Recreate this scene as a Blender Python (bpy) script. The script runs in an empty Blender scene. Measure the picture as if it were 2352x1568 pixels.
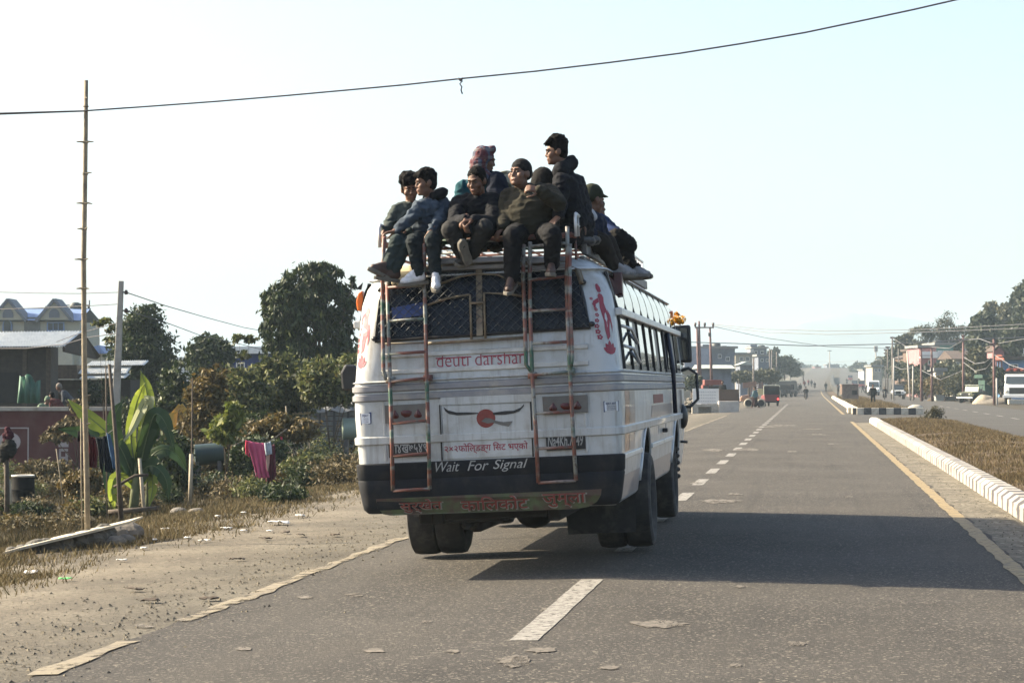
import bpy, bmesh, math, random
import numpy as np
from mathutils import Vector, Matrix, noise
from mathutils.bvhtree import BVHTree
R = math.radians
SC = bpy.context.scene
COL = SC.collection
V = Vector
# ------------------------------------------------------------------ camera
FPX, CX, CY, CAMZ = 4900.0, 1176.0, 784.0, 1.77      # focal length in pixels of a 2352-wide frame
YAW, PIT = R(7.946), R(1.146)
CAM = V((0, 0, CAMZ))
_ca, _sa, _cp, _sp = math.cos(YAW), math.sin(YAW), math.cos(PIT), math.sin(PIT)
CR, CF, CU = V((_ca, _sa, 0)), V((-_sa*_cp, _ca*_cp, _sp)), V((_sa*_sp, -_ca*_sp, _cp))
cam = bpy.data.cameras.new('camera'); camo = bpy.data.objects.new('camera', cam); COL.objects.link(camo)
camo.location = CAM; camo.rotation_euler = (math.pi/2 + PIT, 0, YAW)
cam.sensor_width = 36; cam.lens = FPX/2352*36; cam.clip_start = .1; cam.clip_end = 9000
SC.camera = camo
def ray(px, py): return CR*((px-CX)/FPX) + CU*((CY-py)/FPX) + CF
def at(px, py, Y):
    d = ray(px, py); return CAM + d*(Y/d.y)
def sm(a, b, x):
    t = min(1, max(0, (x-a)/(b-a))); return t*t*(3-2*t)
XC = -1.96
def gz(x, y):
    z = 0.0
    if y > 280: 
        z += 8.6*(min(y, 900)-280)**2/620**2
        if y > 900: z += 1.2*sm(900, 1100, y)
    if x < XC:
        z -= .0465*(XC-max(x, -5.3)) + .03*(-5.3 - max(min(x, -5.3), -9)) 
        z -= .5*sm(9, 13, -x) + .35*sm(14, 26, -x)
    else:
        z -= .006*(min(x, 2.6)-XC)
        if x > 19: z += 7*sm(24, 75, x)*sm(170, 330, y)
    return z
def ground(px, py):
    d = ray(px, py); lo = 5.0
    t = lo
    while t < 3000:
        p = CAM + d*t
        if p.z < gz(p.x, p.y): break
        t *= 1.01
    a, b = t/1.01, t
    for _ in range(30):
        m = (a+b)/2; p = CAM + d*m
        if p.z < gz(p.x, p.y): b = m
        else: a = m
    p = CAM + d*b; return V((p.x, p.y, gz(p.x, p.y)))
def gat(px, Y):
    """ground point under picture column px at distance Y along the road"""
    p = at(px, 882, Y); return V((p.x, Y, gz(p.x, Y)))
# ------------------------------------------------------------------ materials
MATS = {}
def _n(nt, typ, **kw):
    n = nt.nodes.new(typ)
    for k, v in kw.items():
        if k in n.inputs: n.inputs[k].default_value = v
        else: setattr(n, k, v)
    return n
def c4(c): return (c[0], c[1], c[2], 1)
def mat(name, c=None, rough=.7, var=.12, scale=6., metal=0., bump=0., bscale=None, c2=None, coat=0., spec=.5, detail=6, lo=.3, hi=.7, dirt=None, dscale=2., dlo=.5, dhi=.75):
    """procedural surface: noise between two tones of one colour, optional second noise of dirt, optional bump"""
    if name in MATS: return MATS[name]
    m = bpy.data.materials.new(name); m.use_nodes = True; nt = m.node_tree; b = nt.nodes['Principled BSDF']
    tc = _n(nt, 'ShaderNodeTexCoord')
    nz = _n(nt, 'ShaderNodeTexNoise', Scale=scale, Detail=detail)
    nt.links.new(tc.outputs['Object'], nz.inputs['Vector'])
    rp = _n(nt, 'ShaderNodeValToRGB'); nt.links.new(nz.outputs['Fac'], rp.inputs['Fac'])
    a = c4([x*(1-var) for x in c]); d = c4([min(1, x*(1+var)) for x in c]) if c2 is None else c4(c2)
    rp.color_ramp.elements[0].position = lo; rp.color_ramp.elements[1].position = hi
    rp.color_ramp.elements[0].color = a; rp.color_ramp.elements[1].color = d
    out = rp.outputs['Color']
    if dirt is not None:
        n2 = _n(nt, 'ShaderNodeTexNoise', Scale=dscale, Detail=8, Roughness=.65); nt.links.new(tc.outputs['Object'], n2.inputs['Vector'])
        r2 = _n(nt, 'ShaderNodeValToRGB'); nt.links.new(n2.outputs['Fac'], r2.inputs['Fac'])
        r2.color_ramp.elements[0].position = dlo; r2.color_ramp.elements[1].position = dhi
        mx = _n(nt, 'ShaderNodeMix', data_type='RGBA'); nt.links.new(r2.outputs['Color'], mx.inputs[0])
        nt.links.new(out, mx.inputs[6]); mx.inputs[7].default_value = c4(dirt); out = mx.outputs[2]
    nt.links.new(out, b.inputs['Base Color'])
    b.inputs['Roughness'].default_value = rough; b.inputs['Metallic'].default_value = metal
    b.inputs['Coat Weight'].default_value = coat; b.inputs['Specular IOR Level'].default_value = spec
    if bump:
        n3 = _n(nt, 'ShaderNodeTexNoise', Scale=bscale or scale*4, Detail=5); nt.links.new(tc.outputs['Object'], n3.inputs['Vector'])
        bp = _n(nt, 'ShaderNodeBump', Strength=bump, Distance=.02); nt.links.new(n3.outputs['Fac'], bp.inputs['Height'])
        nt.links.new(bp.outputs['Normal'], b.inputs['Normal'])
    MATS[name] = m; return m
def ragged(m, scale=9., lo=.42, hi=.5, stretch=(1, 1, 1)):
    """worn paint: the sheet is missing where the noise is low"""
    nt = m.node_tree; out = nt.nodes['Material Output']; b = nt.nodes['Principled BSDF']; tc = _n(nt, 'ShaderNodeTexCoord'); mp = _n(nt, 'ShaderNodeMapping'); mp.inputs['Scale'].default_value = stretch
    nt.links.new(tc.outputs['Object'], mp.inputs[0]); nz = _n(nt, 'ShaderNodeTexNoise', Scale=scale, Detail=7, Roughness=.7); nt.links.new(mp.outputs[0], nz.inputs[0])
    r = _n(nt, 'ShaderNodeMapRange'); nt.links.new(nz.outputs[0], r.inputs[0]); r.inputs[1].default_value = lo; r.inputs[2].default_value = hi
    t = _n(nt, 'ShaderNodeBsdfTransparent'); mx = _n(nt, 'ShaderNodeMixShader'); nt.links.new(r.outputs[0], mx.inputs[0]); nt.links.new(t.outputs[0], mx.inputs[1]); nt.links.new(b.outputs[0], mx.inputs[2]); nt.links.new(mx.outputs[0], out.inputs['Surface'])
    return m
def overlay(m, scale, stretch, lo, hi, c, amt=.6):
    """one more layer of stains (streaks when stretched) over a material's colour"""
    nt = m.node_tree; b = nt.nodes['Principled BSDF']; src = b.inputs['Base Color'].links[0].from_socket; tc = _n(nt, 'ShaderNodeTexCoord'); mp = _n(nt, 'ShaderNodeMapping'); mp.inputs['Scale'].default_value = stretch
    nt.links.new(tc.outputs['Object'], mp.inputs[0]); nz = _n(nt, 'ShaderNodeTexNoise', Scale=scale, Detail=7, Roughness=.65); nt.links.new(mp.outputs[0], nz.inputs[0])
    r = _n(nt, 'ShaderNodeMapRange'); nt.links.new(nz.outputs[0], r.inputs[0]); r.inputs[1].default_value = lo; r.inputs[2].default_value = hi; r.inputs[4].default_value = amt
    mx = _n(nt, 'ShaderNodeMix', data_type='RGBA'); nt.links.new(r.outputs[0], mx.inputs[0]); nt.links.new(src, mx.inputs[6]); mx.inputs[7].default_value = c4(c); nt.links.new(mx.outputs[2], b.inputs['Base Color']); return m
def leafmat(name, cols, rough=.55, trans=.35):
    """leaves: a random tone per leaf, some light passing through"""
    if name in MATS: return MATS[name]
    m = bpy.data.materials.new(name); m.use_nodes = True; nt = m.node_tree; b = nt.nodes['Principled BSDF']
    g = _n(nt, 'ShaderNodeNewGeometry'); rp = _n(nt, 'ShaderNodeValToRGB')
    nt.links.new(g.outputs['Random Per Island'], rp.inputs['Fac'])
    el = rp.color_ramp.elements
    while len(el) < len(cols): el.new(.5)
    for i, c in enumerate(cols): el[i].position = i/(len(cols)-1); el[i].color = c4(c)
    nt.links.new(rp.outputs['Color'], b.inputs['Base Color']); b.inputs['Roughness'].default_value = rough
    b.inputs['Specular IOR Level'].default_value = .3
    t = _n(nt, 'ShaderNodeBsdfTranslucent'); nt.links.new(rp.outputs['Color'], t.inputs['Color'])
    mx = _n(nt, 'ShaderNodeMixShader', Fac=trans); out = nt.nodes['Material Output']
    nt.links.new(b.outputs[0], mx.inputs[1]); nt.links.new(t.outputs[0], mx.inputs[2]); nt.links.new(mx.outputs[0], out.inputs['Surface'])
    MATS[name] = m; return m
# ------------------------------------------------------------------ mesh builder
class MB:
    def __init__(s): s.v = []; s.f = []; s.m = []; s.cur = 0
    def add(s, vs, fs):
        o = len(s.v); s.v += [tuple(v) for v in vs]; s.f += [tuple(i+o for i in f) for f in fs]; s.m += [s.cur]*len(fs); return s
    def box(s, c, d, M=None):
        x, y, z = d[0]/2, d[1]/2, d[2]/2
        vs = [V((a*x, b*y, e*z)) for a in (-1, 1) for b in (-1, 1) for e in (-1, 1)]
        if M is not None: vs = [M @ v for v in vs]
        return s.add([v+V(c) for v in vs], [(0, 1, 3, 2), (4, 6, 7, 5), (0, 4, 5, 1), (2, 3, 7, 6), (0, 2, 6, 4), (1, 5, 7, 3)])
    def b2(s, lo, hi):
        return s.box([(a+b)/2 for a, b in zip(lo, hi)], [b-a for a, b in zip(lo, hi)])
    def bar(s, a, b, w, h, up=(0, 0, 1)):
        a, b = V(a), V(b); d = (b-a); L = d.length; d.normalize(); u = V(up)
        r = d.cross(u)
        if r.length < 1e-4: r = d.cross(V((1, 0, 0)))
        r.normalize(); u = r.cross(d)
        return s.box((a+b)/2, (w, L, h), Matrix((r, d, u)).transposed())
    def rings(s, rings, caps=True, closed=True):
        n = len(rings[0]); vs = [p for r in rings for p in r]; fs = []
        for i in range(len(rings)-1):
            for j in range(n if closed else n-1):
                k = (j+1) % n; fs.append((i*n+j, i*n+k, (i+1)*n+k, (i+1)*n+j))
        if caps and closed: fs.append(tuple(range(n-1, -1, -1))); fs.append(tuple((len(rings)-1)*n+j for j in range(n)))
        return s.add(vs, fs)
    def tube(s, pts, r, n=8, caps=True):
        pts = [V(p) for p in pts]; rs = r if hasattr(r, '__len__') else [r]*len(pts)
        t0 = (pts[1]-pts[0]).normalized(); u = t0.cross(V((0, 0, 1)))
        if u.length < 1e-3: u = t0.cross(V((1, 0, 0)))
        u.normalize(); out = []
        for i, p in enumerate(pts):
            t = (pts[min(i+1, len(pts)-1)]-pts[max(i-1, 0)]).normalized()
            u = (u - t*u.dot(t)).normalized(); w = t.cross(u)
            out.append([p + (u*math.cos(2*math.pi*k/n) + w*math.sin(2*math.pi*k/n))*rs[i] for k in range(n)])
        return s.rings(out, caps)
    def ell(s, c, r, M=None, nu=12, nv=8):
        out = []
        for i in range(1, nv):
            a = math.pi*i/nv; out.append([(r[0]*math.sin(a)*math.cos(2*math.pi*j/nu), r[1]*math.sin(a)*math.sin(2*math.pi*j/nu), -r[2]*math.cos(a)) for j in range(nu)])
        vs = [V(p) for q in out for p in q] + [V((0, 0, -r[2])), V((0, 0, r[2]))]
        if M is not None: vs = [M @ v for v in vs]
        fs = []
        for i in range(nv-2):
            for j in range(nu): k = (j+1) % nu; fs.append((i*nu+j, i*nu+k, (i+1)*nu+k, (i+1)*nu+j))
        b, t = len(vs)-2, len(vs)-1
        for j in range(nu): k = (j+1) % nu; fs.append((b, k, j)); fs.append(((nv-2)*nu+j, (nv-2)*nu+k, t))
        return s.add([v+V(c) for v in vs], fs)
    def cap(s, a, b, ra, rb, n=10):
        """tapered capsule with round ends"""
        a, b = V(a), V(b); d = b-a; L = d.length
        if L < 1e-5: return s.ell(a, (ra, ra, ra))
        d /= L; u = d.cross(V((0, 0, 1)))
        if u.length < 1e-3: u = d.cross(V((1, 0, 0)))
        u.normalize(); w = d.cross(u); out = []
        for k in (-80, -45, -15, 0): out.append((a + d*ra*math.sin(R(k)), ra*math.cos(R(k))))
        for k in (0, 15, 45, 80): out.append((b + d*rb*math.sin(R(k)), rb*math.cos(R(k))))
        return s.rings([[p + (u*math.cos(2*math.pi*j/n)+w*math.sin(2*math.pi*j/n))*r for j in range(n)] for p, r in out])
    def lathe(s, prof, c=(0, 0, 0), axis='x', n=24):
        """closed profile (offset along axis, radius) turned round the axis"""
        rg = []
        for k in range(n):
            a = 2*math.pi*k/n; ca, sa = math.cos(a), math.sin(a)
            rg.append([V(c) + (V((o, r*ca, r*sa)) if axis == 'x' else V((r*ca, o, r*sa)) if axis == 'y' else V((r*ca, r*sa, o))) for o, r in prof])
        rg.append(rg[0]); return s.rings(rg, caps=False)
    def prism(s, poly, axis, a, b):
        """2-D outline (p,q) stretched from a to b along the axis"""
        f = {'x': lambda p, q, t: (t, p, q), 'y': lambda p, q, t: (p, t, q), 'z': lambda p, q, t: (p, q, t)}[axis]
        return s.rings([[f(p, q, a) for p, q in poly], [f(p, q, b) for p, q in poly]])
    def quad(s, *p): return s.add(p, [tuple(range(len(p)))])
    def mesh(s, name, smooth=False, fix=True):
        me = bpy.data.meshes.new(name); me.from_pydata(s.v, [], s.f)
        me.polygons.foreach_set('material_index', s.m)
        if fix:
            bm = bmesh.new(); bm.from_mesh(me); bmesh.ops.recalc_face_normals(bm, faces=bm.faces); bm.to_mesh(me); bm.free()
        if smooth: me.polygons.foreach_set('use_smooth', [True]*len(me.polygons))
        return me
    def build(s, name, m, parent=None, smooth=False, loc=None, fix=True, auto=None, bevel=0):
        me = s.mesh(name, smooth, fix); o = bpy.data.objects.new(name, me); COL.objects.link(o)
        for q in (m if isinstance(m, (list, tuple)) else [m]): me.materials.append(q)
        if parent: o.parent = parent
        if loc is not None: o.location = loc
        if auto: 
            me.polygons.foreach_set('use_smooth', [True]*len(me.polygons)); me.set_sharp_from_angle(angle=R(auto))
        if bevel:
            bv = o.modifiers.new('bevel', 'BEVEL'); bv.width = bevel; bv.segments = 2; bv.limit_method = 'ANGLE'; bv.angle_limit = R(40)
        return o
def tag(o, label=None, cat=None, group=None, kind=None):
    if label: o['label'] = label
    if cat: o['category'] = cat
    if group: o['group'] = group
    if kind: o['kind'] = kind
    return o
def thing(name, loc, label, cat, rz=0, group=None, rx=0, ry=0):
    o = bpy.data.objects.new(name, None); COL.objects.link(o); o.location = loc; o.rotation_euler = (rx, ry, rz)
    o.empty_display_size = .2
    return tag(o, label, cat, group)
def dup(root, loc, rz=None, label=None, group=None, sc=None):
    r = root.copy(); COL.objects.link(r); r.location = loc
    if rz is not None: r.rotation_euler = (0, 0, rz)
    if label: r['label'] = label
    if group: r['group'] = group
    if sc: r.scale = (sc,)*3
    def rec(a, b):
        for ch in list(a.children):
            c = ch.copy(); COL.objects.link(c); c.parent = b; rec(ch, c)
    rec(root, r); return r
def npmesh(name, vs, k, m, parent=None, loc=None):
    """many separate k-sided faces from an (n*k,3) array"""
    n = len(vs)//k; me = bpy.data.meshes.new(name); me.vertices.add(n*k); me.loops.add(n*k); me.polygons.add(n)
    me.vertices.foreach_set('co', np.asarray(vs, dtype=np.float32).ravel()); me.loops.foreach_set('vertex_index', np.arange(n*k, dtype=np.int32))
    me.polygons.foreach_set('loop_start', np.arange(0, n*k, k, dtype=np.int32)); me.update(calc_edges=True); me.validate()
    me.materials.append(m); o = bpy.data.objects.new(name, me); COL.objects.link(o)
    if parent: o.parent = parent
    if loc is not None: o.location = loc
    return o
def leaves(rng, lobes, n, size, clump=14, spread=.22, asp=.45, droop=.3, shell=.55):
    """leaf-sized faces in clumps through the volume of the lobes (cx,cy,cz,rx,ry,rz)"""
    L = np.array(lobes, float); w = L[:, 3]*L[:, 4]*L[:, 5]; w = w**.7; w /= w.sum()
    nc = max(1, n//clump); li = rng.choice(len(L), nc, p=w)
    d = rng.normal(size=(nc, 3)); d /= np.linalg.norm(d, axis=1)[:, None]
    rad = shell + (1-shell)*rng.random(nc)**.7 + rng.normal(0, .06, nc)
    cc = L[li, :3] + d*rad[:, None]*L[li, 3:]
    rr = L[li, 3:].mean(1)*spread
    ci = np.repeat(np.arange(nc), clump); N = len(ci)
    p = cc[ci] + rng.normal(size=(N, 3))*rr[ci][:, None]*np.array([1, 1, .6])
    t = rng.normal(size=(N, 3)) + d[ci]*.7; t[:, 2] -= droop*1.5; t /= np.linalg.norm(t, axis=1)[:, None]
    q = rng.normal(size=(N, 3)); q -= t*(q*t).sum(1)[:, None]; q /= np.linalg.norm(q, axis=1)[:, None]
    s = size*(.6+.8*rng.random(N))[:, None]; a = p - t*s*.5; b = p + t*s*.5; mid = p + t*s*.05
    return np.stack([a, mid + q*s*asp*.5, b, mid - q*s*asp*.5], 1).reshape(-1, 3)
def plant(name, loc, label, cat, lobes, n, size, m, trunk=None, tm=None, seed=1, group=None, pname='crown', tname='trunk', **kw):
    """trunk = list of (points, radii) tubes, in local metres"""
    o = thing(name, loc, label, cat, group=group); rng = np.random.default_rng(seed)
    npmesh(pname, leaves(rng, lobes, n, size, **kw), 4, m, o)
    if trunk:
        b = MB()
        for pts, rs in trunk: b.tube(pts, rs, 7)
        b.build(tname, tm, o, smooth=True)
    return o
def limbs(rng, h, r, lobes, lean=(0, 0)):
    """a tapered trunk with a limb into every lobe"""
    t = [(V((0, 0, -.2)), r*1.25), (V((lean[0]*.3, lean[1]*.3, h*.35)), r), (V((lean[0], lean[1], h)), r*.7)]
    out = [([p for p, _ in t], [q for _, q in t])]
    for l in lobes:
        c = V(l[:3]); s = t[1][0].lerp(t[2][0], rng.uniform(.4, 1)); m_ = s.lerp(c, .5) + V((rng.normal()*.1*l[3], rng.normal()*.1*l[3], .1*l[5]))
        out.append(([s, m_, c, c+V((rng.normal()*.5*l[3], rng.normal()*.5*l[4], .5*l[5]))], [r*.5, r*.32, r*.18, r*.05]))
    return out
def text(s, x0, x1, z0, z1, fn, m, parent, name='lettering', shear=0, depth=.003, extra=None, bold=0, space=1):
    """lettering fitted in a box; fn maps (x,z,height off the surface) to the parent's space"""
    cu = bpy.data.curves.new(name, 'FONT'); cu.body = s; cu.shear = shear; cu.extrude = 0; cu.offset = bold; cu.space_character = space; cu.resolution_u = 4
    t = bpy.data.objects.new(name, cu); COL.objects.link(t)
    me = bpy.data.meshes.new_from_object(t.evaluated_get(bpy.context.evaluated_depsgraph_get()))
    bpy.data.objects.remove(t); bpy.data.curves.remove(cu)
    co = np.empty(len(me.vertices)*3); me.vertices.foreach_get('co', co); co = co.reshape(-1, 3)
    lo, hi = co[:, :2].min(0), co[:, :2].max(0)
    b = MB(); vs = [fn(x0+(c[0]-lo[0])/(hi[0]-lo[0])*(x1-x0), z0+(c[1]-lo[1])/(hi[1]-lo[1])*(z1-z0), depth) for c in co]
    b.add(vs, [tuple(p.vertices) for p in me.polygons])
    for q in (extra or []): b.add([fn(x, z, depth+.001) for x, z in q], [tuple(range(len(q)))])
    bpy.data.meshes.remove(me)
    return b.build(name, m, parent, fix=False)
# ------------------------------------------------------------------ sky, sun, haze
SUN_EL, SUN_AZ = R(32), R(-84)          # azimuth measured from the road's direction (+Y), clockwise
sd = V((math.sin(SUN_AZ)*math.cos(SUN_EL), math.cos(SUN_AZ)*math.cos(SUN_EL), math.sin(SUN_EL)))
w = bpy.data.worlds.new('World'); SC.world = w; w.use_nodes = True
nt = w.node_tree; bg = nt.nodes['Background']; sk = nt.nodes.new('ShaderNodeTexSky'); sk.sky_type = 'NISHITA'; sk.sun_disc = False
sk.sun_elevation = SUN_EL; sk.sun_rotation = SUN_AZ; sk.altitude = 300; sk.air_density = 1.0; sk.dust_density = 4.6; sk.ozone_density = 1.4
nt.links.new(sk.outputs[0], bg.inputs[0]); bg.inputs[1].default_value = .092
sl = bpy.data.lights.new('sun', 'SUN'); so = bpy.data.objects.new('sun', sl); COL.objects.link(so)
sl.energy = 5.0; sl.angle = R(.5); sl.color = (1, .86, .64); so.rotation_euler = sd.to_track_quat('Z', 'Y').to_euler()
SC.view_settings.view_transform = 'Standard'; SC.view_settings.look = 'None'; SC.view_settings.exposure = 1.85; SC.view_settings.gamma = 1
SC.cycles.volume_bounces = 0; SC.cycles.max_bounces = 6; SC.cycles.use_denoising = True
hz = MB().b2((-1500, -60, -3), (1500, 5200, 150)).build('haze', [], None)
hm = bpy.data.materials.new('haze_air'); hm.use_nodes = True; hn = hm.node_tree; hn.nodes.remove(hn.nodes['Principled BSDF'])
pv = _n(hn, 'ShaderNodeVolumePrincipled', Density=.00036, Anisotropy=.0); pv.inputs['Color'].default_value = (.53, .67, .77, 1)
hn.links.new(pv.outputs[0], hn.nodes['Material Output'].inputs['Volume']); hz.data.materials.append(hm)
tag(hz, kind='stuff')
# ------------------------------------------------------------------ ground sheets
def gmat(name, stops, big=.25, fine=30., rough=.95, bump=.5, bscale=60., warp=None, speck=None, voro=None):
    """ground: tones laid by broad noise, broken by fine noise, with stones in the bump"""
    m = bpy.data.materials.new(name); m.use_nodes = True; n = m.node_tree; b = n.nodes['Principled BSDF']
    tc = _n(n, 'ShaderNodeTexCoord'); a = _n(n, 'ShaderNodeTexNoise', Scale=big, Detail=8, Roughness=.62); f = _n(n, 'ShaderNodeTexNoise', Scale=fine, Detail=4, Roughness=.7)
    n.links.new(tc.outputs['Object'], a.inputs[0]); n.links.new(tc.outputs['Object'], f.inputs[0])
    mx = _n(n, 'ShaderNodeMix', data_type='FLOAT'); mx.inputs[0].default_value = .42
    n.links.new(a.outputs[0], mx.inputs[2]); n.links.new(f.outputs[0], mx.inputs[3])
    rp = _n(n, 'ShaderNodeValToRGB'); n.links.new(mx.outputs[0], rp.inputs[0]); el = rp.color_ramp.elements
    while len(el) < len(stops): el.new(.5)
    for i, (p, c) in enumerate(stops): el[i].position = p; el[i].color = c4([q*.52 for q in c])
    out = rp.outputs[0]
    if speck:
        sp = _n(n, 'ShaderNodeTexVoronoi', Scale=speck[0]); n.links.new(tc.outputs['Object'], sp.inputs['Vector'])
        r2 = _n(n, 'ShaderNodeValToRGB'); n.links.new(sp.outputs['Color'], r2.inputs[0])
        r2.color_ramp.elements[0].position = speck[1]; r2.color_ramp.elements[0].color = (0, 0, 0, 1); r2.color_ramp.elements[1].position = speck[1]+.12
        m2 = _n(n, 'ShaderNodeMix', data_type='RGBA'); n.links.new(r2.outputs[0], m2.inputs[0]); n.links.new(out, m2.inputs[6]); m2.inputs[7].default_value = c4(speck[2]); out = m2.outputs[2]
        r3 = _n(n, 'ShaderNodeValToRGB'); n.links.new(sp.outputs['Color'], r3.inputs[0])
        r3.color_ramp.elements[0].position = 0; r3.color_ramp.elements[0].color = (1, 1, 1, 1); r3.color_ramp.elements[1].position = .3; r3.color_ramp.elements[1].color = (0, 0, 0, 1)
        m3 = _n(n, 'ShaderNodeMix', data_type='RGBA'); n.links.new(r3.outputs[0], m3.inputs[0]); n.links.new(out, m3.inputs[6]); m3.inputs[7].default_value = c4(speck[3]); out = m3.outputs[2]
    n.links.new(out, b.inputs['Base Color']); b.inputs['Roughness'].default_value = rough; b.inputs['Specular IOR Level'].default_value = .35
    vb = _n(n, 'ShaderNodeTexNoise', Scale=bscale*1.3, Detail=3, Roughness=.75); n.links.new(tc.outputs['Object'], vb.inputs['Vector'])
    bp = _n(n, 'ShaderNodeBump', Strength=bump*.8, Distance=.03); n.links.new(vb.outputs[0], bp.inputs['Height'])
    n.links.new(bp.outputs[0], b.inputs['Normal'])
    return m
M_DIRT = gmat('dirt', [(.36, (.03, .024, .013)), (.46, (.055, .042, .022)), (.55, (.1, .077, .042)), (.64, (.045, .036, .018))], big=.5, fine=14, bump=.9, bscale=22)
M_SHOULDER = gmat('shoulder_gravel', [(.36, (.14, .118, .085)), (.5, (.235, .2, .145)), (.6, (.33, .285, .21))], big=.7, fine=26, bump=1., bscale=26, speck=(24, .86, (.25, .22, .165), (.045, .038, .028)))
M_GRAV = gmat('median_gravel', [(.36, (.12, .103, .075)), (.5, (.24, .21, .155)), (.6, (.36, .32, .24))], big=1.4, fine=22, bump=1., bscale=22, speck=(20, .8, (.3, .27, .2), (.04, .035, .027)))
def grade(m, x0, x1, c):
    n = m.node_tree; b = n.nodes['Principled BSDF']; src = b.inputs['Base Color'].links[0].from_socket; tc = _n(n, 'ShaderNodeTexCoord'); sx = _n(n, 'ShaderNodeSeparateXYZ'); n.links.new(tc.outputs['Object'], sx.inputs[0])
    nz = _n(n, 'ShaderNodeTexNoise', Scale=.6, Detail=6); n.links.new(tc.outputs['Object'], nz.inputs[0]); ad = _n(n, 'ShaderNodeMath', operation='MULTIPLY_ADD'); n.links.new(nz.outputs[0], ad.inputs[0]); ad.inputs[1].default_value = 3.; n.links.new(sx.outputs['X'], ad.inputs[2])
    mr = _n(n, 'ShaderNodeMapRange'); n.links.new(ad.outputs[0], mr.inputs[0]); mr.inputs[1].default_value = x0+1.5; mr.inputs[2].default_value = x1+1.5
    mx = _n(n, 'ShaderNodeMix', data_type='RGBA', blend_type='MULTIPLY'); n.links.new(mr.outputs[0], mx.inputs[0]); n.links.new(src, mx.inputs[6]); mx.inputs[7].default_value = c4(c); n.links.new(mx.outputs[2], b.inputs['Base Color'])
grade(M_SHOULDER, -7.3, -5.4, (.66, .68, .7))
M_ASPH = gmat('asphalt', [(.36, (.052, .047, .041)), (.5, (.088, .08, .07)), (.62, (.125, .114, .1))], big=.35, fine=38, bump=1., bscale=42, speck=(58, .76, (.2, .178, .142), (.008, .007, .006)))
overlay(M_ASPH, 1., (1.1, .07, 1), .46, .66, (.06, .054, .045), .5); overlay(M_ASPH, 1., (2.6, .05, 1), .55, .7, (.022, .02, .018), .45); overlay(M_ASPH, .5, (1, .5, 1), .5, .66, (.068, .06, .049), .4)
M_ASPH2 = gmat('asphalt_far', [(.36, (.06, .055, .048)), (.6, (.105, .097, .084))], big=.2, fine=20, bump=.4, bscale=40)
M_MED = gmat('median_soil', [(.36, (.075, .046, .022)), (.5, (.13, .085, .042)), (.62, (.2, .145, .08))], big=.6, fine=18, bump=.9, bscale=20)
M_LINE = mat('white_line_paint', (.21, .2, .178), .8, .15, 9, dirt=(.06, .054, .046), dscale=16, dlo=.5, dhi=.64)
M_YEL = mat('yellow_line_paint', (.22, .165, .08), .8, .15, 5, dirt=(.085, .07, .05), dscale=7, dlo=.5, dhi=.68)
M_YEL2 = mat('dusty_line_paint', (.2, .17, .115), .85, .2, 5, dirt=(.1, .085, .062), dscale=5, dlo=.42, dhi=.6)
def cv(y): return 6.5*((y-320)/580)**2 if y > 320 else 0.      # the far road bends a little to the right
def sheet(name, xs, ys, m, dz=0., fx=None):
    b = MB(); n = len(xs)
    vs = [(fx(x, y) if fx else x, y, 0) for y in ys for x in xs]; vs = [(x+(0 if name == 'ground' else cv(y)), y, gz(x+(0 if name == 'ground' else cv(y)), y)+dz) for x, y, _ in vs]
    b.add(vs, [(j*n+i, j*n+i+1, (j+1)*n+i+1, (j+1)*n+i) for j in range(len(ys)-1) for i in range(n-1)])
    return tag(b.build(name, m, None, smooth=True, fix=False), kind='structure')
def span(a, b, n): return [a+(b-a)*i/n for i in range(n+1)]
YS = [-40, 0] + span(6, 60, 27) + span(65, 280, 43) + span(290, 900, 61) + [950, 1000, 1050, 1100, 1400, 1900, 2600, 3500, 5000]
XS = [-1400, -700, -300, -150, -80, -50, -36, -26, -23, -20, -17, -15, -14, -13, -12.3, -11.6, -11, -10.3, -9.6, -9, -8, -7, -6, -5.3, -3.5, XC, 0, 2.6, 4, 6.6, 10, 14, 19, 24, 30, 38, 46, 55, 65, 75, 110, 200, 400, 800, 1400]
sheet('ground', XS, YS, M_DIRT, -.012)
rr = random.Random(3)
def wob(y, s=1.): return noise.noise(V((y*.9, s*7.3, 0)))*.09 + noise.noise(V((y*3.1, s*3.3, 5)))*.05
YR = [-30, 0, 4] + span(6, 60, 180) + span(60.5, 140, 80) + [y for y in YS if y > 140 and y < 1000]
sheet('dirt_shoulder', [-8.6, -7.6, -6.6, -5.9, -5.0], YR, M_SHOULDER, -.004, lambda x, y: x + (wob(y, 2)*4 + .7*noise.noise(V((y*.25, 1, 2))) if x < -8 else 0) + (2.2*sm(70, 110, y) - 4*sm(95, 130, y) if x < -8 else 0))
sheet('road', [-5.06, -4.3, -3.2, XC, -.6, .6, 1.6, 2.78], YR, M_ASPH, .004, lambda x, y: x + (wob(y, 1) if x < -5 else 0) - (.3*sm(120, 190, y) if x < -5 else 0))
sheet('opposite_road', [6.55, 8, 10.6, 12.5, 14.6], [y for y in YR if y > 20], M_ASPH2, .004)
sheet('crossing', [2.78, 4, 6.55], span(101.5, 127, 12), M_ASPH2, .006)
def strip(name, x, wd, segs, m, dz=.009, wv=0, ss=.8, side=0):
    b = MB()
    for y0, y1 in segs:
        n = max(1, int((y1-y0)/ss)); ys = span(y0, y1, n); L = []
        for y in ys:
            k = 1 + .005*max(0, y-80)*0
            l = x+cv(y)-wd/2*k+(wob(y*2, 4)*wv); r = x+cv(y)+wd/2*k+(wob(y*2, 9)*wv); L += [(l, y, gz(l, y)+dz), (r, y, gz(r, y)+dz)]
        b.add(L, [(2*i, 2*i+1, 2*i+3, 2*i+2) for i in range(n)])
    return tag(b.build(name, m, None, fix=False), kind='structure')
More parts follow.
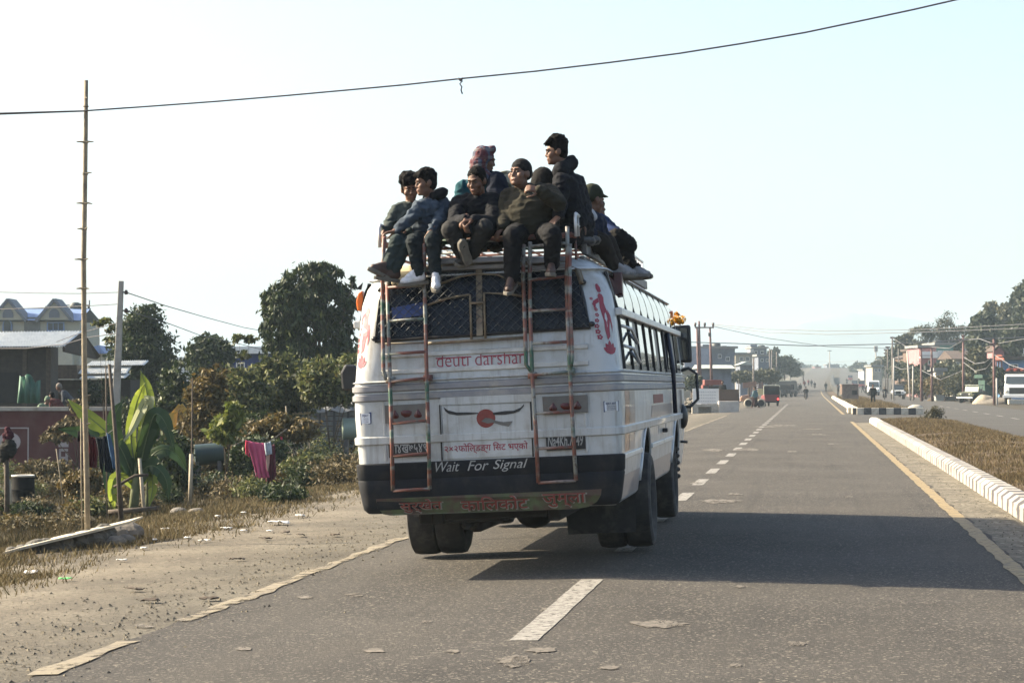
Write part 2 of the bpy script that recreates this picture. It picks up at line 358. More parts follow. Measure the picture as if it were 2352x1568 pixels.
# centre dashes: the nearest ends are read off the photograph, the rest keep its beat
ragged(M_LINE, 14, .36, .44); ragged(M_YEL, 7, .3, .42); ragged(M_YEL2, 3.5, .38, .5)
c0 = ground(1230, 1472).y; c1 = ground(1330, 1332).y; per = 5.0
dash = [(c0, c1)] + [(c1 + 3.2 + per*i, c1 + 3.2 + per*i + 2.4) for i in range(34)]
strip('centre_line_marking', XC, .2, dash, M_LINE, wv=.12, ss=.3)
strip('right_edge_line_marking', 1.97, .17, [(8, 103), (128, 420)], M_YEL, wv=.35, ss=.35)
strip('left_edge_line_marking', -5.0, .16, [(ground(-40, 1556).y, ground(168, 1478).y), (ground(300, 1432).y, 60), (60, 130)], M_YEL2, dz=.013, wv=.9, ss=.3)
strip('opposite_edge_line_marking', 6.9, .13, [(30, 105)], M_LINE)
strip('opposite_centre_line_marking', 10.6, .16, [(40+9*i, 44+9*i) for i in range(16)], M_LINE)
# pale worn patches where the chip seal has gone, flat in the road
sheet('median_shoulder', [2.08, 2.3, 2.76], [y for y in YR if y < 101], M_GRAV, .007, lambda x, y: x+(wob(y, 6) if x < 2.2 else 0))
b = MB(); PT = [(1515, 1434, 66, 10), (1180, 1520, 44, 15), (810, 1368, 22, 4), (1245, 1495, 34, 6), (1400, 1535, 24, 5), (860, 1496, 32, 5), (1040, 1497, 18, 4), (700, 1373, 20, 4), (640, 1345, 12, 4), (1830, 1480, 24, 5), (1690, 1530, 15, 4), (2240, 1530, 14, 3), (1700, 1348, 14, 3),
              (1655, 1152, 50, 5), (1640, 1034, 28, 3), (1718, 1033, 36, 3), (1600, 1110, 16, 2), (1820, 1037, 12, 2), (1760, 980, 30, 2), (1800, 977, 36, 2), (1870, 985, 24, 1.6), (1880, 998, 26, 1.4), (1910, 1020, 16, 1.3), (1690, 1135, 20, 2.4), (1950, 1142, 14, 2), (1250, 1400, 7, 3), (1040, 1345, 8, 3), (330, 1440, 20, 5), (420, 1425, 13, 4), (560, 1492, 16, 5), (980, 1430, 15, 3)]
for px, py, wx, wy in PT:
    r_ = random.Random(px); k = 22; q = []
    for i in range(k):
        a = 2*math.pi*i/k; g = ground(px+wx*math.cos(a)*(.6+.6*r_.random()), py+wy*math.sin(a)*(.6+.6*r_.random())); q.append((g.x, g.y, g.z+.0105))
    b.add(q, [tuple(range(k-1, -1, -1))])
M_PATCH = mat('worn_patch', (.115, .1, .08), .9, .2, 14, dirt=(.05, .044, .036), dscale=22, dlo=.48, dhi=.6)
ragged(M_PATCH, 5, .36, .5, (1, .35, 1))
tag(b.build('worn_road_patches', M_PATCH, None, fix=False), kind='structure')
# ------------------------------------------------------------------ medians and kerbs
b = MB(); xs = [2.98, 3.5, 4.2, 5, 5.8, 6.4]; ys = span(6, 99, 93)
vs = [(x, y, .13 + .1*math.sin(math.pi*(x-2.98)/3.42) + .06*noise.noise(V((x*1.2, y*.8, 0)))) for y in ys for x in xs]; n = len(xs)
b.add(vs, [(j*n+i, j*n+i+1, (j+1)*n+i+1, (j+1)*n+i) for j in range(len(ys)-1) for i in range(n-1)])
# the median goes on beyond the crossing
xs = [3.0, 4, 5, 6.3]; y2 = span(128, 400, 60); o2 = [(x, y, gz(x, y)+.15+.05*noise.noise(V((x*1.2, y*.8, 0)))) for y in y2 for x in xs]; n = 4
b.add(o2, [(j*n+i, j*n+i+1, (j+1)*n+i+1, (j+1)*n+i) for j in range(len(y2)-1) for i in range(n-1)])
tag(b.build('median', M_MED, None, smooth=True, fix=False), kind='structure')
def kmat():
    """painted stripes that run across the kerb, worn"""
    m = bpy.data.materials.new('kerb_paint'); m.use_nodes = True; n = m.node_tree; bs = n.nodes['Principled BSDF']
    tc = _n(n, 'ShaderNodeTexCoord'); nz = _n(n, 'ShaderNodeTexNoise', Scale=3.5, Detail=7); n.links.new(tc.outputs['Object'], nz.inputs[0])
    sx = _n(n, 'ShaderNodeSeparateXYZ'); n.links.new(tc.outputs['Object'], sx.inputs[0])
    m1 = _n(n, 'ShaderNodeMath', operation='MULTIPLY_ADD'); n.links.new(sx.outputs['Y'], m1.inputs[0]); m1.inputs[1].default_value = 1/.8; n.links.new(nz.outputs[0], m1.inputs[2])
    m2 = _n(n, 'ShaderNodeMath', operation='FRACT'); n.links.new(m1.outputs[0], m2.inputs[0])
    m3 = _n(n, 'ShaderNodeMath', operation='GREATER_THAN'); n.links.new(m2.outputs[0], m3.inputs[0]); m3.inputs[1].default_value = .64
    rp = _n(n, 'ShaderNodeValToRGB'); n.links.new(nz.outputs[0], rp.inputs[0]); rp.color_ramp.elements[0].color = (.22, .2, .17, 1); rp.color_ramp.elements[1].color = (.3, .285, .25, 1)
    mx = _n(n, 'ShaderNodeMix', data_type='RGBA'); n.links.new(m3.outputs[0], mx.inputs[0]); n.links.new(rp.outputs[0], mx.inputs[6]); mx.inputs[7].default_value = (.05, .046, .05, 1)
    n.links.new(mx.outputs[2], bs.inputs['Base Color']); bs.inputs['Roughness'].default_value = .85
    return m
M_KERB = kmat()
M_KW = mat('kerb_whitewash', (.42, .39, .32), .85, .12, 4, dirt=(.2, .17, .12), dscale=5)
M_KB = mat('kerb_black_paint', (.04, .04, .042), .8, .3, 6)
def kerb(b, x, ys, wd=.3, h=.26, s=1):
    jx = lambda y: .01*noise.noise(V((y*1.3, x, 0)))
    rg = [[(x+jx(y), y, gz(x, y)-.05), (x+jx(y), y, gz(x, y)+h*.72+jx(y+9)), (x+s*.1, y, gz(x, y)+h), (x+s*wd, y, gz(x, y)+h), (x+s*wd, y, gz(x, y)-.05)] for y in ys]
    b.rings(rg)
for lo, hi in ((6, 61.9), (62.0, 73.9), (74.1, 90)):      # runs of kerb stones with the joints between them
    b = MB(); kerb(b, 2.74, span(lo, hi, int((hi-lo)/.5))); o = b.build('kerb', M_KERB, None); tag(o, kind='structure')
b = MB(); kerb(b, 2.74, span(90.1, 100.5, 10)); tag(b.build('kerb', M_KW, None), kind='structure')
b = MB(); kerb(b, 6.62, span(20, 99, 20), .22, .14, -1); tag(b.build('kerb', M_KW, None), kind='structure')
b = MB(); kerb(b, 2.74, span(131, 275, 60), .32, .3); kerb(b, 6.6, span(131, 275, 60), .3, .22, -1); tag(b.build('kerb', M_KW, None), kind='structure')
bw, bk = MB(), MB()
for i in range(9):
    (bw if i % 2 == 0 else bk).b2((2.74+i*.43, 127.4, -.02), (2.74+i*.43+.42, 127.8, .38))
for i in range(8): (bw if i % 3 else bk).b2((2.5, 127.85+i*.5, -.02), (2.74, 127.85+i*.5+.49, .36))
bw.b2((2.3, 131.9, 0), (2.74, 136, .34))
tag(bw.build('kerb', M_KW, None, bevel=.02), kind='structure'); tag(bk.build('kerb', M_KB, None, bevel=.02), kind='structure')
# far hills in the haze
def hills(name, pts, Y, depth, m):
    """a ridge given by its outline in the picture, with a rounded back"""
    b = MB(); top = [at(px, py, Y) for px, py in pts]; rg = []
    for i, p in enumerate(top):
        rg.append([(p.x, Y-depth, -2), (p.x, Y-depth*.5, p.z*.62), (p.x, Y-depth*.15, p.z*.94), (p.x, Y, p.z), (p.x, Y+depth*.3, p.z*.8), (p.x, Y+depth, -2)])
    b.rings(rg, caps=False, closed=False); return tag(b.build(name, m, None, smooth=True), kind='structure')
M_HILL = mat('hill_forest', (.055, .07, .05), .95, .3, .004)
def ridge(pts, n, seed):
    r_ = random.Random(seed); out = []
    for i in range(n+1):
        t = i/n*(len(pts)-1); k = min(int(t), len(pts)-2); f = t-k
        out.append((pts[k][0]+(pts[k+1][0]-pts[k][0])*f, pts[k][1]+(pts[k+1][1]-pts[k][1])*f + 5*noise.noise(V((i*.4, seed, 0)))))
    return out
hills('hills', ridge([(1480, 850), (1600, 838), (1700, 802), (1765, 772), (1840, 745), (1905, 730), (1960, 718), (2010, 722), (2080, 732), (2150, 740), (2260, 752), (2420, 800), (2560, 850)], 60, 2), 3900, 500, M_HILL)
hills('hills', ridge([(-200, 838), (300, 830), (700, 842), (1300, 828), (1660, 850)], 40, 7), 3000, 300, M_HILL)
hills('hills', ridge([(2000, 845), (2160, 800), (2300, 780), (2420, 760), (2700, 730)], 40, 9), 2100, 300, M_HILL)
# ================================================================== the bus
TILT = R(-2.66); BY = 19.7
_c = at(1113.5, 880.3, BY)
BUS = thing('bus', (_c.x - 1.78*math.sin(TILT), BY, _c.z - 1.78*math.cos(TILT)), 'white passenger bus carrying people on its roof, seen from behind with two painted ladders', 'bus', ry=TILT)
BMX = Matrix.Translation(BUS.location) @ Matrix.Rotation(TILT, 4, 'Y'); BMI = BMX.inverted()
def B(px, py, dy=0.):
    """a point of the picture, dy metres ahead of the bus's tail, in the bus's own space"""
    return BMI @ at(px, py, BY+dy)
def Bp(px, py, y0=0.):
    """same, on the bus's own plane y = y0; returns (x, z)"""
    o = BMI @ CAM; d = BMI.to_3x3() @ ray(px, py); p = o + d*((y0-o.y)/d.y); return (p.x, p.z)
def Bs(px, py, xw):
    o = BMI @ CAM; d = BMI.to_3x3() @ ray(px, py); p = o + d*((xw-o.x)/d.x); return (p.y, p.z)
M_WHITE = mat('bus_white_paint', (.42, .435, .43), .38, .06, 3, coat=.2, bump=.14, bscale=3, dirt=(.25, .23, .19), dscale=3.2, dlo=.48, dhi=.78)
overlay(M_WHITE, 3., (5, 5, .45), .52, .68, (.2, .18, .145), .55); overlay(M_WHITE, 18., (1, 1, 1), .66, .74, (.13, .075, .045), .7)
M_RIB = mat('rib_paint', (.5, .5, .47), .5, .1, 5, dirt=(.24, .22, .19), dscale=4, dlo=.45, dhi=.75)
M_GREYT = mat('bus_grey_trim', (.2, .2, .21), .5, .12, 8, dirt=(.32, .3, .26), dscale=5)
M_SILV = mat('bus_pale_trim', (.55, .55, .53), .35, .1, 9, metal=.2, dirt=(.3, .28, .25), dscale=7)
M_NAVY = mat('bumper_dark_paint', (.009, .0105, .014), .7, .3, 4, dirt=(.04, .036, .03), dscale=3.5, dlo=.5, dhi=.9, spec=.2)
M_GREENV = mat('valance_green_paint', (.06, .078, .03), .6, .25, 6, dirt=(.06, .032, .022), dscale=5, dlo=.42, dhi=.6)
M_RED = mat('red_lettering_paint', (.24, .022, .04), .5, .2, 20)
M_DRED = mat('dull_red_paint', (.17, .03, .022), .6, .2, 14)
M_BLK = mat('black_paint', (.012, .012, .013), .45, .2, 12)
M_UNDER = mat('underbody', (.02, .018, .016), .9, .3, 6)
M_RUB = mat('tyre_rubber', (.026, .024, .022), .9, .25, 12, dirt=(.07, .06, .05), dscale=6)
M_RIM = mat('wheel_rim', (.2, .18, .16), .6, .2, 8, metal=.4)
M_GLASS = mat('window_glass', (.012, .014, .016), .03, .2, 2, spec=.5, coat=1.)
M_DARKGL = mat('curtained_glass', (.02, .018, .03), .35, .5, 2, spec=.2)
M_REARGL = mat('rear_window_glass', (.008, .011, .017), .22, .3, 2.5, spec=.18)
M_WIRE = mat('galvanised_wire', (.055, .062, .066), .55, .2, 30, metal=.3)
M_LETW = mat('white_lettering_paint', (.3, .3, .285), .6, .2, 18, dirt=(.15, .15, .14), dscale=14, dlo=.5, dhi=.8)
M_LETD = mat('dull_drop_shade_paint', (.17, .17, .14), .7, .3, 9)
M_TAN = mat('tan_flaking_paint', (.15, .12, .078), .7, .3, 14, dirt=(.12, .06, .035), dscale=9)
M_ORANGE = mat('orange_lens', (.75, .16, .02), .3, .1, 8)
M_LENS = mat('dark_red_lens', (.06, .007, .006), .3, .2, 12)
M_PLATE = mat('steel_plate', (.12, .115, .105), .55, .2, 7, metal=.2, dirt=(.12, .09, .07), dscale=8)
M_CREAM = mat('cream_tin_paint', (.68, .58, .38), .6, .06, 4)
def laddermat():
    """bands of red, white and green down the rails, with wear"""
    m = bpy.data.materials.new('banded_ladder_paint'); m.use_nodes = True; n = m.node_tree; bs = n.nodes['Principled BSDF']
    tc = _n(n, 'ShaderNodeTexCoord'); mp = _n(n, 'ShaderNodeMapping'); n.links.new(tc.outputs['Object'], mp.inputs[0]); mp.inputs['Scale'].default_value = (.7, .7, 3.3)
    nz = _n(n, 'ShaderNodeTexNoise', Scale=1.35, Detail=1.5); n.links.new(mp.outputs[0], nz.inputs[0])
    rp = _n(n, 'ShaderNodeValToRGB'); n.links.new(nz.outputs[0], rp.inputs[0]); el = rp.color_ramp.elements
    for i in range(3): el.new(.5)
    for e, (p, c) in zip(el, [(.37, (.2, .21, .195)), (.45, (.15, .05, .035)), (.545, (.15, .055, .038)), (.56, (.2, .21, .195)), (.63, (.025, .085, .05))]): e.position = p; e.color = c4(c)
    n2 = _n(n, 'ShaderNodeTexNoise', Scale=26, Detail=5); n.links.new(tc.outputs['Object'], n2.inputs[0]); r2 = _n(n, 'ShaderNodeValToRGB'); n.links.new(n2.outputs[0], r2.inputs[0])
    r2.color_ramp.elements[0].position = .5; r2.color_ramp.elements[1].position = .66
    mx = _n(n, 'ShaderNodeMix', data_type='RGBA'); n.links.new(r2.outputs[0], mx.inputs[0]); n.links.new(rp.outputs[0], mx.inputs[6]); mx.inputs[7].default_value = (.09, .07, .055, 1)
    n.links.new(mx.outputs[2], bs.inputs['Base Color']); bs.inputs['Roughness'].default_value = .55
    return m
M_LAD = laddermat()
BL = 10.1
PROF = [(.6, 1.165, .05, .05), (.63, 1.19, .02, .07), (.78, 1.215, .005, .09), (.85, 1.225, 0, .09), (1.05, 1.245, 0, .1), (1.5, 1.272, 0, .13), (1.8, 1.27, 0, .15), (1.85, 1.268, .005, .2), (2.05, 1.256, .02, .24), (2.33, 1.233, .05, .27), (2.58, 1.206, .1, .29), (2.73, 1.165, .15, .31), (2.83, 1.10, .19, .33), (2.885, 1.02, .23, .35), (2.935, .91, .29, .38), (2.965, .73, .4, .38), (2.99, .4, .6, .3), (3.0, .1, .9, .08)]
def prof(z):
    for a, b in zip(PROF, PROF[1:]):
        if z <= b[0]: t = max(0, (z-a[0])/(b[0]-a[0])); return [a[i]+(b[i]-a[i])*t for i in (1, 2, 3)]
    return list(PROF[-1][1:])
def outline(z, off=0., front=None):
    w_, y0, r = prof(z); w_ += off; y0 -= off; r = min(r+off, w_-.01)
    y1 = (BL - .12*max(0, z-1.0)**1.5 if front is None else front) + off; out = []
    for cx, cy, a0, rr in ((w_-r, y0+r, -90, r), (w_-r, y1-r, 0, r), (-w_+r, y1-r, 90, r), (-w_+r, y0+r, 180, r)):
        for k in range(9): a = R(a0+90*k/8); out.append((cx+rr*math.cos(a), cy+rr*math.sin(a), z))
    return out
b = MB(); zs = []
for a, q in zip(PROF, PROF[1:]): zs += [a[0]+(q[0]-a[0])*k/3 for k in range(3)]
b.rings([outline(z) for z in zs+[PROF[-1][0]]])
body = b.build('body', [M_WHITE, M_UNDER], BUS)
# wheel arches are cut out of the body
RW_Y, FW_Y, WR = 3.0, 8.05, .5
cut = MB()
for y in (RW_Y, FW_Y):
    for s in (-1, 1):
        a = [(y+.66*math.cos(R(t)), .52+.74*math.sin(R(t))) for t in range(0, 181, 15)]
        cut.prism(a + [(y-.66, .3), (y+.66, .3)], 'x', s*.55, s*1.6)
co = cut.build('cutter', [M_UNDER, M_UNDER], BUS); mod = body.modifiers.new('arches', 'BOOLEAN'); mod.operation = 'DIFFERENCE'; mod.object = co; mod.solver = 'EXACT'
bpy.context.view_layer.update()
me = bpy.data.meshes.new_from_object(body.evaluated_get(bpy.context.evaluated_depsgraph_get())); body.modifiers.clear(); body.data = me; bpy.data.objects.remove(co)
me.materials.clear(); me.materials.append(M_WHITE); me.materials.append(M_UNDER)
for p in me.polygons:
    c = p.center; ins = False
    for y in (RW_Y, FW_Y):
        if abs(c.x) < 1.19 and abs(c.y-y) < .7 and c.z < 1.3 and (abs(c.x) > .53): ins = True
    if c.z < .62 and p.normal.z < -.9: ins = True
    p.material_index = 1 if ins else 0
me.polygons.foreach_set('use_smooth', [True]*len(me.polygons)); me.set_sharp_from_angle(angle=R(38))
BVH = BVHTree.FromPolygons([v.co for v in me.vertices], [tuple(p.vertices) for p in me.polygons])
def onrear(x, z, h=.003):
    q = BVH.ray_cast(V((x, -3, z)), V((0, 1, 0))); return V((x, (q[0].y if q[0] else 0)-h, z))
def Rpx(px, py, h=.003):
    """picture point on the bus's tail"""
    x, z = Bp(px, py, 0); x, z = Bp(px, py, onrear(x, z, 0).y); return onrear(x, z, h)
def corner(side, t, z, h=.003):
    d = V((-side*.75, .66, 0)).normalized(); p = V((side*.66, .75, 0)).normalized(); o = V((side*1.0, .25, z)) + V((p.x*t*side, p.y*t*side, 0))*1
    q = BVH.ray_cast(o - d*3, d); return (q[0] + q[1]*h) if q[0] else o
def band(name, z0, z1, off, m, parts=None, y1=None):
    """moulding that follows the body round tail and sides, tapered at its edges"""
    b = MB()
    for a, e, o in (parts or [(z0, z1, off)]):
        rg = [outline(a, .001), outline(a+.012, o), outline(e-.012, o), outline(e, .001)]
        b.rings(rg, caps=False)
    return b.build(name, m, BUS, auto=40)
band('belt_moulding', 1.655, 1.82, .02, M_GREYT, [(1.655, 1.725, .022), (1.74, 1.81, .022)])
band('upper_moulding', 1.825, 1.85, .028, M_WHITE)
band('waist_moulding', 1.245, 1.33, .024, M_WHITE)
band('gutter', 2.80, 2.835, .045, M_SILV)
# horizontal pressings across the tail
for zz in (2.055, 1.9):
    b = MB(); b.add([onrear(x, z, h) for x in (-.98, .98) for z, h in ((zz, .001), (zz+.01, .02), (zz+.04, .02), (zz+.05, .001))], [(0, 4, 5, 1), (1, 5, 6, 2), (2, 6, 7, 3)]); b.build('pressed_rib', M_RIB, BUS)
for x in (-.97, -.43, .43, .93):
    b = MB(); b.add([onrear(xx, z, h) for z in (1.1, 1.65) for xx, h in ((x-.014, .001), (x-.008, .009), (x+.008, .009), (x+.014, .001))], [(0, 4, 5, 1), (1, 5, 6, 2), (2, 6, 7, 3)]); b.build('panel_joint', M_WHITE, BUS)
# bumper and valance
b = MB(); b.rings([outline(z, o)[27:36]+outline(z, o)[0:9] for z, o in ((1.075, .004), (1.065, .03), (.93, .035), (.92, .028), (.9, .035), (.79, .03), (.70, .03), (.64, .026), (.605, .012))], caps=False, closed=False)
b.build('bumper', M_NAVY, BUS, auto=50)
def lowrear(x, z, h=0): return V((x, -.045-h + .12*max(0, abs(x)-.9) + .35*max(0, .7-z), z))
b = MB(); pl = []
vp = [(-1.08, .745), (-1.07, .66), (-1.02, .6), (-.95, .585), (.8, .58), (.92, .595), (1.0, .64), (1.04, .7), (1.05, .755)]
b.rings([[lowrear(x, z, .0) for x, z in vp], [lowrear(x, z, -.05) for x, z in vp]]); val = b.build('valance', M_GREENV, BUS)
def vfn(x, z, h): return lowrear(x, z, h)
# the painted words
RF = lambda x, z, h: onrear(x, z, h)
p0, p1 = Bp(1003, 842), Bp(1206, 812)
zb = (Bp(1003, 842)[1]+Bp(1206, 835)[1])/2; zt = zb+.125
def strk(x0, x1, z, t): return [(x0, z), (x1, z), (x1, z+t), (x0, z+t)]
text('deuti darshan', p0[0], p1[0], zb, zt, RF, M_RED, BUS, bold=-.01, extra=[strk(p0[0]-.01, p0[0]+.33, zb+.078, .011), strk(p0[0]+.43, p1[0]+.01, zb+.078, .011), [(p0[0]+.69, zb-.03), (p0[0]+.73, zb-.035), (p0[0]+.75, zb+.01), (p0[0]+.735, zb+.01)]])
q0, q1 = Bp(1022, 1040), Bp(1212, 1004)
zl = (Bp(1022, 1040)[1]+Bp(1210, 1028)[1])/2
text('२×२फोिल्डङ्ग िसट भएको', q0[0], q1[0], 1.132, 1.232, lambda x, z, h: onrear(x, z, h+.012), M_RED, BUS, bold=.012)
q0, q1 = Bp(1005, 1078), Bp(1218, 1060)
for s_, xa, xb, dz in (('Wait', 1002, 1057, 0), ('For', 1075, 1124, .003), ('Signal', 1134, 1214, .006)):
    text(s_, Bp(xa, 1070)[0], Bp(xb, 1068)[0], .975+(-.02 if s_ == 'Signal' else 0), 1.068, lambda x, z, h: onrear(x, z, h+.037), M_LETW, BUS, shear=.35)
zz = .605
for s, xa, xb in (('सुर्खेत', -.85, -.45), ('कािलकोट', -.27, .36), ('जुम्ला', .5, .9)):
    text(s, xa-.008, xb+.016, zz-.012, zz+.125, vfn, M_LETD, val, bold=.02, depth=.003); text(s, xa, xb, zz, zz+.125, vfn, M_DRED, val, bold=.008, depth=.006)
# number plates
def rearbox(name, pts, m, parent, h0=0., h1=.012):
    P = [Rpx(px, py, 0) for px, py in pts]; b = MB(); b.rings([[p - V((0, h0, 0)) for p in P], [p - V((0, h1, 0)) for p in P]]); return b.build(name, m, parent)
def plate(pts, s, shear):
    o = rearbox('number_plate', pts, M_BLK, BUS, -.01, .014); P = [Rpx(px, py, 0) for px, py in pts]
    x0, x1 = min(p.x for p in P), max(p.x for p in P); z0, z1 = P[2].z*.5+P[3].z*.5, P[0].z*.5+P[1].z*.5
    dz = (z1-z0); text(s, x0+.015, x1-.02, z0+dz*.22, z1-dz*.06, lambda x, z, h: onrear(x, z, h+.015), M_LETW, o, shear=shear, bold=.012); return o
plate([(893, 1019), (986, 1015), (988, 1046), (894, 1051)], 'ना४ख७५४९', .05)
plate([(1254, 998), (1344, 994), (1345, 1030), (1256, 1035)], 'Na4Kh.7549', .15)
# the boot door with its winged sun
door = rearbox('rear_door', [(1016, 932), (1219, 925), (1224, 1044), (1020, 1054)], M_WHITE, BUS, -.01, .012)
b = MB()
for x in (Rpx(1013, 990).x, Rpx(1222, 985).x):
    b = MB(); b.b2((x-.007, -.013, 1.08), (x+.007, -.004, 1.6)); b.build('door_gap', M_UNDER, door)
rearbox('door_header', [(1012, 912), (1221, 904), (1222, 922), (1014, 930)], M_WHITE, BUS, -.01, .02)
def decal(name, polys, m, parent, h):
    b = MB()
    for q in polys: b.add([Rpx(px, py, h) for px, py in q], [tuple(range(len(q)))])
    return b.build(name, m, parent, fix=False)
def C3(x, y): return (810+x*.33333, 914.7+y*.33333)
em = decal('sun_disc', [[C3(920+65*math.cos(R(t)), 137+64*math.sin(R(t))) for t in range(0, 360, 15)]], M_DRED, door, .0145)
decal('wing', [[C3(*p) for p in q] for q in ([(628, 60), (660, 82), (720, 96), (800, 95), (865, 98), (870, 104), (800, 112), (720, 116), (665, 106), (640, 88)], [(968, 98), (1050, 86), (1110, 84), (1160, 62), (1182, 38), (1182, 52), (1150, 88), (1110, 102), (1050, 112), (972, 114)])], M_BLK, door, .016)
decal('bird', [[C3(*p) for p in q] for q in ([(888, 158), (915, 133), (950, 136), (985, 152), (1040, 162), (1105, 156), (1078, 192), (1020, 182), (970, 166), (930, 172)],)], M_PLATE, door, .0175)
# lamp plates: two drops and a boat-shaped lamp in each
def lampplate(pts, drops, boat):
    o = rearbox('tail_light_panel', pts, M_PLATE, BUS, -.01, .02)
    for cx, cy in drops:
        b = MB(); q = [(cx+s*rw, cy+dy) for s, rw, dy in [(1, 2, -13), (1, 5, -6), (1, 10, 1), (1, 13, 8), (1, 11, 14), (1, 4, 17), (-1, 4, 17), (-1, 11, 14), (-1, 13, 8), (-1, 10, 1), (-1, 5, -6), (-1, 2, -13)]]
        q = [(cx+(x-cx)*.72, cy+(y-cy)*.66) for x, y in q]
        P = [Rpx(x, y, .021) for x, y in q]; c = Rpx(cx, cy+3, .04); b.add(P+[c], [(i, (i+1) % 12, 12) for i in range(12)]); b.build('brake_light', M_LENS, o, smooth=True)
    cx, cy = boat; q = [(cx-13, cy-4), (cx-6, cy-7), (cx+6, cy-7), (cx+13, cy-5), (cx+12, cy+2), (cx+7, cy+8), (cx-3, cy+9), (cx-11, cy+4)]
    b = MB(); P = [Rpx(x, y, .021) for x, y in q]; b.add(P+[Rpx(cx, cy, .045)], [(i, (i+1) % 8, 8) for i in range(8)]); b.build('turn_light', M_LENS, o, smooth=True)
lampplate([(885, 931), (980, 926), (981, 966), (886, 972)], [(908, 950), (961, 948)], (934, 949))
lampplate([(1246, 911), (1349, 906), (1351, 946), (1249, 952)], [(1271, 933), (1327, 929)], (1300, 932))
# stickers
def sticker(pts, word, rows):
    o = rearbox('sticker', pts, mat('sticker_blue', (.04, .055, .13), .5, .1, 20), BUS, -.01, .004)
    P = [Rpx(px, py, 0) for px, py in pts]; x0, x1 = max(P[0].x, P[3].x), min(P[1].x, P[2].x); z0, z1 = (P[2].z+P[3].z)/2, (P[0].z+P[1].z)/2; g = .009
    b = MB(); b.add([onrear(x, z, .006) for x, z in ((x0+g, z0+g), (x1-g, z0+g), (x1-g, z1-g), (x0+g, z1-g))], [(0, 1, 2, 3)]); b.build('sticker_face', mat('sticker_pale', (.6, .63, .66), .5, .05, 20), o, fix=False)
    d = (z1-z0); text(word, x0+.02, x1-.02, z1-d*.4, z1-d*.14, lambda x, z, h: onrear(x, z, h+.004), mat('sticker_blue', ()), o, bold=.02)
    for i in range(rows): text(('PAINTING', 'LETTERING', '01-520099')[i], x0+.03, x1-.025, z1-d*(.55+.15*i), z1-d*(.46+.15*i), lambda x, z, h: onrear(x, z, h+.004), mat('sticker_blue', ()), o)
sticker([(1386, 921), (1421, 919), (1422, 944), (1387, 946)], 'BIJAY ART', 3)
sticker([(827, 949), (853, 946), (853, 973), (829, 976)], 'BIJAY', 3)
# dancing-lady and lotus decals on the corner pillars
for side, z0 in ((1, 2.0), (-1, 1.98)):
    b = MB()
    def pt(t, z): return corner(side, t, z)
    def poly(q, k=1):
        q = [pt(t, z0+z) for t, z in q]; b.add(q, [tuple(range(len(q)))])
    s = -1
    for a in (-52, -26, 0, 26, 52):                       # lotus
        c, d_ = math.cos(R(a)), math.sin(R(a)); L = .13-.0006*abs(a); wv = .022
        poly([(d_*L*k*.9 + c*wv*o, c*L*k - d_*wv*o) for k, o in ((0, .35), (.45, 1), (.8, .7), (1, 0), (.8, -.7), (.45, -1), (0, -.35))])
    body_ = [(-.012, .13), (.02, .16), (.03, .24), (.045, .3), (.052, .36), (.03, .43), (.02, .48), (.03, .53), (.02, .56), (-.01, .575), (-.03, .55), (-.025, .5), (-.035, .44), (-.03, .38), (-.02, .3), (-.025, .22)]
    for a, e in zip(range(0, 8), range(1, 9)):            # robe in two-point slices so that it follows the curve
        l, r_, l2, r2 = body_[-a % 16], body_[(a+1) % 16], body_[-(a+1) % 16], body_[(a+2) % 16]
        poly([l, r_, r2, l2])
    poly([(-.02, .585), (0, .578), (.022, .59), (.026, .63), (.01, .665), (-.012, .66), (-.024, .62)])
    poly([(-.03, .53), (-.085, .5), (-.09, .44), (-.075, .43), (-.065, .47), (-.03, .49)])
    poly([(.045, .42), (.07, .36), (.075, .26), (.06, .2), (.055, .28), (.04, .34)])
    for i in range(8):                                    # string of flowers
        zz_ = .16+.052*i; r_ = .026-.0017*i; t0 = -.085-.012*math.sin(i)
        for k in range(5):
            a = R(72*k); poly([(t0+r_*.62*math.cos(a)+r_*.42*math.cos(e), zz_+r_*.62*math.sin(a)+r_*.42*math.sin(e)) for e in [R(60*j) for j in range(6)]])
    b.build('pillar_decal', M_RED, BUS, fix=False)
# rear window with its wire guard
WP = [(862, 784), (866, 740), (872, 690), (880, 658), (905, 640), (960, 629), (1100, 620), (1215, 617), (1300, 622), (1328, 632), (1342, 690), (1357, 752)]
Q = [Rpx(x, y, .016) for x, y in WP]; poly2 = [(p.x, p.z) for p in Q]; b = MB(); zlo, zhi = min(p[1] for p in poly2), max(p[1] for p in poly2); rows = []
for i in range(29):                                        # laid row by row so that it follows the curve of the tail
    z = zlo+.002+(zhi-zlo-.004)*i/28; xx = sorted(x1+(x2-x1)*(z-y1)/(y2-y1) for (x1, y1), (x2, y2) in zip(poly2, poly2[1:]+poly2[:1]) if (y1 > z) != (y2 > z))
    rows.append([onrear(xx[0]+(xx[-1]-xx[0])*k/30, z, .012) for k in range(31)])
b.rings(rows, closed=False); rwin = b.build('rear_window', M_REARGL, BUS, smooth=True, fix=False)
b = MB(); fr = [Rpx(x, y, .02) for x, y in WP]; b.tube(fr+[fr[0]], .016, 6); b.build('window_rubber', M_BLK, rwin)
b = MB(); b.tube([Rpx(x, y, .03) for x, y in ((866, 640), (905, 628), (960, 617), (1100, 607), (1215, 604), (1300, 612), (1332, 622), (1338, 645))], [.02]*8, 6); b.tube([Rpx(x, y, .03) for x, y in ((1325, 620), (1333, 640), (1337, 652))], .026, 6); b.build('window_visor', M_TAN, rwin, smooth=True)
def inside(x, z):
    c = False
    for (x1, y1), (x2, y2) in zip(poly2, poly2[1:]+poly2[:1]):
        if (y1 > z) != (y2 > z) and x < (x2-x1)*(z-y1)/(y2-y1)+x1: c = not c
    return c
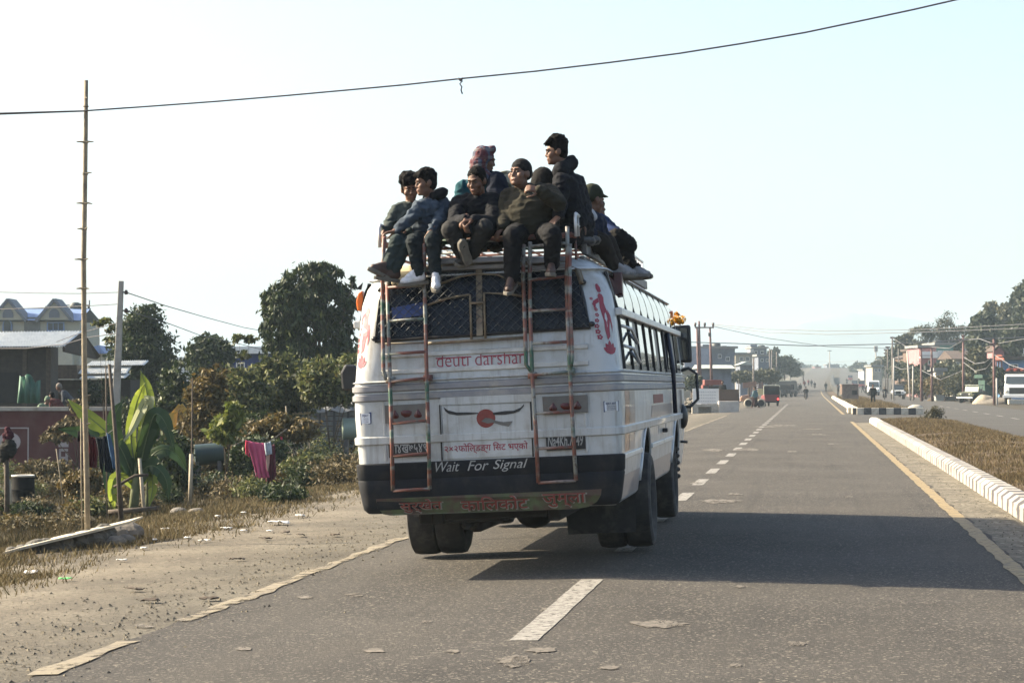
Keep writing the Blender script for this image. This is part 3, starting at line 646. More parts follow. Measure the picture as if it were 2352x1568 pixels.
b = MB(); xs_ = [p[0] for p in poly2]; zs_ = [p[1] for p in poly2]; st = .085
for sg in (1, -1):                                         # woven diamonds, each wire bent at the crossings
    for i in range(-24, 48):
        run = []
        for k in range(48):
            x = min(xs_)-.3+i*st*1.0+sg*k*st/2+(0 if sg > 0 else 1.0); z = min(zs_)+k*st/2*.92
            if inside(x, z): run.append(V((x, onrear(x, z, .04+.006*(1 if (k+i) % 2 else -1)).y, z)))
            elif len(run) > 1: b.tube(run,   .003, 4, False); run = []
            else: run = []
        if len(run) > 1: b.tube(run,   .003, 4, False)
b.build('wire_guard', M_WIRE, rwin)
b = MB()
def rt(pts, r, h=.055): b.tube([Rpx(x, y, h) for x, y in pts], r, 6)
rt([(985, 701), (1027, 686), (1078, 677), (1082, 678), (1085, 780)], .012); rt([(1117, 778), (1114, 673), (1177, 676), (1206, 682)], .012); rt([(1082, 697), (1115, 695)], .012)
rt([(1014, 652), (1060, 635), (1100, 629), (1143, 631), (1207, 656)], .012); rt([(985, 789), (1095, 782), (1208, 775)], .017); rt([(880, 790), (985, 787)], .01)
b.build('guard_bars', M_TAN, rwin, smooth=True)
b = MB(); b.cur = 0; pa = [Rpx(x, y, .05) for x, y in ((1095, 618), (1109, 618), (1111, 771), (1097, 772))]; b.rings([pa, [p-V((0, .012, 0)) for p in pa]]); b.build('guard_plate', M_TAN, rwin)
b = MB()
for px, py in ((874, 666), (861, 778), (1360, 744), (1340, 648)): b.ell(Rpx(px, py, .02), (.03, .03, .025))
b.build('window_clips', M_BLK, rwin, smooth=True)
# blue panel seen through the glass
decal('blue_seat_cover', [[(900, 707), (977, 693), (980, 722), (902, 734)]], mat('blue_cover', (.02, .045, .16), .6, .2, 5), rwin, .0175)
# ladders
def ladder(rails, rungs, extra):
    b = MB(); H = .11
    for pts in rails: b.tube([Rpx(x, y, H) if y > 632 else B(x, y, -.09) for x, y in pts], .019, 8)
    for pts in rungs: b.tube([Rpx(x, y, H) if y > 632 else B(x, y, -.09) for x, y in pts], .0145, 8)
    for px, py in extra:
        p = Rpx(px, py, .0); b.tube([p, p-V((0, .11, 0))], .02, 6); b.box(p-V((0, .06, 0)), (.07, .12, .06))
    return b.build('ladder', M_LAD, BUS, smooth=True)
ladder([[(894, 650), (897, 740), (901, 870), (905, 1000), (908, 1125)], [(975, 560), (979, 640), (982, 740), (985, 870), (989, 1000), (992, 1121)], [(883, 545), (882, 640), (884, 740), (886, 850), (893, 873)]],
       [[(896, 662), (979, 656)], [(898, 738), (981, 733)], [(900, 813), (983, 808)], [(901, 876), (985, 868)], [(904, 972), (988, 965)], [(906, 1046), (990, 1040)], [(908, 1125), (992, 1121)]], [(900, 873), (986, 868)])
ladder([[(1218, 556), (1220, 640), (1222, 740), (1226, 862), (1234, 985), (1240, 1107)], [(1303, 520), (1303, 590), (1304, 640), (1307, 740), (1312, 856), (1319, 985), (1326, 1102)], [(1203, 562), (1205, 640), (1209, 740), (1212, 838), (1226, 856)], [(1309, 560), (1312, 700), (1318, 822), (1313, 850)]],
       [[(1219, 566), (1303, 558)], [(1221, 644), (1304, 636)], [(1223, 715), (1306, 711)], [(1225, 790), (1309, 785)], [(1227, 861), (1312, 853)], [(1231, 949), (1317, 945)], [(1237, 1029), (1322, 1025)], [(1240, 1107), (1326, 1102)]], [(1225, 862), (1313, 852)])
# roof rack
b = MB(); RX, RZ = .93, 3.13
xl, zl_ = Bp(882, 560, .25); xr, zr = Bp(1312, 552, .25)
for x in (-RX, RX-.06):
    b.tube([(x, .12, RZ), (x, 8.3, RZ)], .02, 6); b.tube([(x, .9, RZ-.09), (x, 8.3, RZ-.09)], .014, 6)
    for y in (.4, 1.6, 2.8, 4.0, 5.2, 6.4, 7.6): b.tube([(x, y, RZ), (x*1.0, y, 2.86)], .014, 6)
b.bar((-RX, .12, RZ), (RX-.06, .12, RZ), .035, .05); b.bar((-RX, 8.3, RZ), (RX-.06, 8.3, RZ), .03, .04)
for i in range(11): b.tube([(-RX+.17*i, .12, RZ-.01), (-RX+.17*i, 8.3, RZ-.01)], .011, 5)
for y in span(.6, 8.2, 12): b.tube([(-RX, y, RZ-.03), (RX-.06, y, RZ-.03)], .013, 5)
b.build('roof_rack', M_LAD, BUS, smooth=True)
b = MB(); top = RZ+.2                                      # side rails of the rack
for x in (-RX-.03, RX-.02):
    b.tube([(x, .1, RZ-.02), (x, .1, top-.05), (x, .16, top), (x, .4, top-.005), (x, 8.2, top)], .017, 6)
    b.tube([(x, .1, RZ+.1), (x, 8.2, RZ+.1)], .01, 5); 
    for y in span(.35, 8.2, 22): b.tube([(x, y, RZ), (x, y, top)], .009, 5)
b.build('rack_rail', M_SILV, BUS, smooth=True)
b = MB(); b.b2((RX-.02, .55, 2.97), (RX+.03, 8.2, 3.075)); b.b2((RX-.04, .5, 2.88), (RX+.01, 8.2, 2.955)); b.build('rack_side_board', M_PLATE, BUS, bevel=.01)
b = MB()
for px, a in ((1010, 1165), (1210, 1300)): 
    l, r_ = B(px, 600, .05), B(a, 594, .05); b.bar((l.x, .12, l.z), (r_.x, .12, r_.z), .14, .05); b.bar((l.x, .2, l.z-.06), (r_.x, .2, r_.z-.06), .14, .045)
b.build('roof_step', M_GREYT, BUS, bevel=.01)
# indicators high on the corners
for px, py, yy, s in ((829, 692, .45, -1),):
    p = B(px, py, yy); b = MB(); b.prism([(-.03, -.09), (.022, -.1), (.038, .015), (.026, .1), (-.015, .075), (-.038, .0)], 'y', -.05, .05); o = b.build('indicator_light', M_ORANGE, BUS, loc=p, bevel=.01)
yz = Bs(1398, 655, 1.12); b = MB(); b.prism([(-.05, -.09), (.05, -.12), (.09, .02), (.05, .13), (-.04, .12)], 'x', -.04, .05); b.build('indicator_light', M_LENS, BUS, loc=(prof(yz[1])[0]+.02, yz[0]+.1, yz[1]), bevel=.012)
yz = Bs(1541, 715, 1.12); b = MB(); b.prism([(-.06, -.09), (.1, -.1), (.12, .04), (.03, .1), (-.06, .08)], 'x', -.04, .04); b.build('indicator_light', M_ORANGE, BUS, loc=(1.17, 9.3, 2.62), bevel=.012)
b = MB(); b.prism([(0, 0), (.05, -.01), (.07, .06), (.03, .025)], 'y', -.01, .01); b.build('roof_clip', M_BLK, BUS, loc=B(818, 664, .6))
# side windows: black band, panes, pillars
def side(y, z, s=1, h=.0): w_ = prof(z)[0]; return V((s*(w_+h), y, z))
def sidepanel(b, y0, y1, z0, z1, s, h, n=3):
    r0 = [[side(y, z0+(z1-z0)*k/n, s, h) for k in range(n+1)] for y in (y0, y1)]
    vs = r0[0]+r0[1]; m_ = n+1; b.add(vs, [(k, k+1, m_+k+1, m_+k) for k in range(n)])
NP = 9; Y0, Y1 = .42, 9.35; pw = (Y1-Y0)/NP
for s in (1, -1):
    b = MB(); sidepanel(b, Y0-.04, Y1+.05, 1.86, 2.37, s, .004, 5); sidepanel(b, Y0-.08, Y1+.1, 2.43, 2.79, s, .004, 5); b.build('window_band', M_BLK, BUS)
    for i in range(NP):
        y0 = Y0+pw*i
        b = MB(); sidepanel(b, y0+.04, y0+pw*.5-.01, 1.9, 2.34, s, .012); b.build('side_window', M_GLASS, BUS)
        b = MB(); sidepanel(b, y0+pw*.5+.01, y0+pw-.04, 1.9, 2.34, s, .009); b.build('side_window', M_DARKGL if i % 3 == 1 else M_GLASS, BUS)
        b = MB(); sidepanel(b, y0+.03, y0+pw-.05, 2.455, 2.77, s, .012); b.build('quarter_window', M_GLASS, BUS)
        b = MB()
        for yy in (y0,): 
            b.bar(side(yy, 1.86, s, .012), side(yy, 2.37, s, .012), .05, .03, (s, 0, 0)); b.build('window_pillar', M_BLK, BUS); b = MB()
        b.bar(side(y0, 2.43, s, .012), side(y0, 2.79, s, .012), .055, .03, (s, 0, 0)); b.build('window_pillar', M_BLK, BUS)
    b = MB(); z_ = 2.4; b.bar(side(.3, z_, s, .03), side(9.5, z_, s, .03), .07, .07); b.build('window_rail', M_SILV, BUS, bevel=.01)
b = MB()                                                   # curtains and window bars bent outward at the first window
for z0 in (2.17, 1.98): b.tube([side(.5, z0+.1, 1, .02), side(.62, z0+.07, 1, .1), side(.95, z0-.06, 1, .12), side(1.15, z0-.06, 1, .1), side(1.3, z0+.05, 1, .02)], .016, 6)
b.build('hand_rail', M_SILV, BUS, smooth=True)
# side skirt: stripes, grey lower band, mouldings, hatches
def sp(name, y0, y1, z0, z1, m, h=.003, s=1): b = MB(); sidepanel(b, y0, y1, z0, z1, s, h, 6); return b.build(name, m, BUS, fix=False)
M_BRN = mat('brown_stripe_paint', (.2, .085, .06), .35, .1, 6, coat=.3); M_GR2 = mat('grey_stripe_paint', (.22, .21, .22), .35, .1, 6, coat=.3)
sp('side_stripe', .35, .85, 1.08, 1.65, M_BRN); sp('side_stripe', .9, 1.5, 1.08, 1.65, M_GR2); sp('side_panel_red', 4.0, 5.6, 1.5, 1.6, M_DRED); sp('side_panel_grey', 3.7, 7.2, 1.35, 1.48, M_GR2, .003)
sp('skirt_band', .25, 2.3, .64, .86, M_GR2); sp('skirt_band', 3.75, 7.3, .64, .86, M_GR2)
for a, e in ((.2, 2.32), (3.72, 7.3)):
    b = MB(); b.bar(side(a, 1.04, 1, .008), side(e, 1.04, 1, .008), .03, .05); b.build('side_moulding', M_SILV, BUS, bevel=.008)
b = MB()
for yy in (1.4, 4.9, 6.1, 8.8): b.bar(side(yy, .66, 1, .001), side(yy, 1.24, 1, .001), .02, .008, (1, 0, 0))
b.build('skirt_joint', M_GREYT, BUS)
b = MB(); b.box(side(5.6, 1.17, 1, .03), (.06, .12, .05)); b.build('hatch_handle', M_BLK, BUS, bevel=.01)
for y in (RW_Y, FW_Y):                                     # arch lips
    b = MB(); b.tube([side(y+.68*math.cos(R(t)), max(.62, .52+.76*math.sin(R(t))), 1, .004) for t in range(8, 173, 12)], .02, 6); b.build('arch_lip', M_SILV, BUS, smooth=True)
# door posts, steel tube and mirror at the front right
b = MB(); b.tube([side(7.1, 2.36, 1, .03), side(7.1, 1.9, 1, .05), side(7.15, 1.35, 1, .05)], .028, 8); b.build('drain_pipe', mat('navy_paint', (.012, .016, .035), .4, .2, 9), BUS, smooth=True)
b = MB(); b.tube([side(9.6, 1.9, 1, .0), side(9.65, 1.93, 1, .1), side(9.7, 1.85, 1, .2), side(9.7, 1.5, 1, .2), side(9.65, 1.4, 1, .1), side(9.6, 1.4, 1, 0)], .022, 8); b.build('door_handle_bar', M_BLK, BUS, smooth=True)
sp('door_panel', 8.9, 9.35, 1.38, 1.64, mat('navy_paint', ()), .004)
mz = Bp(1568, 790, 9.9); b = MB(); b.box((mz[0], 9.9, mz[1]), (.24, .07, .52)); mir = b.build('wing_mirror', M_BLK, BUS, bevel=.03)
b = MB(); b.b2((mz[0]-.09, 9.855, mz[1]-.22), (mz[0]+.07, 9.864, mz[1]+.22)); b.build('mirror_glass', mat('mirror_glass', (.16, .17, .18), .08, .1, 2, metal=.9), mir)
b = MB(); b.tube([(1.1, 9.8, mz[1]+.2), (mz[0]-.05, 9.92, mz[1]+.2)], .015, 6); b.tube([(1.1, 9.8, mz[1]-.25), (mz[0], 9.92, mz[1]-.28)], .013, 6); b.build('mirror_arm', M_BLK, mir)
gl = MB(); rg = np.random.default_rng(5); gv = leaves(rg, [(mz[0]-.03, 9.95, mz[1]+.36, .14, .1, .07)], 120, .07, clump=8); npmesh('garland', gv, 4, leafmat('marigold', [(.5, .2, .01), (.7, .38, .03), (.12, .07, .02)]), BUS)
# wheels
def tyre(x, y, r=WR, w_=.3, parent=None):
    h = w_/2; pr = [(-h*.7, r*.62), (-h, r*.74), (-h, r*.9), (-h*.86, r*.975), (-h*.5, r), (0, r*1.004), (h*.5, r), (h*.86, r*.975), (h, r*.9), (h, r*.74), (h*.7, r*.62)]
    b = MB(); b.lathe(pr+[pr[0]], (x, 0, 0), 'x', 40)
    for o in (-.5, 0, .5): b.lathe([(o*h*.9-.012, r*1.0), (o*h*.9-.008, r*.985), (o*h*.9+.008, r*.985), (o*h*.9+.012, r*1.0)], (x, 0, 0), 'x', 40)
    return b.build('tyre', M_RUB, parent, auto=40)
def wheel(x, y, dual):
    o = bpy.data.objects.new('wheel', None); COL.objects.link(o); o.parent = BUS; o.location = (x, y, WR-.005); s = 1 if x > 0 else -1
    tyre(0, 0, parent=o)
    if dual: tyre(-s*.29, 0, parent=o)
    b = MB(); pr = [(-.1, .32), (.08, .32), (.1, .3), (.05, .27), (.03, .16), (.09, .13), (.1, .05), (.1, .001), (-.1, .001)]; b.lathe([(s*a, r) for a, r in pr]+[(s*-.1, .32)], (0, 0, 0), 'x', 28)
    for k in range(8): a = R(45*k); b.tube([(s*.04, .21*math.cos(a), .21*math.sin(a)), (s*.075, .21*math.cos(a), .21*math.sin(a))], .014, 6)
    b.build('rim', M_RIM, o, auto=40); return o
wl = Bp(1000, 1180, RW_Y-WR)[0]
for s in (-1, 1): wheel(s*1.15, RW_Y, True); wheel(s*1.07, FW_Y, False)
b = MB(); b.rings([[(x, y, .62) for x, y in ((.42, 2.3), (1.17, 2.3), (1.17, 2.31), (.42, 2.31))], [(x, y, .2) for x, y in ((.46, 2.24), (1.16, 2.24), (1.16, 2.25), (.46, 2.25))]]); b.build('mudflap', M_RUB, BUS)
b = MB(); b.rings([[(x, y, .62) for x, y in ((-1.17, 2.3), (-.42, 2.3), (-.42, 2.31), (-1.17, 2.31))], [(x, y, .44) for x, y in ((-1.16, 2.26), (-.46, 2.26), (-.46, 2.27), (-1.16, 2.27))]]); b.build('mudflap', M_RUB, BUS)
b = MB(); b.b2((-.5, .3, .5), (.5, 9.5, .63)); b.b2((-.62, .3, .46), (-.5, 9.6, .6)); b.b2((.5, .3, .46), (.62, 9.6, .6)); b.b2((-.75, .35, .47), (.1, 1.6, .6)); b.build('chassis', M_UNDER, BUS, bevel=.02)
b = MB(); b.tube([(-.95, RW_Y, .5), (.95, RW_Y, .5)], .085, 10); b.ell((.02, RW_Y, .48), (.24, .3, .25)); b.tube([(0, RW_Y+.2, .5), (0, 7, .55)], .05, 8); b.build('rear_axle', M_UNDER, BUS, smooth=True)
b = MB()
for s in (-1, 1): 
    for k in range(5): b.bar((s*.5, RW_Y-.75+.1*k, .52-.02*k), (s*.5, RW_Y, .40-.018*k), .08, .014); b.bar((s*.5, RW_Y+.75-.1*k, .52-.02*k), (s*.5, RW_Y, .40-.018*k), .08, .014)
b.build('leaf_spring', M_UNDER, BUS)
b = MB(); b.tube([(-.28, .9, .45), (-.24, 2.1, .46)], .11, 10); b.tube([(-.28, .95, .45), (-.3, .35, .44)], .04, 8); b.build('exhaust', M_UNDER, BUS, smooth=True)
b = MB(); b.tube([(-.9, FW_Y, .5), (.9, FW_Y, .5)], .06, 8); b.b2((.62, 4.3, .34), (1.08, 5.6, .64)); b.build('fuel_tank', M_UNDER, BUS, bevel=.05)
b = MB()
for k in range(6): b.ell((1.2, FW_Y+.6, .95-.09*k), (.05, .07, .035))
b.build('air_line_coil', M_RUB, BUS, smooth=True)
b = MB(); b.tube([(1.17, 9.2, .95), (1.33, 9.2, .93)], .02, 6); b.ell((1.27, 9.3, 1.28), (.08, .14, .17)); b.build('bumper_fittings', M_BLK, BUS, smooth=True)
# cream tin box standing on the roof's left rear corner
p = B(928, 633, .22); b = MB(); b.rings([[(-.11, -.1, -.1), (.11, -.1, -.09), (.11, .12, -.09), (-.11, .12, -.1)], [(-.12, -.1, .03), (.12, -.1, .04), (.12, .14, .04), (-.12, .14, .03)], [(-.1, -.04, .09), (.08, -.04, .1), (.08, .14, .1), (-.1, .14, .09)]])
b.build('roof_vent', M_CREAM, BUS, loc=p, bevel=.03)
p = B(803, 868, 9.9); b = MB(); b.prism([(-.11, -.17), (.1, -.19), (.14, .0), (.1, .18), (-.05, .2), (-.12, .08)], 'y', -.05, .05); b.build('wing_mirror', M_BLK, BUS, loc=p, bevel=.03)
# ================================================================== people
def fab(name, c=None, var=.2, sc=9, rough=.9, **kw): return mat(name, [q*.43 for q in c] if c else None, rough, var, sc, bump=.25, bscale=60, spec=.2, **kw)
SKIN = mat('skin', (.11, .056, .035), .55, .12, 9, spec=.35); SKIN2 = mat('skin_fair', (.14, .076, .05), .55, .12, 9, spec=.35)
HAIR = mat('black_hair', (.006, .0055, .0055), .85, .4, 60, bump=.4, bscale=90, spec=.08)
EYE = mat('eye', (.03, .025, .022), .3, .1, 9); LIP = mat('lip', (.16, .06, .05), .5, .1, 9)
def remesh(b, name, m, parent, vox, wr=0., seed=0, smooth=4, wscale=9., loc=None):
    """grow one continuous skin over the shapes in b, with cloth wrinkles"""
    o = b.build(name, m, parent); r = o.modifiers.new('r', 'REMESH'); r.mode = 'VOXEL'; r.voxel_size = vox
    s = o.modifiers.new('s', 'SMOOTH'); s.factor = .5; s.iterations = smooth
    bpy.context.view_layer.update(); me = bpy.data.meshes.new_from_object(o.evaluated_get(bpy.context.evaluated_depsgraph_get()))
    o.modifiers.clear(); old = o.data; o.data = me; bpy.data.meshes.remove(old); me.name = name
    if wr:
        nn = [v.normal.copy() for v in me.vertices]
        for v, q in zip(me.vertices, nn):
            p = v.co*wscale + V((seed*3.1, 0, 0)); p.z *= 1.6; w_ = noise.noise(p+V((noise.noise(p*.6), noise.noise(p*.6+V((9, 0, 0))), 0))*1.2)
            v.co += q*wr*(1-2.6*abs(w_))*.9 + q*wr*.5*noise.noise(p*2.7)
    me.polygons.foreach_set('use_smooth', [True]*len(me.polygons)); me.update()
    return o
def frame(f, up=(0, 0, 1)):
    f = V(f).normalized(); r = f.cross(V(up)).normalized(); u = r.cross(f); return Matrix((r, f, u)).transposed()      # x right, y face, z up
def head(b, c, M, s=1.0, fat=0.):
    """skull, jaw, nose, brow, cheeks, lips, chin and ears; c is the middle of the head"""
    def e(p, r): b.ell(V(c)+M @ (V(p)*s), [x*s for x in r], M, 16, 10)
    def k(p, q, a, d): b.cap(V(c)+M @ (V(p)*s), V(c)+M @ (V(q)*s), a*s, d*s, 8)
    e((0, -.012, .03), (.074+fat*.4, .094, .092)); e((0, .032, -.05), (.056+fat, .058, .062)); e((0, .068, -.088), (.026+fat*.5, .022, .02))
    k((0, .08, .022), (0, .097, -.02), .008, .012); k((-.011, .086, -.024), (.011, .086, -.024), .011, .011)
    k((-.038, .073, .032), (-.01, .083, .03), .012, .011); k((.038, .073, .032), (.01, .083, .03), .012, .011)
    e((-.042-fat*.6, .052, -.02), (.026+fat*.4, .032, .03)); e((.042+fat*.6, .052, -.02), (.026+fat*.4, .032, .03))
    k((-.02, .083, -.051), (.02, .083, -.051), .009, .009); k((-.016, .081, -.063), (.016, .081, -.063), .01, .01)
    for x in (-1, 1): e((x*.077, -.012, .0), (.012, .026, .034))
def headbits(c, M, par, s=1.0):
    b = MB()
    for x in (-1, 1): b.ell(V(c)+M @ V((x*.031*s, .073*s, .011*s)), [.013*s, .012*s, .0075*s], M, 10, 6)
    b.build('eyes', EYE, par, smooth=True)
    b = MB(); b.ell(V(c)+M @ V((0, .0865*s, -.057*s)), [.021*s, .009*s, .0075*s], M, 10, 6); b.build('lips', LIP, par, smooth=True)
    b = MB()
    for x in (-1, 1): b.cap(V(c)+M @ V((x*.042*s, .076*s, .033*s)), V(c)+M @ V((x*.014*s, .0895*s, .031*s)), .0055*s, .006*s, 6)
    b.build('eyebrows', HAIR, par, smooth=True)
def hair(c, M, par, seed=1, s=1.0, curl=.02, high=0., fringe=0, m=None, vox=.008):
    b = MB(); rg = random.Random(seed); k = lambda p: V(c)+M @ (V(p)*s)
    b.ell(k((0, -.022, .05+high*.3)), [.081*s, .094*s, (.082+high*.5)*s], M, 16, 10); b.ell(k((0, -.05, .01)), [.076*s, .06*s, .085*s], M)
    for x in (-1, 1): b.ell(k((x*.068, -.005, .025)), [.013*s, .03*s, .04*s], M)
    for i in range(70):
        a = rg.uniform(0, 6.28); z = rg.uniform(.2, 1); q = math.sqrt(1-z*z)
        b.ell(k((.082*q*math.cos(a), -.02+.095*q*math.sin(a), .05+high*.3+(.085+high*.5)*z)), [curl*s*rg.uniform(.5, 1.1)]*3, None, 6, 4)
    for i in range(fringe): x = -.06+.12*i/max(1, fringe-1); b.cap(k((x, .045, .105+high*.5)), k((x*1.05, .082+rg.uniform(0, .012), .062+rg.uniform(-.012, .02)+high*.4)), .02*s, .012*s, 6)
    return remesh(b, 'hair', m or HAIR, par, vox, .004, seed, 1, 34)
def hand(b, w_, d, n, side, curl=.5, s=1.0):
    """w_ wrist, d direction of the hand, n the side the palm faces; five fingers of unequal length"""
    d = V(d).normalized(); n = (V(n)-d*V(n).dot(d)).normalized(); r = d.cross(n)*side; w_ = V(w_)
    P = lambda x, y, z: w_ + (r*x + d*y + n*z)*s
    b.cap(P(0, -.03, 0), P(0, .02, 0), .027*s, .026*s, 8)
    for x in (-.026, -.009, .009, .026): b.cap(P(x*.75, .015, 0), P(x, .085, 0), .015*s, .0125*s, 6)
    for x, L in ((-.03, .058), (-.01, .074), (.01, .08), (.03, .07)):
        a = curl; p = V((x, .088, 0)); 
        for i, f in enumerate((.45, .32, .23)):
            a2 = a*(i+.6)*1.0; q = p + V((x*.06, math.cos(a2), math.sin(a2)))*L*f*1.05; b.cap(P(*p), P(*q), (.0098-.001*i)*s, (.0092-.001*i)*s, 6); p = q
    p = V((.022, .02, .006)); 
    for v, L, ra in ((V((.75, .6, .3)), .045, .013), (V((.35, .85, .45)), .032, .011), (V((.0, .9, .6)), .026, .0095)): q = p + v.normalized()*L; b.cap(P(*p), P(*q), ra*s, ra*.9*s, 6); p = q
def shoe(par, ank, toe, m, sole, up=(0, 0, 1), s=1.0, name='shoe'):
    """ank = ankle joint, toe = direction of the toes, up = direction of the shin"""
    t = V(toe).normalized(); u = V(up); u = (u - t*u.dot(t)).normalized(); r = t.cross(u); ank = V(ank); P = lambda x, y, z: ank + (r*x + t*y + u*z)*s
    b = MB(); b.cap(P(0, -.01, .03), P(0, -.02, -.045), .046*s, .045*s); b.cap(P(0, -.03, -.05), P(0, .06, -.055), .042*s, .042*s); b.cap(P(0, .05, -.058), P(0, .15, -.07), .043*s, .033*s); b.cap(P(0, .03, .0), P(0, .1, -.04), .036*s, .034*s); b.ell(P(.0, .12, -.075), [.047*s]*3)
    o = remesh(b, name, m, par, .011, .002, 3, 3, 30)
    b = MB(); q = [(-.036, -.085), (.036, -.085), (.045, -.03), (.04, .04), (.05, .12), (.04, .175), (.0, .2), (-.035, .18), (-.046, .12), (-.038, .04), (-.044, -.03)]
    b.rings([[P(x*.97, y, -.118) for x, y in q], [P(x*1.04, y*1.01, -.112) for x, y in q], [P(x*1.04, y*1.01, -.09) for x, y in q], [P(x, y, -.085) for x, y in q]]); b.build('sole', sole, o, auto=50)
    return o
def torso(b, N, P_, SL, SR, k=1.0, belly=0., fw=None):
    N, P_, SL, SR = V(N), V(P_), V(SL), V(SR); ax = (SR-SL).normalized(); ch = (SL+SR)/2; wd = (SR-SL).length/2
    b.cap(SL, SR, .075*k, .075*k); lo = P_ - ax*.075*k; hi = P_ + ax*.075*k
    for t, r0, r1 in ((.55, .11, .125), (.0, .12, .135), (-.55, .11, .125)): b.cap(ch+ax*wd*t+(P_-ch)*.1, P_+ax*.09*t/.55*k, r0*k, r1*k, 12)
    b.cap(ch, N, .085*k, .06*k)
    if belly: f = V(fw); b.ell(P_.lerp(ch, .35)+f*belly*.5, (.2*k+belly*.3, .17*k+belly*.5, .2*k+belly*.2), frame(f), 16, 10)
def CP(cx, cy, dy): return at(810.1+cx*.30557, 287.5+cy*.30557, BY+dy)
DN = V((0, 0, -1))
def rider(label, hd, face, neck, pelvis, sh, el, wr, hip=None, knee=None, ank=None, toes=None, jacket=None, pants=None, shoes=None, skin=SKIN, k=1.0, hs=1.06, belly=0, hands=(1, 1), hd_dir=None, palm=None, curl=(.6, .6), tilt=(0, 0, 1), upk=(1, 1), seed=1, fat=0., legk=1.0, vox=.0085, group='people riding on the bus roof', fold=.011):
    """joints are world points; one continuous body, clothes and hair as its parts"""
    M = frame(face, tilt); b = MB(); hd = V(hd); head(b, hd, M, hs, fat); nk = hd + M @ V((0, -.02, -.06))*hs
    b.cap(nk, V(neck), .052*k, .06*k); torso(b, neck, pelvis, sh[0], sh[1], k*.88, belly*.9, face)
    b.cap(V(neck), (V(sh[0])+V(sh[1]))/2, .06, .08)
    for i in (0, 1):
        b.cap(sh[i], el[i], .048*k, .042*k); b.cap(el[i], wr[i], .04*k, .026)
        if hands[i]: hand(b, wr[i], (hd_dir[i] if hd_dir else V(wr[i])-V(el[i])), (palm[i] if palm else DN), (-1, 1)[i], curl[i], 1.08)
        if knee: b.cap(hip[i], knee[i], .07*k, .055*k); b.cap(knee[i], ank[i], .05*k, .035*k)
    o = remesh(b, 'person', skin, None, .0075, 0, seed, 2); tag(o, label, 'person', group)
    headbits(hd, M, o, hs)
    b = MB(); torso(b, neck, pelvis, sh[0], sh[1], k, belly, face)
    for i in (0, 1): e2 = V(wr[i]).lerp(V(el[i]), .06); b.cap(sh[i], el[i], .073*k*upk[i], .063*k*upk[i], 12); b.cap(el[i], e2, .062*k*upk[i], .047*k, 12)
    if jacket: remesh(b, 'jacket', jacket, o, vox, fold, seed)
    if pants and knee:
        b = MB(); b.cap(hip[0], hip[1], .115*k*legk, .115*k*legk)
        for i in (0, 1): b.cap(hip[i], knee[i], .1*k*legk, .077*k*legk, 12); b.cap(knee[i], ank[i], .077*k*legk, .058*k, 12)
        remesh(b, 'trousers', pants, o, vox, fold*.75, seed+7)
    if shoes and ank:
        for i in (0, 1): shoe(o, ank[i], toes[i], shoes[0], shoes[1], V(knee[i])-V(ank[i]))
    return o, M
def hood(par, p, M, m, w_=.13, s=1.0):
    b = MB(); 
    for i in range(11): a = math.pi*(i/10)*1.3-.15*math.pi; b.ell(V(p)+M @ (V((w_*math.cos(a), -.02-.09*math.sin(a), .012+.03*math.sin(a)))*s), [.045*s, .05*s, .05*s])
    return remesh(b, 'hood', m, par, .011, .008, 4)
def cap_(name, c, M, par, m, r=(.088, .106, .1), z=.045, y=-.012, vox=.009, wr=.003, brim=0, s=1.0, low=None):
    b = MB(); b.ell(V(c)+M @ V((0, y, z)), r, M, 18, 12); b.ell(V(c)+M @ V((0, y-.03, z-.035)), (r[0]*.98, r[1]*.78, r[2]*.75), M, 18, 12)
    if brim: b.ell(V(c)+M @ V((0, .11, z+.01)), (.06, .06, .012), M)
    return remesh(b, name, m, par, vox, wr, 2, 2, 26)
J_GREY = fab('grey_green_jacket', (.1, .125, .115)); J_DENIM = fab('denim_jacket', (.1, .135, .18), .3); J_DARK = fab('dark_padded_jacket', (.012, .014, .02)); J_TEAL = fab('teal_jacket', (.012, .11, .14)); J_OLIVE = fab('olive_sweater', (.055, .05, .034)); J_BLACK = fab('black_hooded_jacket', (.011, .013, .02)); J_NAVY = fab('navy_jacket', (.015, .025, .06))
T_TEAL = fab('grey_teal_trousers', (.06, .085, .085)); T_DKT = fab('dark_teal_trousers', (.025, .038, .045)); T_GREY = fab('grey_trousers', (.05, .05, .05)); T_BLK = fab('black_trousers', (.01, .011, .015)); T_BRN = fab('brown_trousers', (.042, .033, .026)); T_JEAN = fab('blue_jeans', (.022, .05, .15))
S_WHITE = mat('white_leather', (.6, .6, .62), .5, .1, 20, dirt=(.3, .3, .3), dscale=25); S_SOLE = mat('grey_sole', (.13, .12, .1), .9, .2, 20); S_BRN = mat('brown_leather', (.055, .03, .022), .6, .2, 15); S_GREY = mat('grey_canvas', (.2, .2, .2), .8, .2, 20); S_DARK = mat('dark_leather', (.025, .024, .024), .6, .2, 15)
F_BACK = (0, -1, -.05)
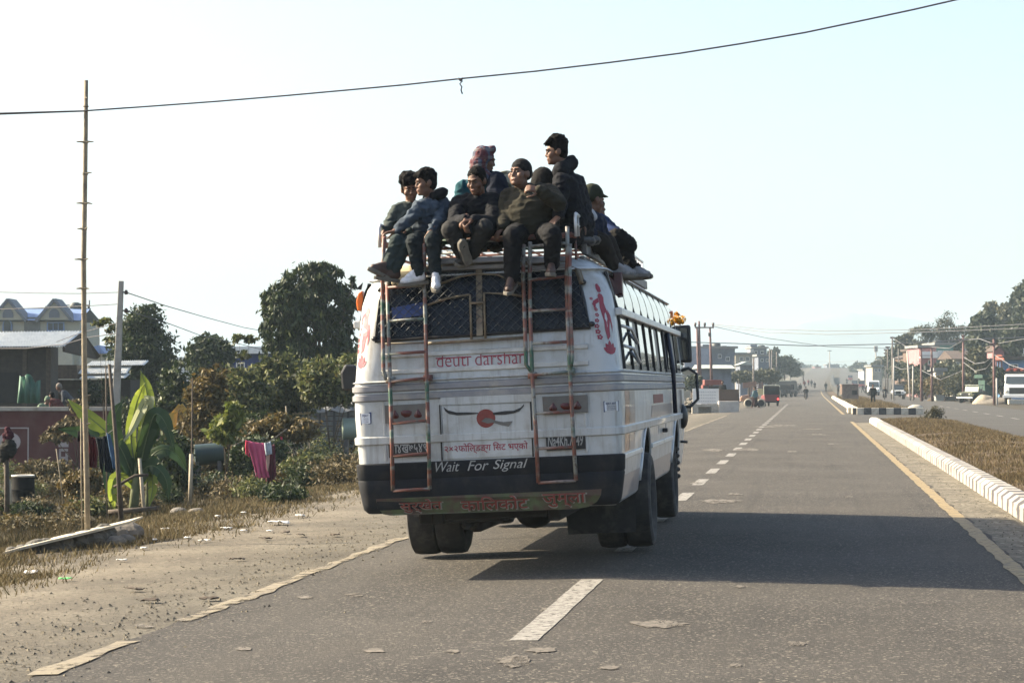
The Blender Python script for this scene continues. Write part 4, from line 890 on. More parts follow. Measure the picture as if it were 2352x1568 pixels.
# youth at the left corner
o, M = rider('youth with curly hair and grey-green jacket gripping the roof rail at its left corner', CP(430, 485, .52), (.35, -.93, -.25), CP(438, 592, .54), CP(430, 845, .5), (CP(345, 630, .48), CP(520, 640, .6)), (CP(275, 745, .4), CP(520, 800, .45)), (CP(238, 795, .22), CP(410, 800, .25)), (CP(370, 850, .4), CP(470, 850, .4)), (CP(330, 870, .02), CP(395, 905, .05)), (CP(262, 1060, -.02), CP(315, 1085, .02)), ((-.6, -.75, .35), (-.75, -.6, .1)), J_GREY, T_TEAL, (S_BRN, S_SOLE), SKIN2, .9, 1.0, hd_dir=((-.2, -.4, -.9), (-1, -.2, -.2)), palm=((.9, 0, -.3), DN), curl=(.9, .7), tilt=(-.12, 0, 1), seed=1, legk=.9)
hair(CP(430, 485, .52), M, o, 3, 1.02, .03, .03, 6); cap_.__name__
# youth in denim
o, M = rider('youth in blue denim jacket and white trainers, looking left', CP(548, 440, .3), (-.88, -.45, -.12), CP(590, 545, .36), CP(575, 830, .42), (CP(500, 620, .2), CP(672, 590, .42)), (CP(430, 705, .12), CP(650, 720, .22)), (CP(330, 795, .08), CP(590, 790, .0)), (CP(520, 860, .36), CP(625, 855, .38)), (CP(460, 875, -.05), CP(602, 855, -.08)), (CP(492, 1105, .0), CP(622, 1100, -.05)), ((-.85, -.4, -.1), (.1, -.8, -.55)), J_DENIM, T_DKT, (S_WHITE, S_SOLE), SKIN2, .92, 1.02, hd_dir=((-1, -.2, -.2), (-.4, -.4, -.8)), seed=2, fold=.014)
hair(CP(548, 440, .3), M, o, 5, 1.03, .016, .012, 4); hood(o, CP(600, 545, .4), M, fab('black_hood', (.014, .015, .019)), .12)
# man with clasped hands
o, M = rider('bald-browed man in dark padded jacket with clasped hands and crossed feet, third from left', CP(932, 425, .22), (-.35, -.9, -.3), CP(945, 530, .3), CP(905, 810, .4), (CP(800, 585, .3), CP(1060, 570, .3)), (CP(765, 735, .1), CP(1050, 735, .08)), (CP(850, 705, -.12), CP(905, 715, -.12)), (CP(840, 825, .3), CP(975, 825, .3)), (CP(735, 785, -.12), CP(985, 770, -.1)), (CP(815, 955, -.03), CP(905, 960, .06)), ((-.15, -.65, .75), (-.5, -.8, -.2)), J_DARK, T_GREY, (S_DARK, S_SOLE), SKIN, 1.06, 1.06, hd_dir=((-.1, -.6, -.8), (-.9, -.4, -.15)), palm=((1, 0, 0), (0, 0, -1)), curl=(.7, .8), seed=3, legk=1.05)
hair(CP(932, 425, .22), M, o, 7, 1.05, .007, .004)
# man in tartan scarf behind
o, M = rider('man with red plaid scarf over his head and teal jacket, sitting behind the clasped-hands man', CP(992, 268, .95), (.85, .25, -.2), CP(975, 385, .95), CP(950, 760, 1.0), (CP(830, 470, .9), CP(1085, 430, 1.05)), (CP(800, 620, .85), CP(1110, 590, 1.0)), (CP(860, 740, .8), CP(1060, 700, .9)), (CP(890, 800, .9), CP(1000, 800, 1.0)), (CP(950, 760, .55), CP(1060, 760, .6)), (CP(960, 860, .5), CP(1070, 860, .5)), ((0, -1, 0), (0, -1, 0)), J_TEAL, T_BLK, (S_DARK, S_SOLE), SKIN, 1.0, 1.05, seed=4, vox=.011)
def plaid():
    m = bpy.data.materials.new('red_plaid'); m.use_nodes = True; n = m.node_tree; bs = n.nodes['Principled BSDF']; tc = _n(n, 'ShaderNodeTexCoord'); sx = _n(n, 'ShaderNodeSeparateXYZ'); n.links.new(tc.outputs['Object'], sx.inputs[0])
    last = None
    for ax, fr, col in (('X', 15, (.075, .01, .014)), ('Z', 13, (.14, .14, .14)), ('Y', 14, (.075, .01, .014))):
        a = _n(n, 'ShaderNodeMath', operation='MULTIPLY'); n.links.new(sx.outputs[ax], a.inputs[0]); a.inputs[1].default_value = fr
        f = _n(n, 'ShaderNodeMath', operation='FRACT'); n.links.new(a.outputs[0], f.inputs[0]); g = _n(n, 'ShaderNodeMath', operation='GREATER_THAN'); n.links.new(f.outputs[0], g.inputs[0]); g.inputs[1].default_value = .6
        g2 = _n(n, 'ShaderNodeMath', operation='MULTIPLY'); n.links.new(g.outputs[0], g2.inputs[0]); g2.inputs[1].default_value = .75
        mx = _n(n, 'ShaderNodeMix', data_type='RGBA'); n.links.new(g2.outputs[0], mx.inputs[0]); mx.inputs[7].default_value = c4(col)
        if last is None: mx.inputs[6].default_value = (.05, .06, .09, 1)
        else: n.links.new(last, mx.inputs[6])
        last = mx.outputs[2]
    n.links.new(last, bs.inputs['Base Color']); bs.inputs['Roughness'].default_value = .95; return m
hc = CP(985, 272, .95); b = MB(); b.ell(hc+M @ V((0, -.018, .045)), (.1, .105, .105), M, 18, 12); b.ell(hc+M @ V((0, -.04, -.04)), (.105, .09, .12), M, 18, 12); b.cap(hc+M @ V((-.03, -.02, -.1)), hc+M @ V((.06, .04, -.16)), .085, .07); b.cap(hc+M @ V((-.02, .02, .1)), hc+M @ V((.03, .05, .13)), .05, .04); remesh(b, 'head_scarf', plaid(), o, .01, .008, 3, 2, 20)
b = MB(); b.cap(CP(1080, 425, .9), CP(1100, 560, .9), .1, .13); b.cap(CP(1075, 400, .95), CP(1000, 380, 1), .06, .07); remesh(b, 'shawl', fab('navy_shawl', (.012, .02, .045)), o, .012, .01, 3)
# stout man
o, M = rider('stout man in olive sweater and black beanie raising one hand to his chest', CP(1257, 370, .2), (-.5, -.82, .1), CP(1268, 490, .3), CP(1340, 770, .32), (CP(1175, 545, .26), CP(1480, 510, .32)), (CP(1130, 680, .2), CP(1548, 590, .05)), (CP(1125, 765, .0), CP(1405, 490, -.1)), (CP(1260, 810, .24), CP(1440, 810, .24)), (CP(1205, 830, -.14), CP(1500, 825, -.14)), (CP(1195, 1140, -.1), CP(1497, 1045, -.05)), ((-.1, -.9, -.35), (.05, -1, .0)), J_OLIVE, T_BLK, (S_BRN, S_SOLE), SKIN2, 1.2, 1.1, belly=.09, hd_dir=((-.5, -.3, -.8), (-.9, -.3, .2)), palm=((.3, .3, -.8), (-.2, .7, -.6)), curl=(.9, 1.0), seed=5, fat=.012, legk=1.0, fold=.01)
cap_('beanie', CP(1257, 370, .2), M, o, fab('black_knit', (.013, .013, .014), sc=40), (.094, .108, .1), .055, -.02)
b = MB()
for dx, dz in ((0, 0), (.012, .004), (.022, -.004)): b.add([CP(1352+dx*900, 497-dz*900, -.115), CP(1366+dx*600, 506-dz*500, -.115), CP(1352+dx*900, 514-dz*300, -.115)], [(0, 1, 2)])
b.build('chest_logo', mat('pale_print', (.45, .47, .45), .8, .1, 9), o, fix=False)
# someone in a black hood behind
o, M = rider('person in black woollen hat half hidden between the stout man and the tall man', CP(1430, 440, .75), (.2, .9, -.1), CP(1430, 540, .75), CP(1420, 790, .8), (CP(1350, 590, .75), CP(1520, 590, .75)), (CP(1330, 700, .7), CP(1540, 700, .7)), (CP(1380, 760, .6), CP(1500, 760, .6)), jacket=J_NAVY, hands=(0, 0), seed=6, vox=.012)
cap_('woollen_hat', CP(1428, 425, .75), M, o, fab('black_knit', ()), (.112, .12, .125), .02, 0)
# tall man in profile
o, M = rider('tall man in black hooded jacket kneeling upright and looking left, highest of the group', CP(1530, 205, .55), (-.97, -.2, -.12), CP(1585, 325, .6), CP(1690, 740, .62), (CP(1570, 420, .42), CP(1680, 430, .8)), (CP(1560, 600, .35), CP(1745, 620, .8)), (CP(1545, 690, .1), CP(1720, 740, .5)), (CP(1640, 800, .5), CP(1720, 800, .7)), (CP(1560, 840, .3), CP(1600, 850, .5)), (CP(1690, 860, .5), CP(1730, 860, .8)), ((1, .3, 0), (1, .3, 0)), J_BLACK, T_BLK, (S_DARK, S_SOLE), SKIN2, 1.06, 1.05, hd_dir=((-.4, -.7, -.5), (-.3, -.5, -.6)), tilt=(.12, 0, 1), seed=7, upk=(1.05, 1.05))
hair(CP(1530, 205, .55), M, o, 11, 1.05, .018, .035, 5); b = MB(); b.ell(CP(1640, 285, .66), (.07, .08, .075)); b.cap(CP(1565, 330, .5), CP(1625, 290, .66), .07, .07); b.cap(CP(1560, 345, .5), CP(1600, 345, .75), .08, .08); remesh(b, 'hood', J_BLACK, o, .011, .008, 4)
# two men with their legs over the right side
o, M = rider('man in green cap and navy jacket with feet over the right roof edge', CP(1812, 570, 1.3), (.72, .6, -.2), CP(1785, 675, 1.3), CP(1770, 850, 1.3), (CP(1735, 715, 1.1), CP(1845, 735, 1.45)), (CP(1780, 800, 1.0), CP(1880, 820, 1.5)), (CP(1820, 850, 1.05), CP(1920, 850, 1.5)), (CP(1775, 870, 1.2), CP(1810, 870, 1.45)), (CP(1870, 880, 1.05), CP(1915, 890, 1.5)), (CP(1960, 1050, 1.1), CP(1995, 1060, 1.6)), ((1, .12, .0), (1, .15, .04)), J_NAVY, T_BRN, (S_GREY, S_SOLE), SKIN, 1.08, 1.08, seed=8, hands=(0, 0), vox=.012, legk=1.12)
cap_('cap', CP(1803, 556, 1.3), M, o, fab('green_cap', (.05, .06, .035)), (.096, .115, .105), .05, -.012, brim=1)
b = MB(); b.cap(CP(1790, 655, 1.12), CP(1808, 690, 1.12), .04, .045); remesh(b, 'collar', mat('pale_collar', (.35, .36, .38), .8, .1, 9), o, .012)
o, M = rider('man in blue jeans seated ahead of the green-capped man at the right edge', CP(1830, 640, 2.5), (.85, .4, -.25), CP(1835, 720, 2.4), CP(1850, 830, 2.3), (CP(1810, 740, 2.2), CP(1890, 740, 2.5)), (CP(1930, 800, 2.2), CP(1980, 810, 2.5)), (CP(2000, 870, 2.2), CP(2030, 880, 2.5)), (CP(1850, 800, 2.1), CP(1870, 800, 2.3)), (CP(1990, 850, 1.9), CP(2020, 860, 2.2)), (CP(2080, 1075, 1.8), CP(2105, 1075, 2.1)), ((1, .1, .05), (1, .15, .06)), T_JEAN, T_JEAN, (S_GREY, S_SOLE), SKIN, 1.0, 1.0, seed=9, hands=(0, 0), vox=.012, legk=1.15)
hair(CP(1830, 640, 2.5), M, o, 13, 1.0, .01)
b = MB(); b.cap(CP(1990, 850, 1.75), CP(2060, 905, 1.8), .1, .1); b.cap(CP(2060, 905, 1.8), CP(2050, 1010, 1.8), .1, .06); b.cap(CP(1995, 880, 1.8), CP(2085, 1040, 1.75), .08, .06)
for i in range(8): b.cap(CP(2060+i*10, 990+i*7, 1.75), CP(2085+i*11, 1030+i*4, 1.75), .02, .006, 5)
bag = remesh(b, 'bag', fab('dark_shaggy_bag', (.014, .013, .013)), None, .012, .014, 5, 1, 22); tag(bag, 'dark shaggy bag lying across the knees of the man in blue jeans', 'bag')
# luggage heaped in the middle of the rack
b = MB(); b.ell(CP(1165, 470, 1.1), (.17, .2, .16)); b.ell(CP(1150, 560, 1.1), (.2, .25, .2)); b.ell(CP(1180, 700, 1.1), (.22, .25, .25))
for px in (1140, 1165): b.cap(CP(px, 420, 1.1), CP(px-12, 455, 1.05), .03, .035)
lug = remesh(b, 'travel_bag', mat('camouflage_cloth', (.07, .07, .035), .9, .2, 9, c2=(.3, .28, .2), lo=.47, hi=.53), None, .014, .014, 2); tag(lug, 'camouflage bag heaped on the roof rack behind the stout man', 'bag')
b = MB()
for cx, cy, dy, r in ((1000, 830, .45, .17), (1080, 800, .55, .2), (1150, 780, .5, .18), (700, 700, .8, .2), (1640, 800, 1.3, .2)): b.ell(CP(cx, cy, dy), (r, r*1.2, r*.8))
for i in range(3): b.ell(CP(960+i*110, 800, .9), (.25, .3, .16))
sk = remesh(b, 'luggage_sack', fab('dark_sacking', (.012, .012, .013)), None, .018, .016, 2); tag(sk, 'dark sacks stowed between the passengers on the roof rack', 'luggage')
# ================================================================== left of the road
class Site:
    """a spot on the ground under picture column px, Zc metres along the camera's axis; x()/z() turn picture pixels into local metres there"""
    def __init__(s, px, Zc, z=None):
        s.px = px; s.s = Zc/FPX; d = ray(px, 882); p = CAM + d*Zc; s.z0 = gz(p.x, p.y) if z is None else z
        s.loc = V((p.x, p.y, s.z0)); s.top = p.z; s.Zc = Zc
    def x(s, px): return (px-s.px)*s.s
    def z(s, py): return CAMZ + (882-py)*s.s - s.z0
    def p(s, px, py, y=0.): return V((s.x(px), y, s.z(py)))
    def thing(s, name, label, cat, group=None, rz=0): return thing(name, s.loc, label, cat, YAW+rz, group)
BARK = mat('bark', (.075, .055, .038), .95, .3, 14, bump=.4); BAMB = mat('weathered_bamboo', (.2, .165, .11), .8, .25, 9, bump=.3, dirt=(.1, .085, .065), dscale=4); WOODD = mat('dark_wood', (.06, .045, .032), .9, .3, 9, bump=.3); WOODP = mat('pale_wood', (.33, .28, .2), .85, .2, 9, bump=.3)
CONC = mat('concrete', (.3, .28, .24), .9, .12, 5, bump=.2, dirt=(.17, .15, .12), dscale=3); WIREM = mat('cable_rubber', (.03, .028, .032), .7, .2, 9); IRON = mat('dark_iron', (.05, .045, .045), .6, .2, 9)
G1 = leafmat('leaf_dark_green', [(.009, .017, .006), (.018, .032, .01), (.032, .05, .014), (.06, .075, .022)], .6, .2); G2 = leafmat('leaf_mid_green', [(.016, .024, .009), (.035, .048, .015), (.075, .09, .028), (.16, .17, .055), (.07, .06, .022)], .6, .3)
G3 = leafmat('leaf_brown', [(.04, .03, .01), (.085, .058, .017), (.15, .105, .03), (.07, .068, .024)], .6, .25); G4 = leafmat('leaf_dry', [(.04, .031, .015), (.08, .062, .028), (.15, .115, .052), (.04, .042, .018)], .7, .2); G5 = leafmat('leaf_yellow_green', [(.06, .08, .015), (.12, .15, .03), (.2, .2, .05)])
# tall bamboo pole
g = ground(203, 1253); S = Site(203, (g-CAM).dot(CF)); t = S.thing('bamboo_pole', 'tall bare bamboo pole with twig stubs, carrying the cable over the road', 'pole')
pts = [(203.5, 1262), (200, 1100), (194.5, 900), (192, 700), (191, 600), (193, 450), (194.5, 300), (195, 183)]
b = MB(); b.tube([S.p(x, y) for x, y in pts], [.036, .035, .034, .032, .032, .03, .028, .026], 10)
for py in (243, 326, 400, 467, 526, 596, 663, 720, 790, 860, 925, 990, 1060, 1130, 1200): c = S.p(np.interp(py, [q[1] for q in pts[::-1]], [q[0] for q in pts[::-1]]), py); b.tube([c-V((0, 0, .012)), c, c+V((0, 0, .012))], [.03, .038, .03], 10)
b.build('culm', BAMB, t, smooth=True)
for py, l, r, u in ((326, -19, 20, 0), (398, -4, 17, -3), (467, -17, 19, 3), (526, -14, 9, -7), (596, -19, 12, -3), (663, -15, 14, 0), (225, 0, 4, 0), (910, 0, 15, -6), (975, 0, 13, -7)):
    cx = np.interp(py, [q[1] for q in pts[::-1]], [q[0] for q in pts[::-1]]); b = MB()
    for d, e in ((l, 0), (r, u)):
        if d: b.tube([S.p(cx, py, -.02), S.p(cx+d*.5, py-1, -.03), S.p(cx+d, py+e*.6, -.05)], [.015, .012, .006], 5)
    b.build('twig', BAMB, t)
# cable slung over the road
cab = [(-160, 262), (0, 260.5), (194, 255), (350, 244), (500, 233), (650, 220.5), (800, 207), (930, 195), (1058, 181), (1230, 164), (1400, 144), (1560, 123), (1700, 101), (1850, 75), (2000, 43.5), (2100, 22), (2200, -1), (2300, -26), (2600, -105)]
Yc = S.loc.y-.04; b = MB(); b.tube([at(x, y, Yc + max(0, x-400)*-.0006) for x, y in cab], .0105, 6); c = b.build('overhead_cable', WIREM, None, smooth=True); tag(c, 'black cable slung high across the whole road, rising to the right', 'cable')
b = MB(); b.tube([at(x, y, Yc+.03) for x, y in ((-160, 266), (0, 263), (194, 256))], .007, 5); c = b.build('overhead_cable', WIREM, None, smooth=True); tag(c, 'short second strand running left from the bamboo pole top', 'cable')
b = MB(); q = [(1058, 181), (1062, 187), (1056, 193), (1061, 200), (1059, 207), (1062, 216)]; b.tube([at(x, y, Yc-.4) for x, y in q], .009, 5); b.tube([at(x, y, Yc-.4) for x, y in ((1052, 180), (1058, 186), (1064, 179))], .013, 5); c = b.build('cable_tie', WIREM, None, smooth=True); tag(c, 'loose end of wire dangling from the middle of the overhead cable', 'wire')
# concrete utility pole with insulators and its wires
S = Site(256, 50); t = S.thing('utility_pole', 'grey tapered concrete power pole with two insulators behind the banana plant', 'pole')
b = MB(); b.rings([[S.p(246, 1180, d) for d in (-.1, .1)]+[S.p(268, 1180, d) for d in (.1, -.1)], [S.p(272, 645, d) for d in (-.05, .05)]+[S.p(283, 645, d) for d in (.05, -.05)]]); b.build('shaft', CONC, t, bevel=.015)
for py in (671, 713):
    b = MB(); b.tube([S.p(278, py), S.p(287, py)], .02, 6); b.build('bracket', IRON, t)
    b = MB(); b.lathe([(-.055, .001), (-.05, .035), (-.03, .05), (-.01, .03), (.01, .052), (.03, .03), (.05, .035), (.06, .001)], S.p(289, py), 'z', 12); b.build('insulator', mat('brown_porcelain', (.05, .022, .018), .3, .1, 9), t, smooth=True)
def wire(pts, Z0, Z1, label, r=.008, m=None, name='power_line'):
    b = MB(); n = len(pts); b.tube([CAM+ray(x, y)*(Z0+(Z1-Z0)*i/(n-1)) for i, (x, y) in enumerate(pts)], r, 4); return tag(b.build(name, m or WIREM, None), label, 'power line')
wire([(289, 671), (380, 702), (470, 728), (560, 752), (650, 768)], 50, 95, 'upper power line sagging from the concrete pole into the big dark tree', .012)
wire([(289, 713), (380, 740), (460, 770), (560, 792), (640, 812)], 50, 95, 'lower power line sagging from the concrete pole towards the tree', .012)
wire([(277, 671), (180, 674), (80, 673), (-60, 669)], 50, 60, 'upper power line running left from the concrete pole', .009); wire([(277, 698), (190, 703), (90, 707), (-60, 712)], 50, 60, 'lower power line running left from the concrete pole', .009)
wire([(272, 765), (200, 775), (150, 790), (60, 800), (-50, 800)], 50, 70, 'slack service wire between the concrete pole and the tin-roofed shed', .012)
wire([(275, 740), (230, 752), (170, 770), (130, 785)], 50, 75, 'service wire crossing in front of the cream house', .012)
# cream house with blue gables
CRM = mat('cream_render', (.34, .32, .24), .9, .06, 2, dirt=(.3, .3, .27), dscale=1.2); BLU = mat('blue_roof_paint', (.13, .2, .36), .6, .15, 3); GLZ = mat('house_glass', (.03, .04, .05), .1, .2, 2); WHT = mat('white_trim_paint', (.6, .6, .58), .7, .05, 4); DKT = mat('dark_metal_tank', (.03, .035, .035), .6, .2, 4); GREYR = mat('grey_gable', (.1, .11, .13), .8, .1, 3)
def facade_window(S, par, x0, y0, x1, y1, yd, frame=WHT, glass=GLZ, n=2, name='window', arch=False):
    s = S.s; b = MB(); a, c, e, f = S.x(x0), S.x(x1), S.z(y1), S.z(y0); w_ = max(.06, .08*(c-a))
    b.b2((a-w_, yd-.1, e-w_), (a, yd, f+w_)); b.b2((c, yd-.1, e-w_), (c+w_, yd, f+w_)); b.b2((a, yd-.1, f), (c, yd-.002, f+w_)); b.b2((a, yd-.12, e-w_), (c, yd-.002, e))
    for i in range(1, n): xm = a+(c-a)*i/n; b.b2((xm-w_*.25, yd-.06, e), (xm+w_*.25, yd-.01, f))
    o = b.build(name, frame, par); b = MB(); b.b2((a, yd-.03, e), (c, yd-.004, f)); b.build('pane', glass, o); return o
S = Site(90, 190); t = S.thing('house', 'cream house with two blue-edged gables and a rooftop water tank, far left', 'house', rz=.0)
s = S.s; b = MB(); b.b2((S.x(-140), 0, -1), (S.x(183), 9, S.z(738))); b.build('wall', CRM, t)
b = MB(); b.b2((S.x(125), -1.0, -1), (S.x(170), 0, S.z(760))); b.build('bay', CRM, t)
b = MB(); b.rings([[V((S.x(x), y, S.z(py))) for x in (-145, 188)] for y, py in ((-.6, 736), (3.5, 706), (9.5, 736))], closed=False); r_ = b.build('roof', BLU, t, fix=False)
for pk in (22, 128):
    b = MB(); b.prism([(S.x(pk-36), S.z(735)), (S.x(pk+36), S.z(735)), (S.x(pk), S.z(692))], 'y', -.7, 2); b.build('gable_wall', CRM, t)
    b = MB()
    for sg in (-1, 1): b.bar((S.x(pk+sg*42), .6, S.z(738)), (S.x(pk), .6, S.z(688)), 3.0, .25, (0, 0, 1))
    b.build('gable_roof', GREYR, t)
    b = MB(); a = [(S.x(pk+12*math.cos(R(k))), S.z(724-15*math.sin(R(k)))) for k in range(0, 181, 20)]; b.prism(a+[(S.x(pk-12), S.z(730)), (S.x(pk+12), S.z(730))], 'y', -.76, -.6); b.build('gable_arch', GREYR, t)
a = [(S.x(17+11*math.cos(R(k))), S.z(745-14*math.sin(R(k)))) for k in range(0, 181, 20)]; b = MB(); b.prism(a+[(S.x(6), S.z(760)), (S.x(28), S.z(760))], 'y', -.15, 0.05); w0 = b.build('window', BLU, t)
a = [(S.x(17+8*math.cos(R(k))), S.z(746-11*math.sin(R(k)))) for k in range(0, 181, 20)]; b = MB(); b.prism(a+[(S.x(9), S.z(759)), (S.x(25), S.z(759))], 'y', -.2, -.1); b.build('pane', GLZ, w0)
facade_window(S, t, 110, 742, 145, 758, -.0, BLU, n=3); facade_window(S, t, 96, 806, 132, 826, -.02, BLU, n=2); facade_window(S, t, -40, 806, -10, 826, 0, BLU)
b = MB(); b.b2((S.x(55), -.05, S.z(762)), (S.x(92), .2, S.z(728))); b.build('recess_shade_panel', mat('house_shade_paint', (.12, .12, .11), .9, .1, 3), t)  # dark panel on the flat wall paints the shade of a balcony recess
b = MB(); b.b2((S.x(40), -1.2, S.z(790)), (S.x(160), 0, S.z(784))); b.b2((S.x(98), -1.0, S.z(780)), (S.x(150), 0, S.z(766))); b.build('balcony', mat('blue_grey_paint', (.25, .29, .36), .8, .1, 3), t)
b = MB(); b.tube([S.p(152, 706, 4), S.p(152, 694, 4), S.p(152, 690, 4)], [.55, .55, .2], 12); b.build('water_tank', DKT, t, smooth=True)
b = MB()
for px, top in ((105, 695), (118, 695), (162, 695), (176, 695), (179, 684), (2, 682), (76, 698)): b.tube([S.p(px, 712, 5), S.p(px, top, 5)], .06, 5)
b.tube([S.p(104, 696, 5), S.p(178, 696, 5)], .05, 5); b.tube([S.p(-20, 704, 5), S.p(183, 704, 5)], .05, 5); b.build('roof_rail', IRON, t)
# sheds
def tin(name, c, c2): 
    if name in MATS: return MATS[name]
    m = mat(name, c, .6, .1, 4, c2=c2, dirt=(.3, .24, .18), dscale=1.6, dlo=.6, dhi=.85); return m
TIN = tin('corrugated_tin', (.6, .61, .58), (.7, .7, .66))
def corrugated(b, p00, p10, p01, p11, n, amp=.03):
    """sheet from edge p00-p10 (eave) to p01-p11 (ridge), ribs running up the slope"""
    up = (V(p10)-V(p00)).cross(V(p01)-V(p00)).normalized()
    up = up if up.z > 0 else -up; r0, r1, r2, r3 = [], [], [], []
    for i in range(n+1):
        t_ = i/n; o = up*(amp*(1 if i % 2 else -1)); a = V(p00).lerp(V(p10), t_)+o; c = V(p01).lerp(V(p11), t_)+o; r0.append(a); r1.append(c); r2.append(c-up*.02); r3.append(a-up*.02)
    b.rings([r0, r1, r2, r3, r0], closed=False)
S = Site(60, 82); t = S.thing('tin_roof_shed', 'dark timber shed with pale corrugated roof above the red wall, at the left edge', 'shed', rz=.12)
b = MB(); b.b2((S.x(-120), 0, -.5), (S.x(115), 3.2, S.z(795))); b.build('wall', mat('dark_plank_wall', (.035, .028, .022), .95, .3, 5, bump=.3), t)
b = MB(); corrugated(b, S.p(-130, 797, -.5), S.p(150, 795, -.5), S.p(-130, 762, 1.6), S.p(180, 757, 1.6), 90); b.build('roof', TIN, t, fix=False)
b = MB(); b.rings([[S.p(150, 795, -.5), S.p(180, 758, 1.6), S.p(213, 815, 3.6), S.p(205, 822, 3.6), S.p(150, 808, -.4)], [p+V((-.1, 0, 0)) for p in (S.p(150, 795, -.5), S.p(180, 758, 1.6), S.p(213, 815, 3.6), S.p(205, 822, 3.6), S.p(150, 808, -.4))]]); b.build('gable_board', WOODD, t)
b = MB(); b.b2((S.x(0), -.06, S.z(925)), (S.x(40), -.01, S.z(855))); b.build('doorway_shade_panel', mat('doorway_shade_tone', (.015, .013, .012), .95, .2, 4), t)  # near-black panel on the wall paints the shade inside a doorway
b = MB(); b.b2((S.x(52), -.08, -.4), (S.x(62), .0, S.z(800))); b.b2((S.x(105), -.08, -.4), (S.x(116), .0, S.z(800))); b.build('door_post', WOODD, t)
S = Site(80, 78); b = MB(); rg = random.Random(4); n = 9
b.rings([[S.p(45+6*i, 862+4*math.sin(i*1.4)+(14 if i > 5 else 0), -.15*(i % 2)) for i in range(n)], [S.p(44+6.6*i, 925, -.3-.18*(i % 2)) for i in range(n)]], closed=False); o = b.build('tarpaulin', mat('green_tarpaulin', (.02, .085, .05), .6, .2, 3, bump=.3), None, loc=S.loc, smooth=True); o.rotation_euler[2] = YAW; tag(o, 'green tarpaulin hung across the front of the dark timber shed', 'tarpaulin')
o.modifiers.new('thick', 'SOLIDIFY').thickness = .03
S = Site(255, 88); t = S.thing('tin_roof_shed', 'low dark shed with several layers of tin roofing behind the concrete pole', 'shed')
b = MB(); b.b2((S.x(105), 0, -.5), (S.x(300), 3, S.z(872))); b.build('wall', mat('dark_plank_wall', ()), t)
for y0, y1, x0, x1, d in ((868, 857, 190, 293, -.4), (857, 838, 180, 293, .1), (838, 826, 190, 324, .9)):
    b = MB(); corrugated(b, S.p(x0, y0, d-.3), S.p(x1, y0-1, d-.3), S.p(x0, y1+2, d+.9), S.p(x1, y1, d+.9), 60, .02); b.build('roof', TIN, t, fix=False)
b = MB(); b.b2((S.x(115), -.5, S.z(870)), (S.x(182), .5, S.z(838))); b.build('roof_beam', WOODD, t)
# red compound wall with a painted panel
REDW = mat('red_wall_paint', (.075, .017, .015), .9, .15, 2.2, dirt=(.09, .05, .045), dscale=1.1, dlo=.45, dhi=.8); S = Site(120, 66); t = S.thing('compound_wall', 'long dull red compound wall with white painted panel behind the bamboo pole', 'wall')
b = MB(); b.b2((S.x(-160), 0, -.4), (S.x(262), .22, S.z(943))); b.build('wall', REDW, t)
b = MB(); b.b2((S.x(-160), -.08, S.z(943)), (S.x(265), .3, S.z(934))); b.build('coping', CONC, t)
b = MB()
for x0, y0, x1, y1 in ((-60, 981, 67, 984), (64, 984, 67, 1075), (-60, 1075, 67, 1078)): b.b2((S.x(x0), -.02, S.z(y1)), (S.x(x1), -.003, S.z(y0)))
b.build('panel_border', mat('faded_white_paint', (.3, .27, .26), .9, .1, 4), t)
b = MB(); b.prism([(S.x(22+26*math.cos(R(k))), S.z(1014+22*math.sin(R(k)))) for k in range(0, 360, 15)], 'y', -.012, -.003); b.build('painted_disc', mat('faded_white_paint', ()), t)
b = MB()
for x0, y0, x1, y1 in ((135, 1014, 158, 1026), (136, 1030, 157, 1036), (136, 1030, 141, 1064), (151, 1040, 157, 1064), (136, 1048, 157, 1053)): b.b2((S.x(x0), -.012, S.z(y1)), (S.x(x1), -.003, S.z(y0)))
b.build('painted_marks', mat('faded_white_paint', ()), t)
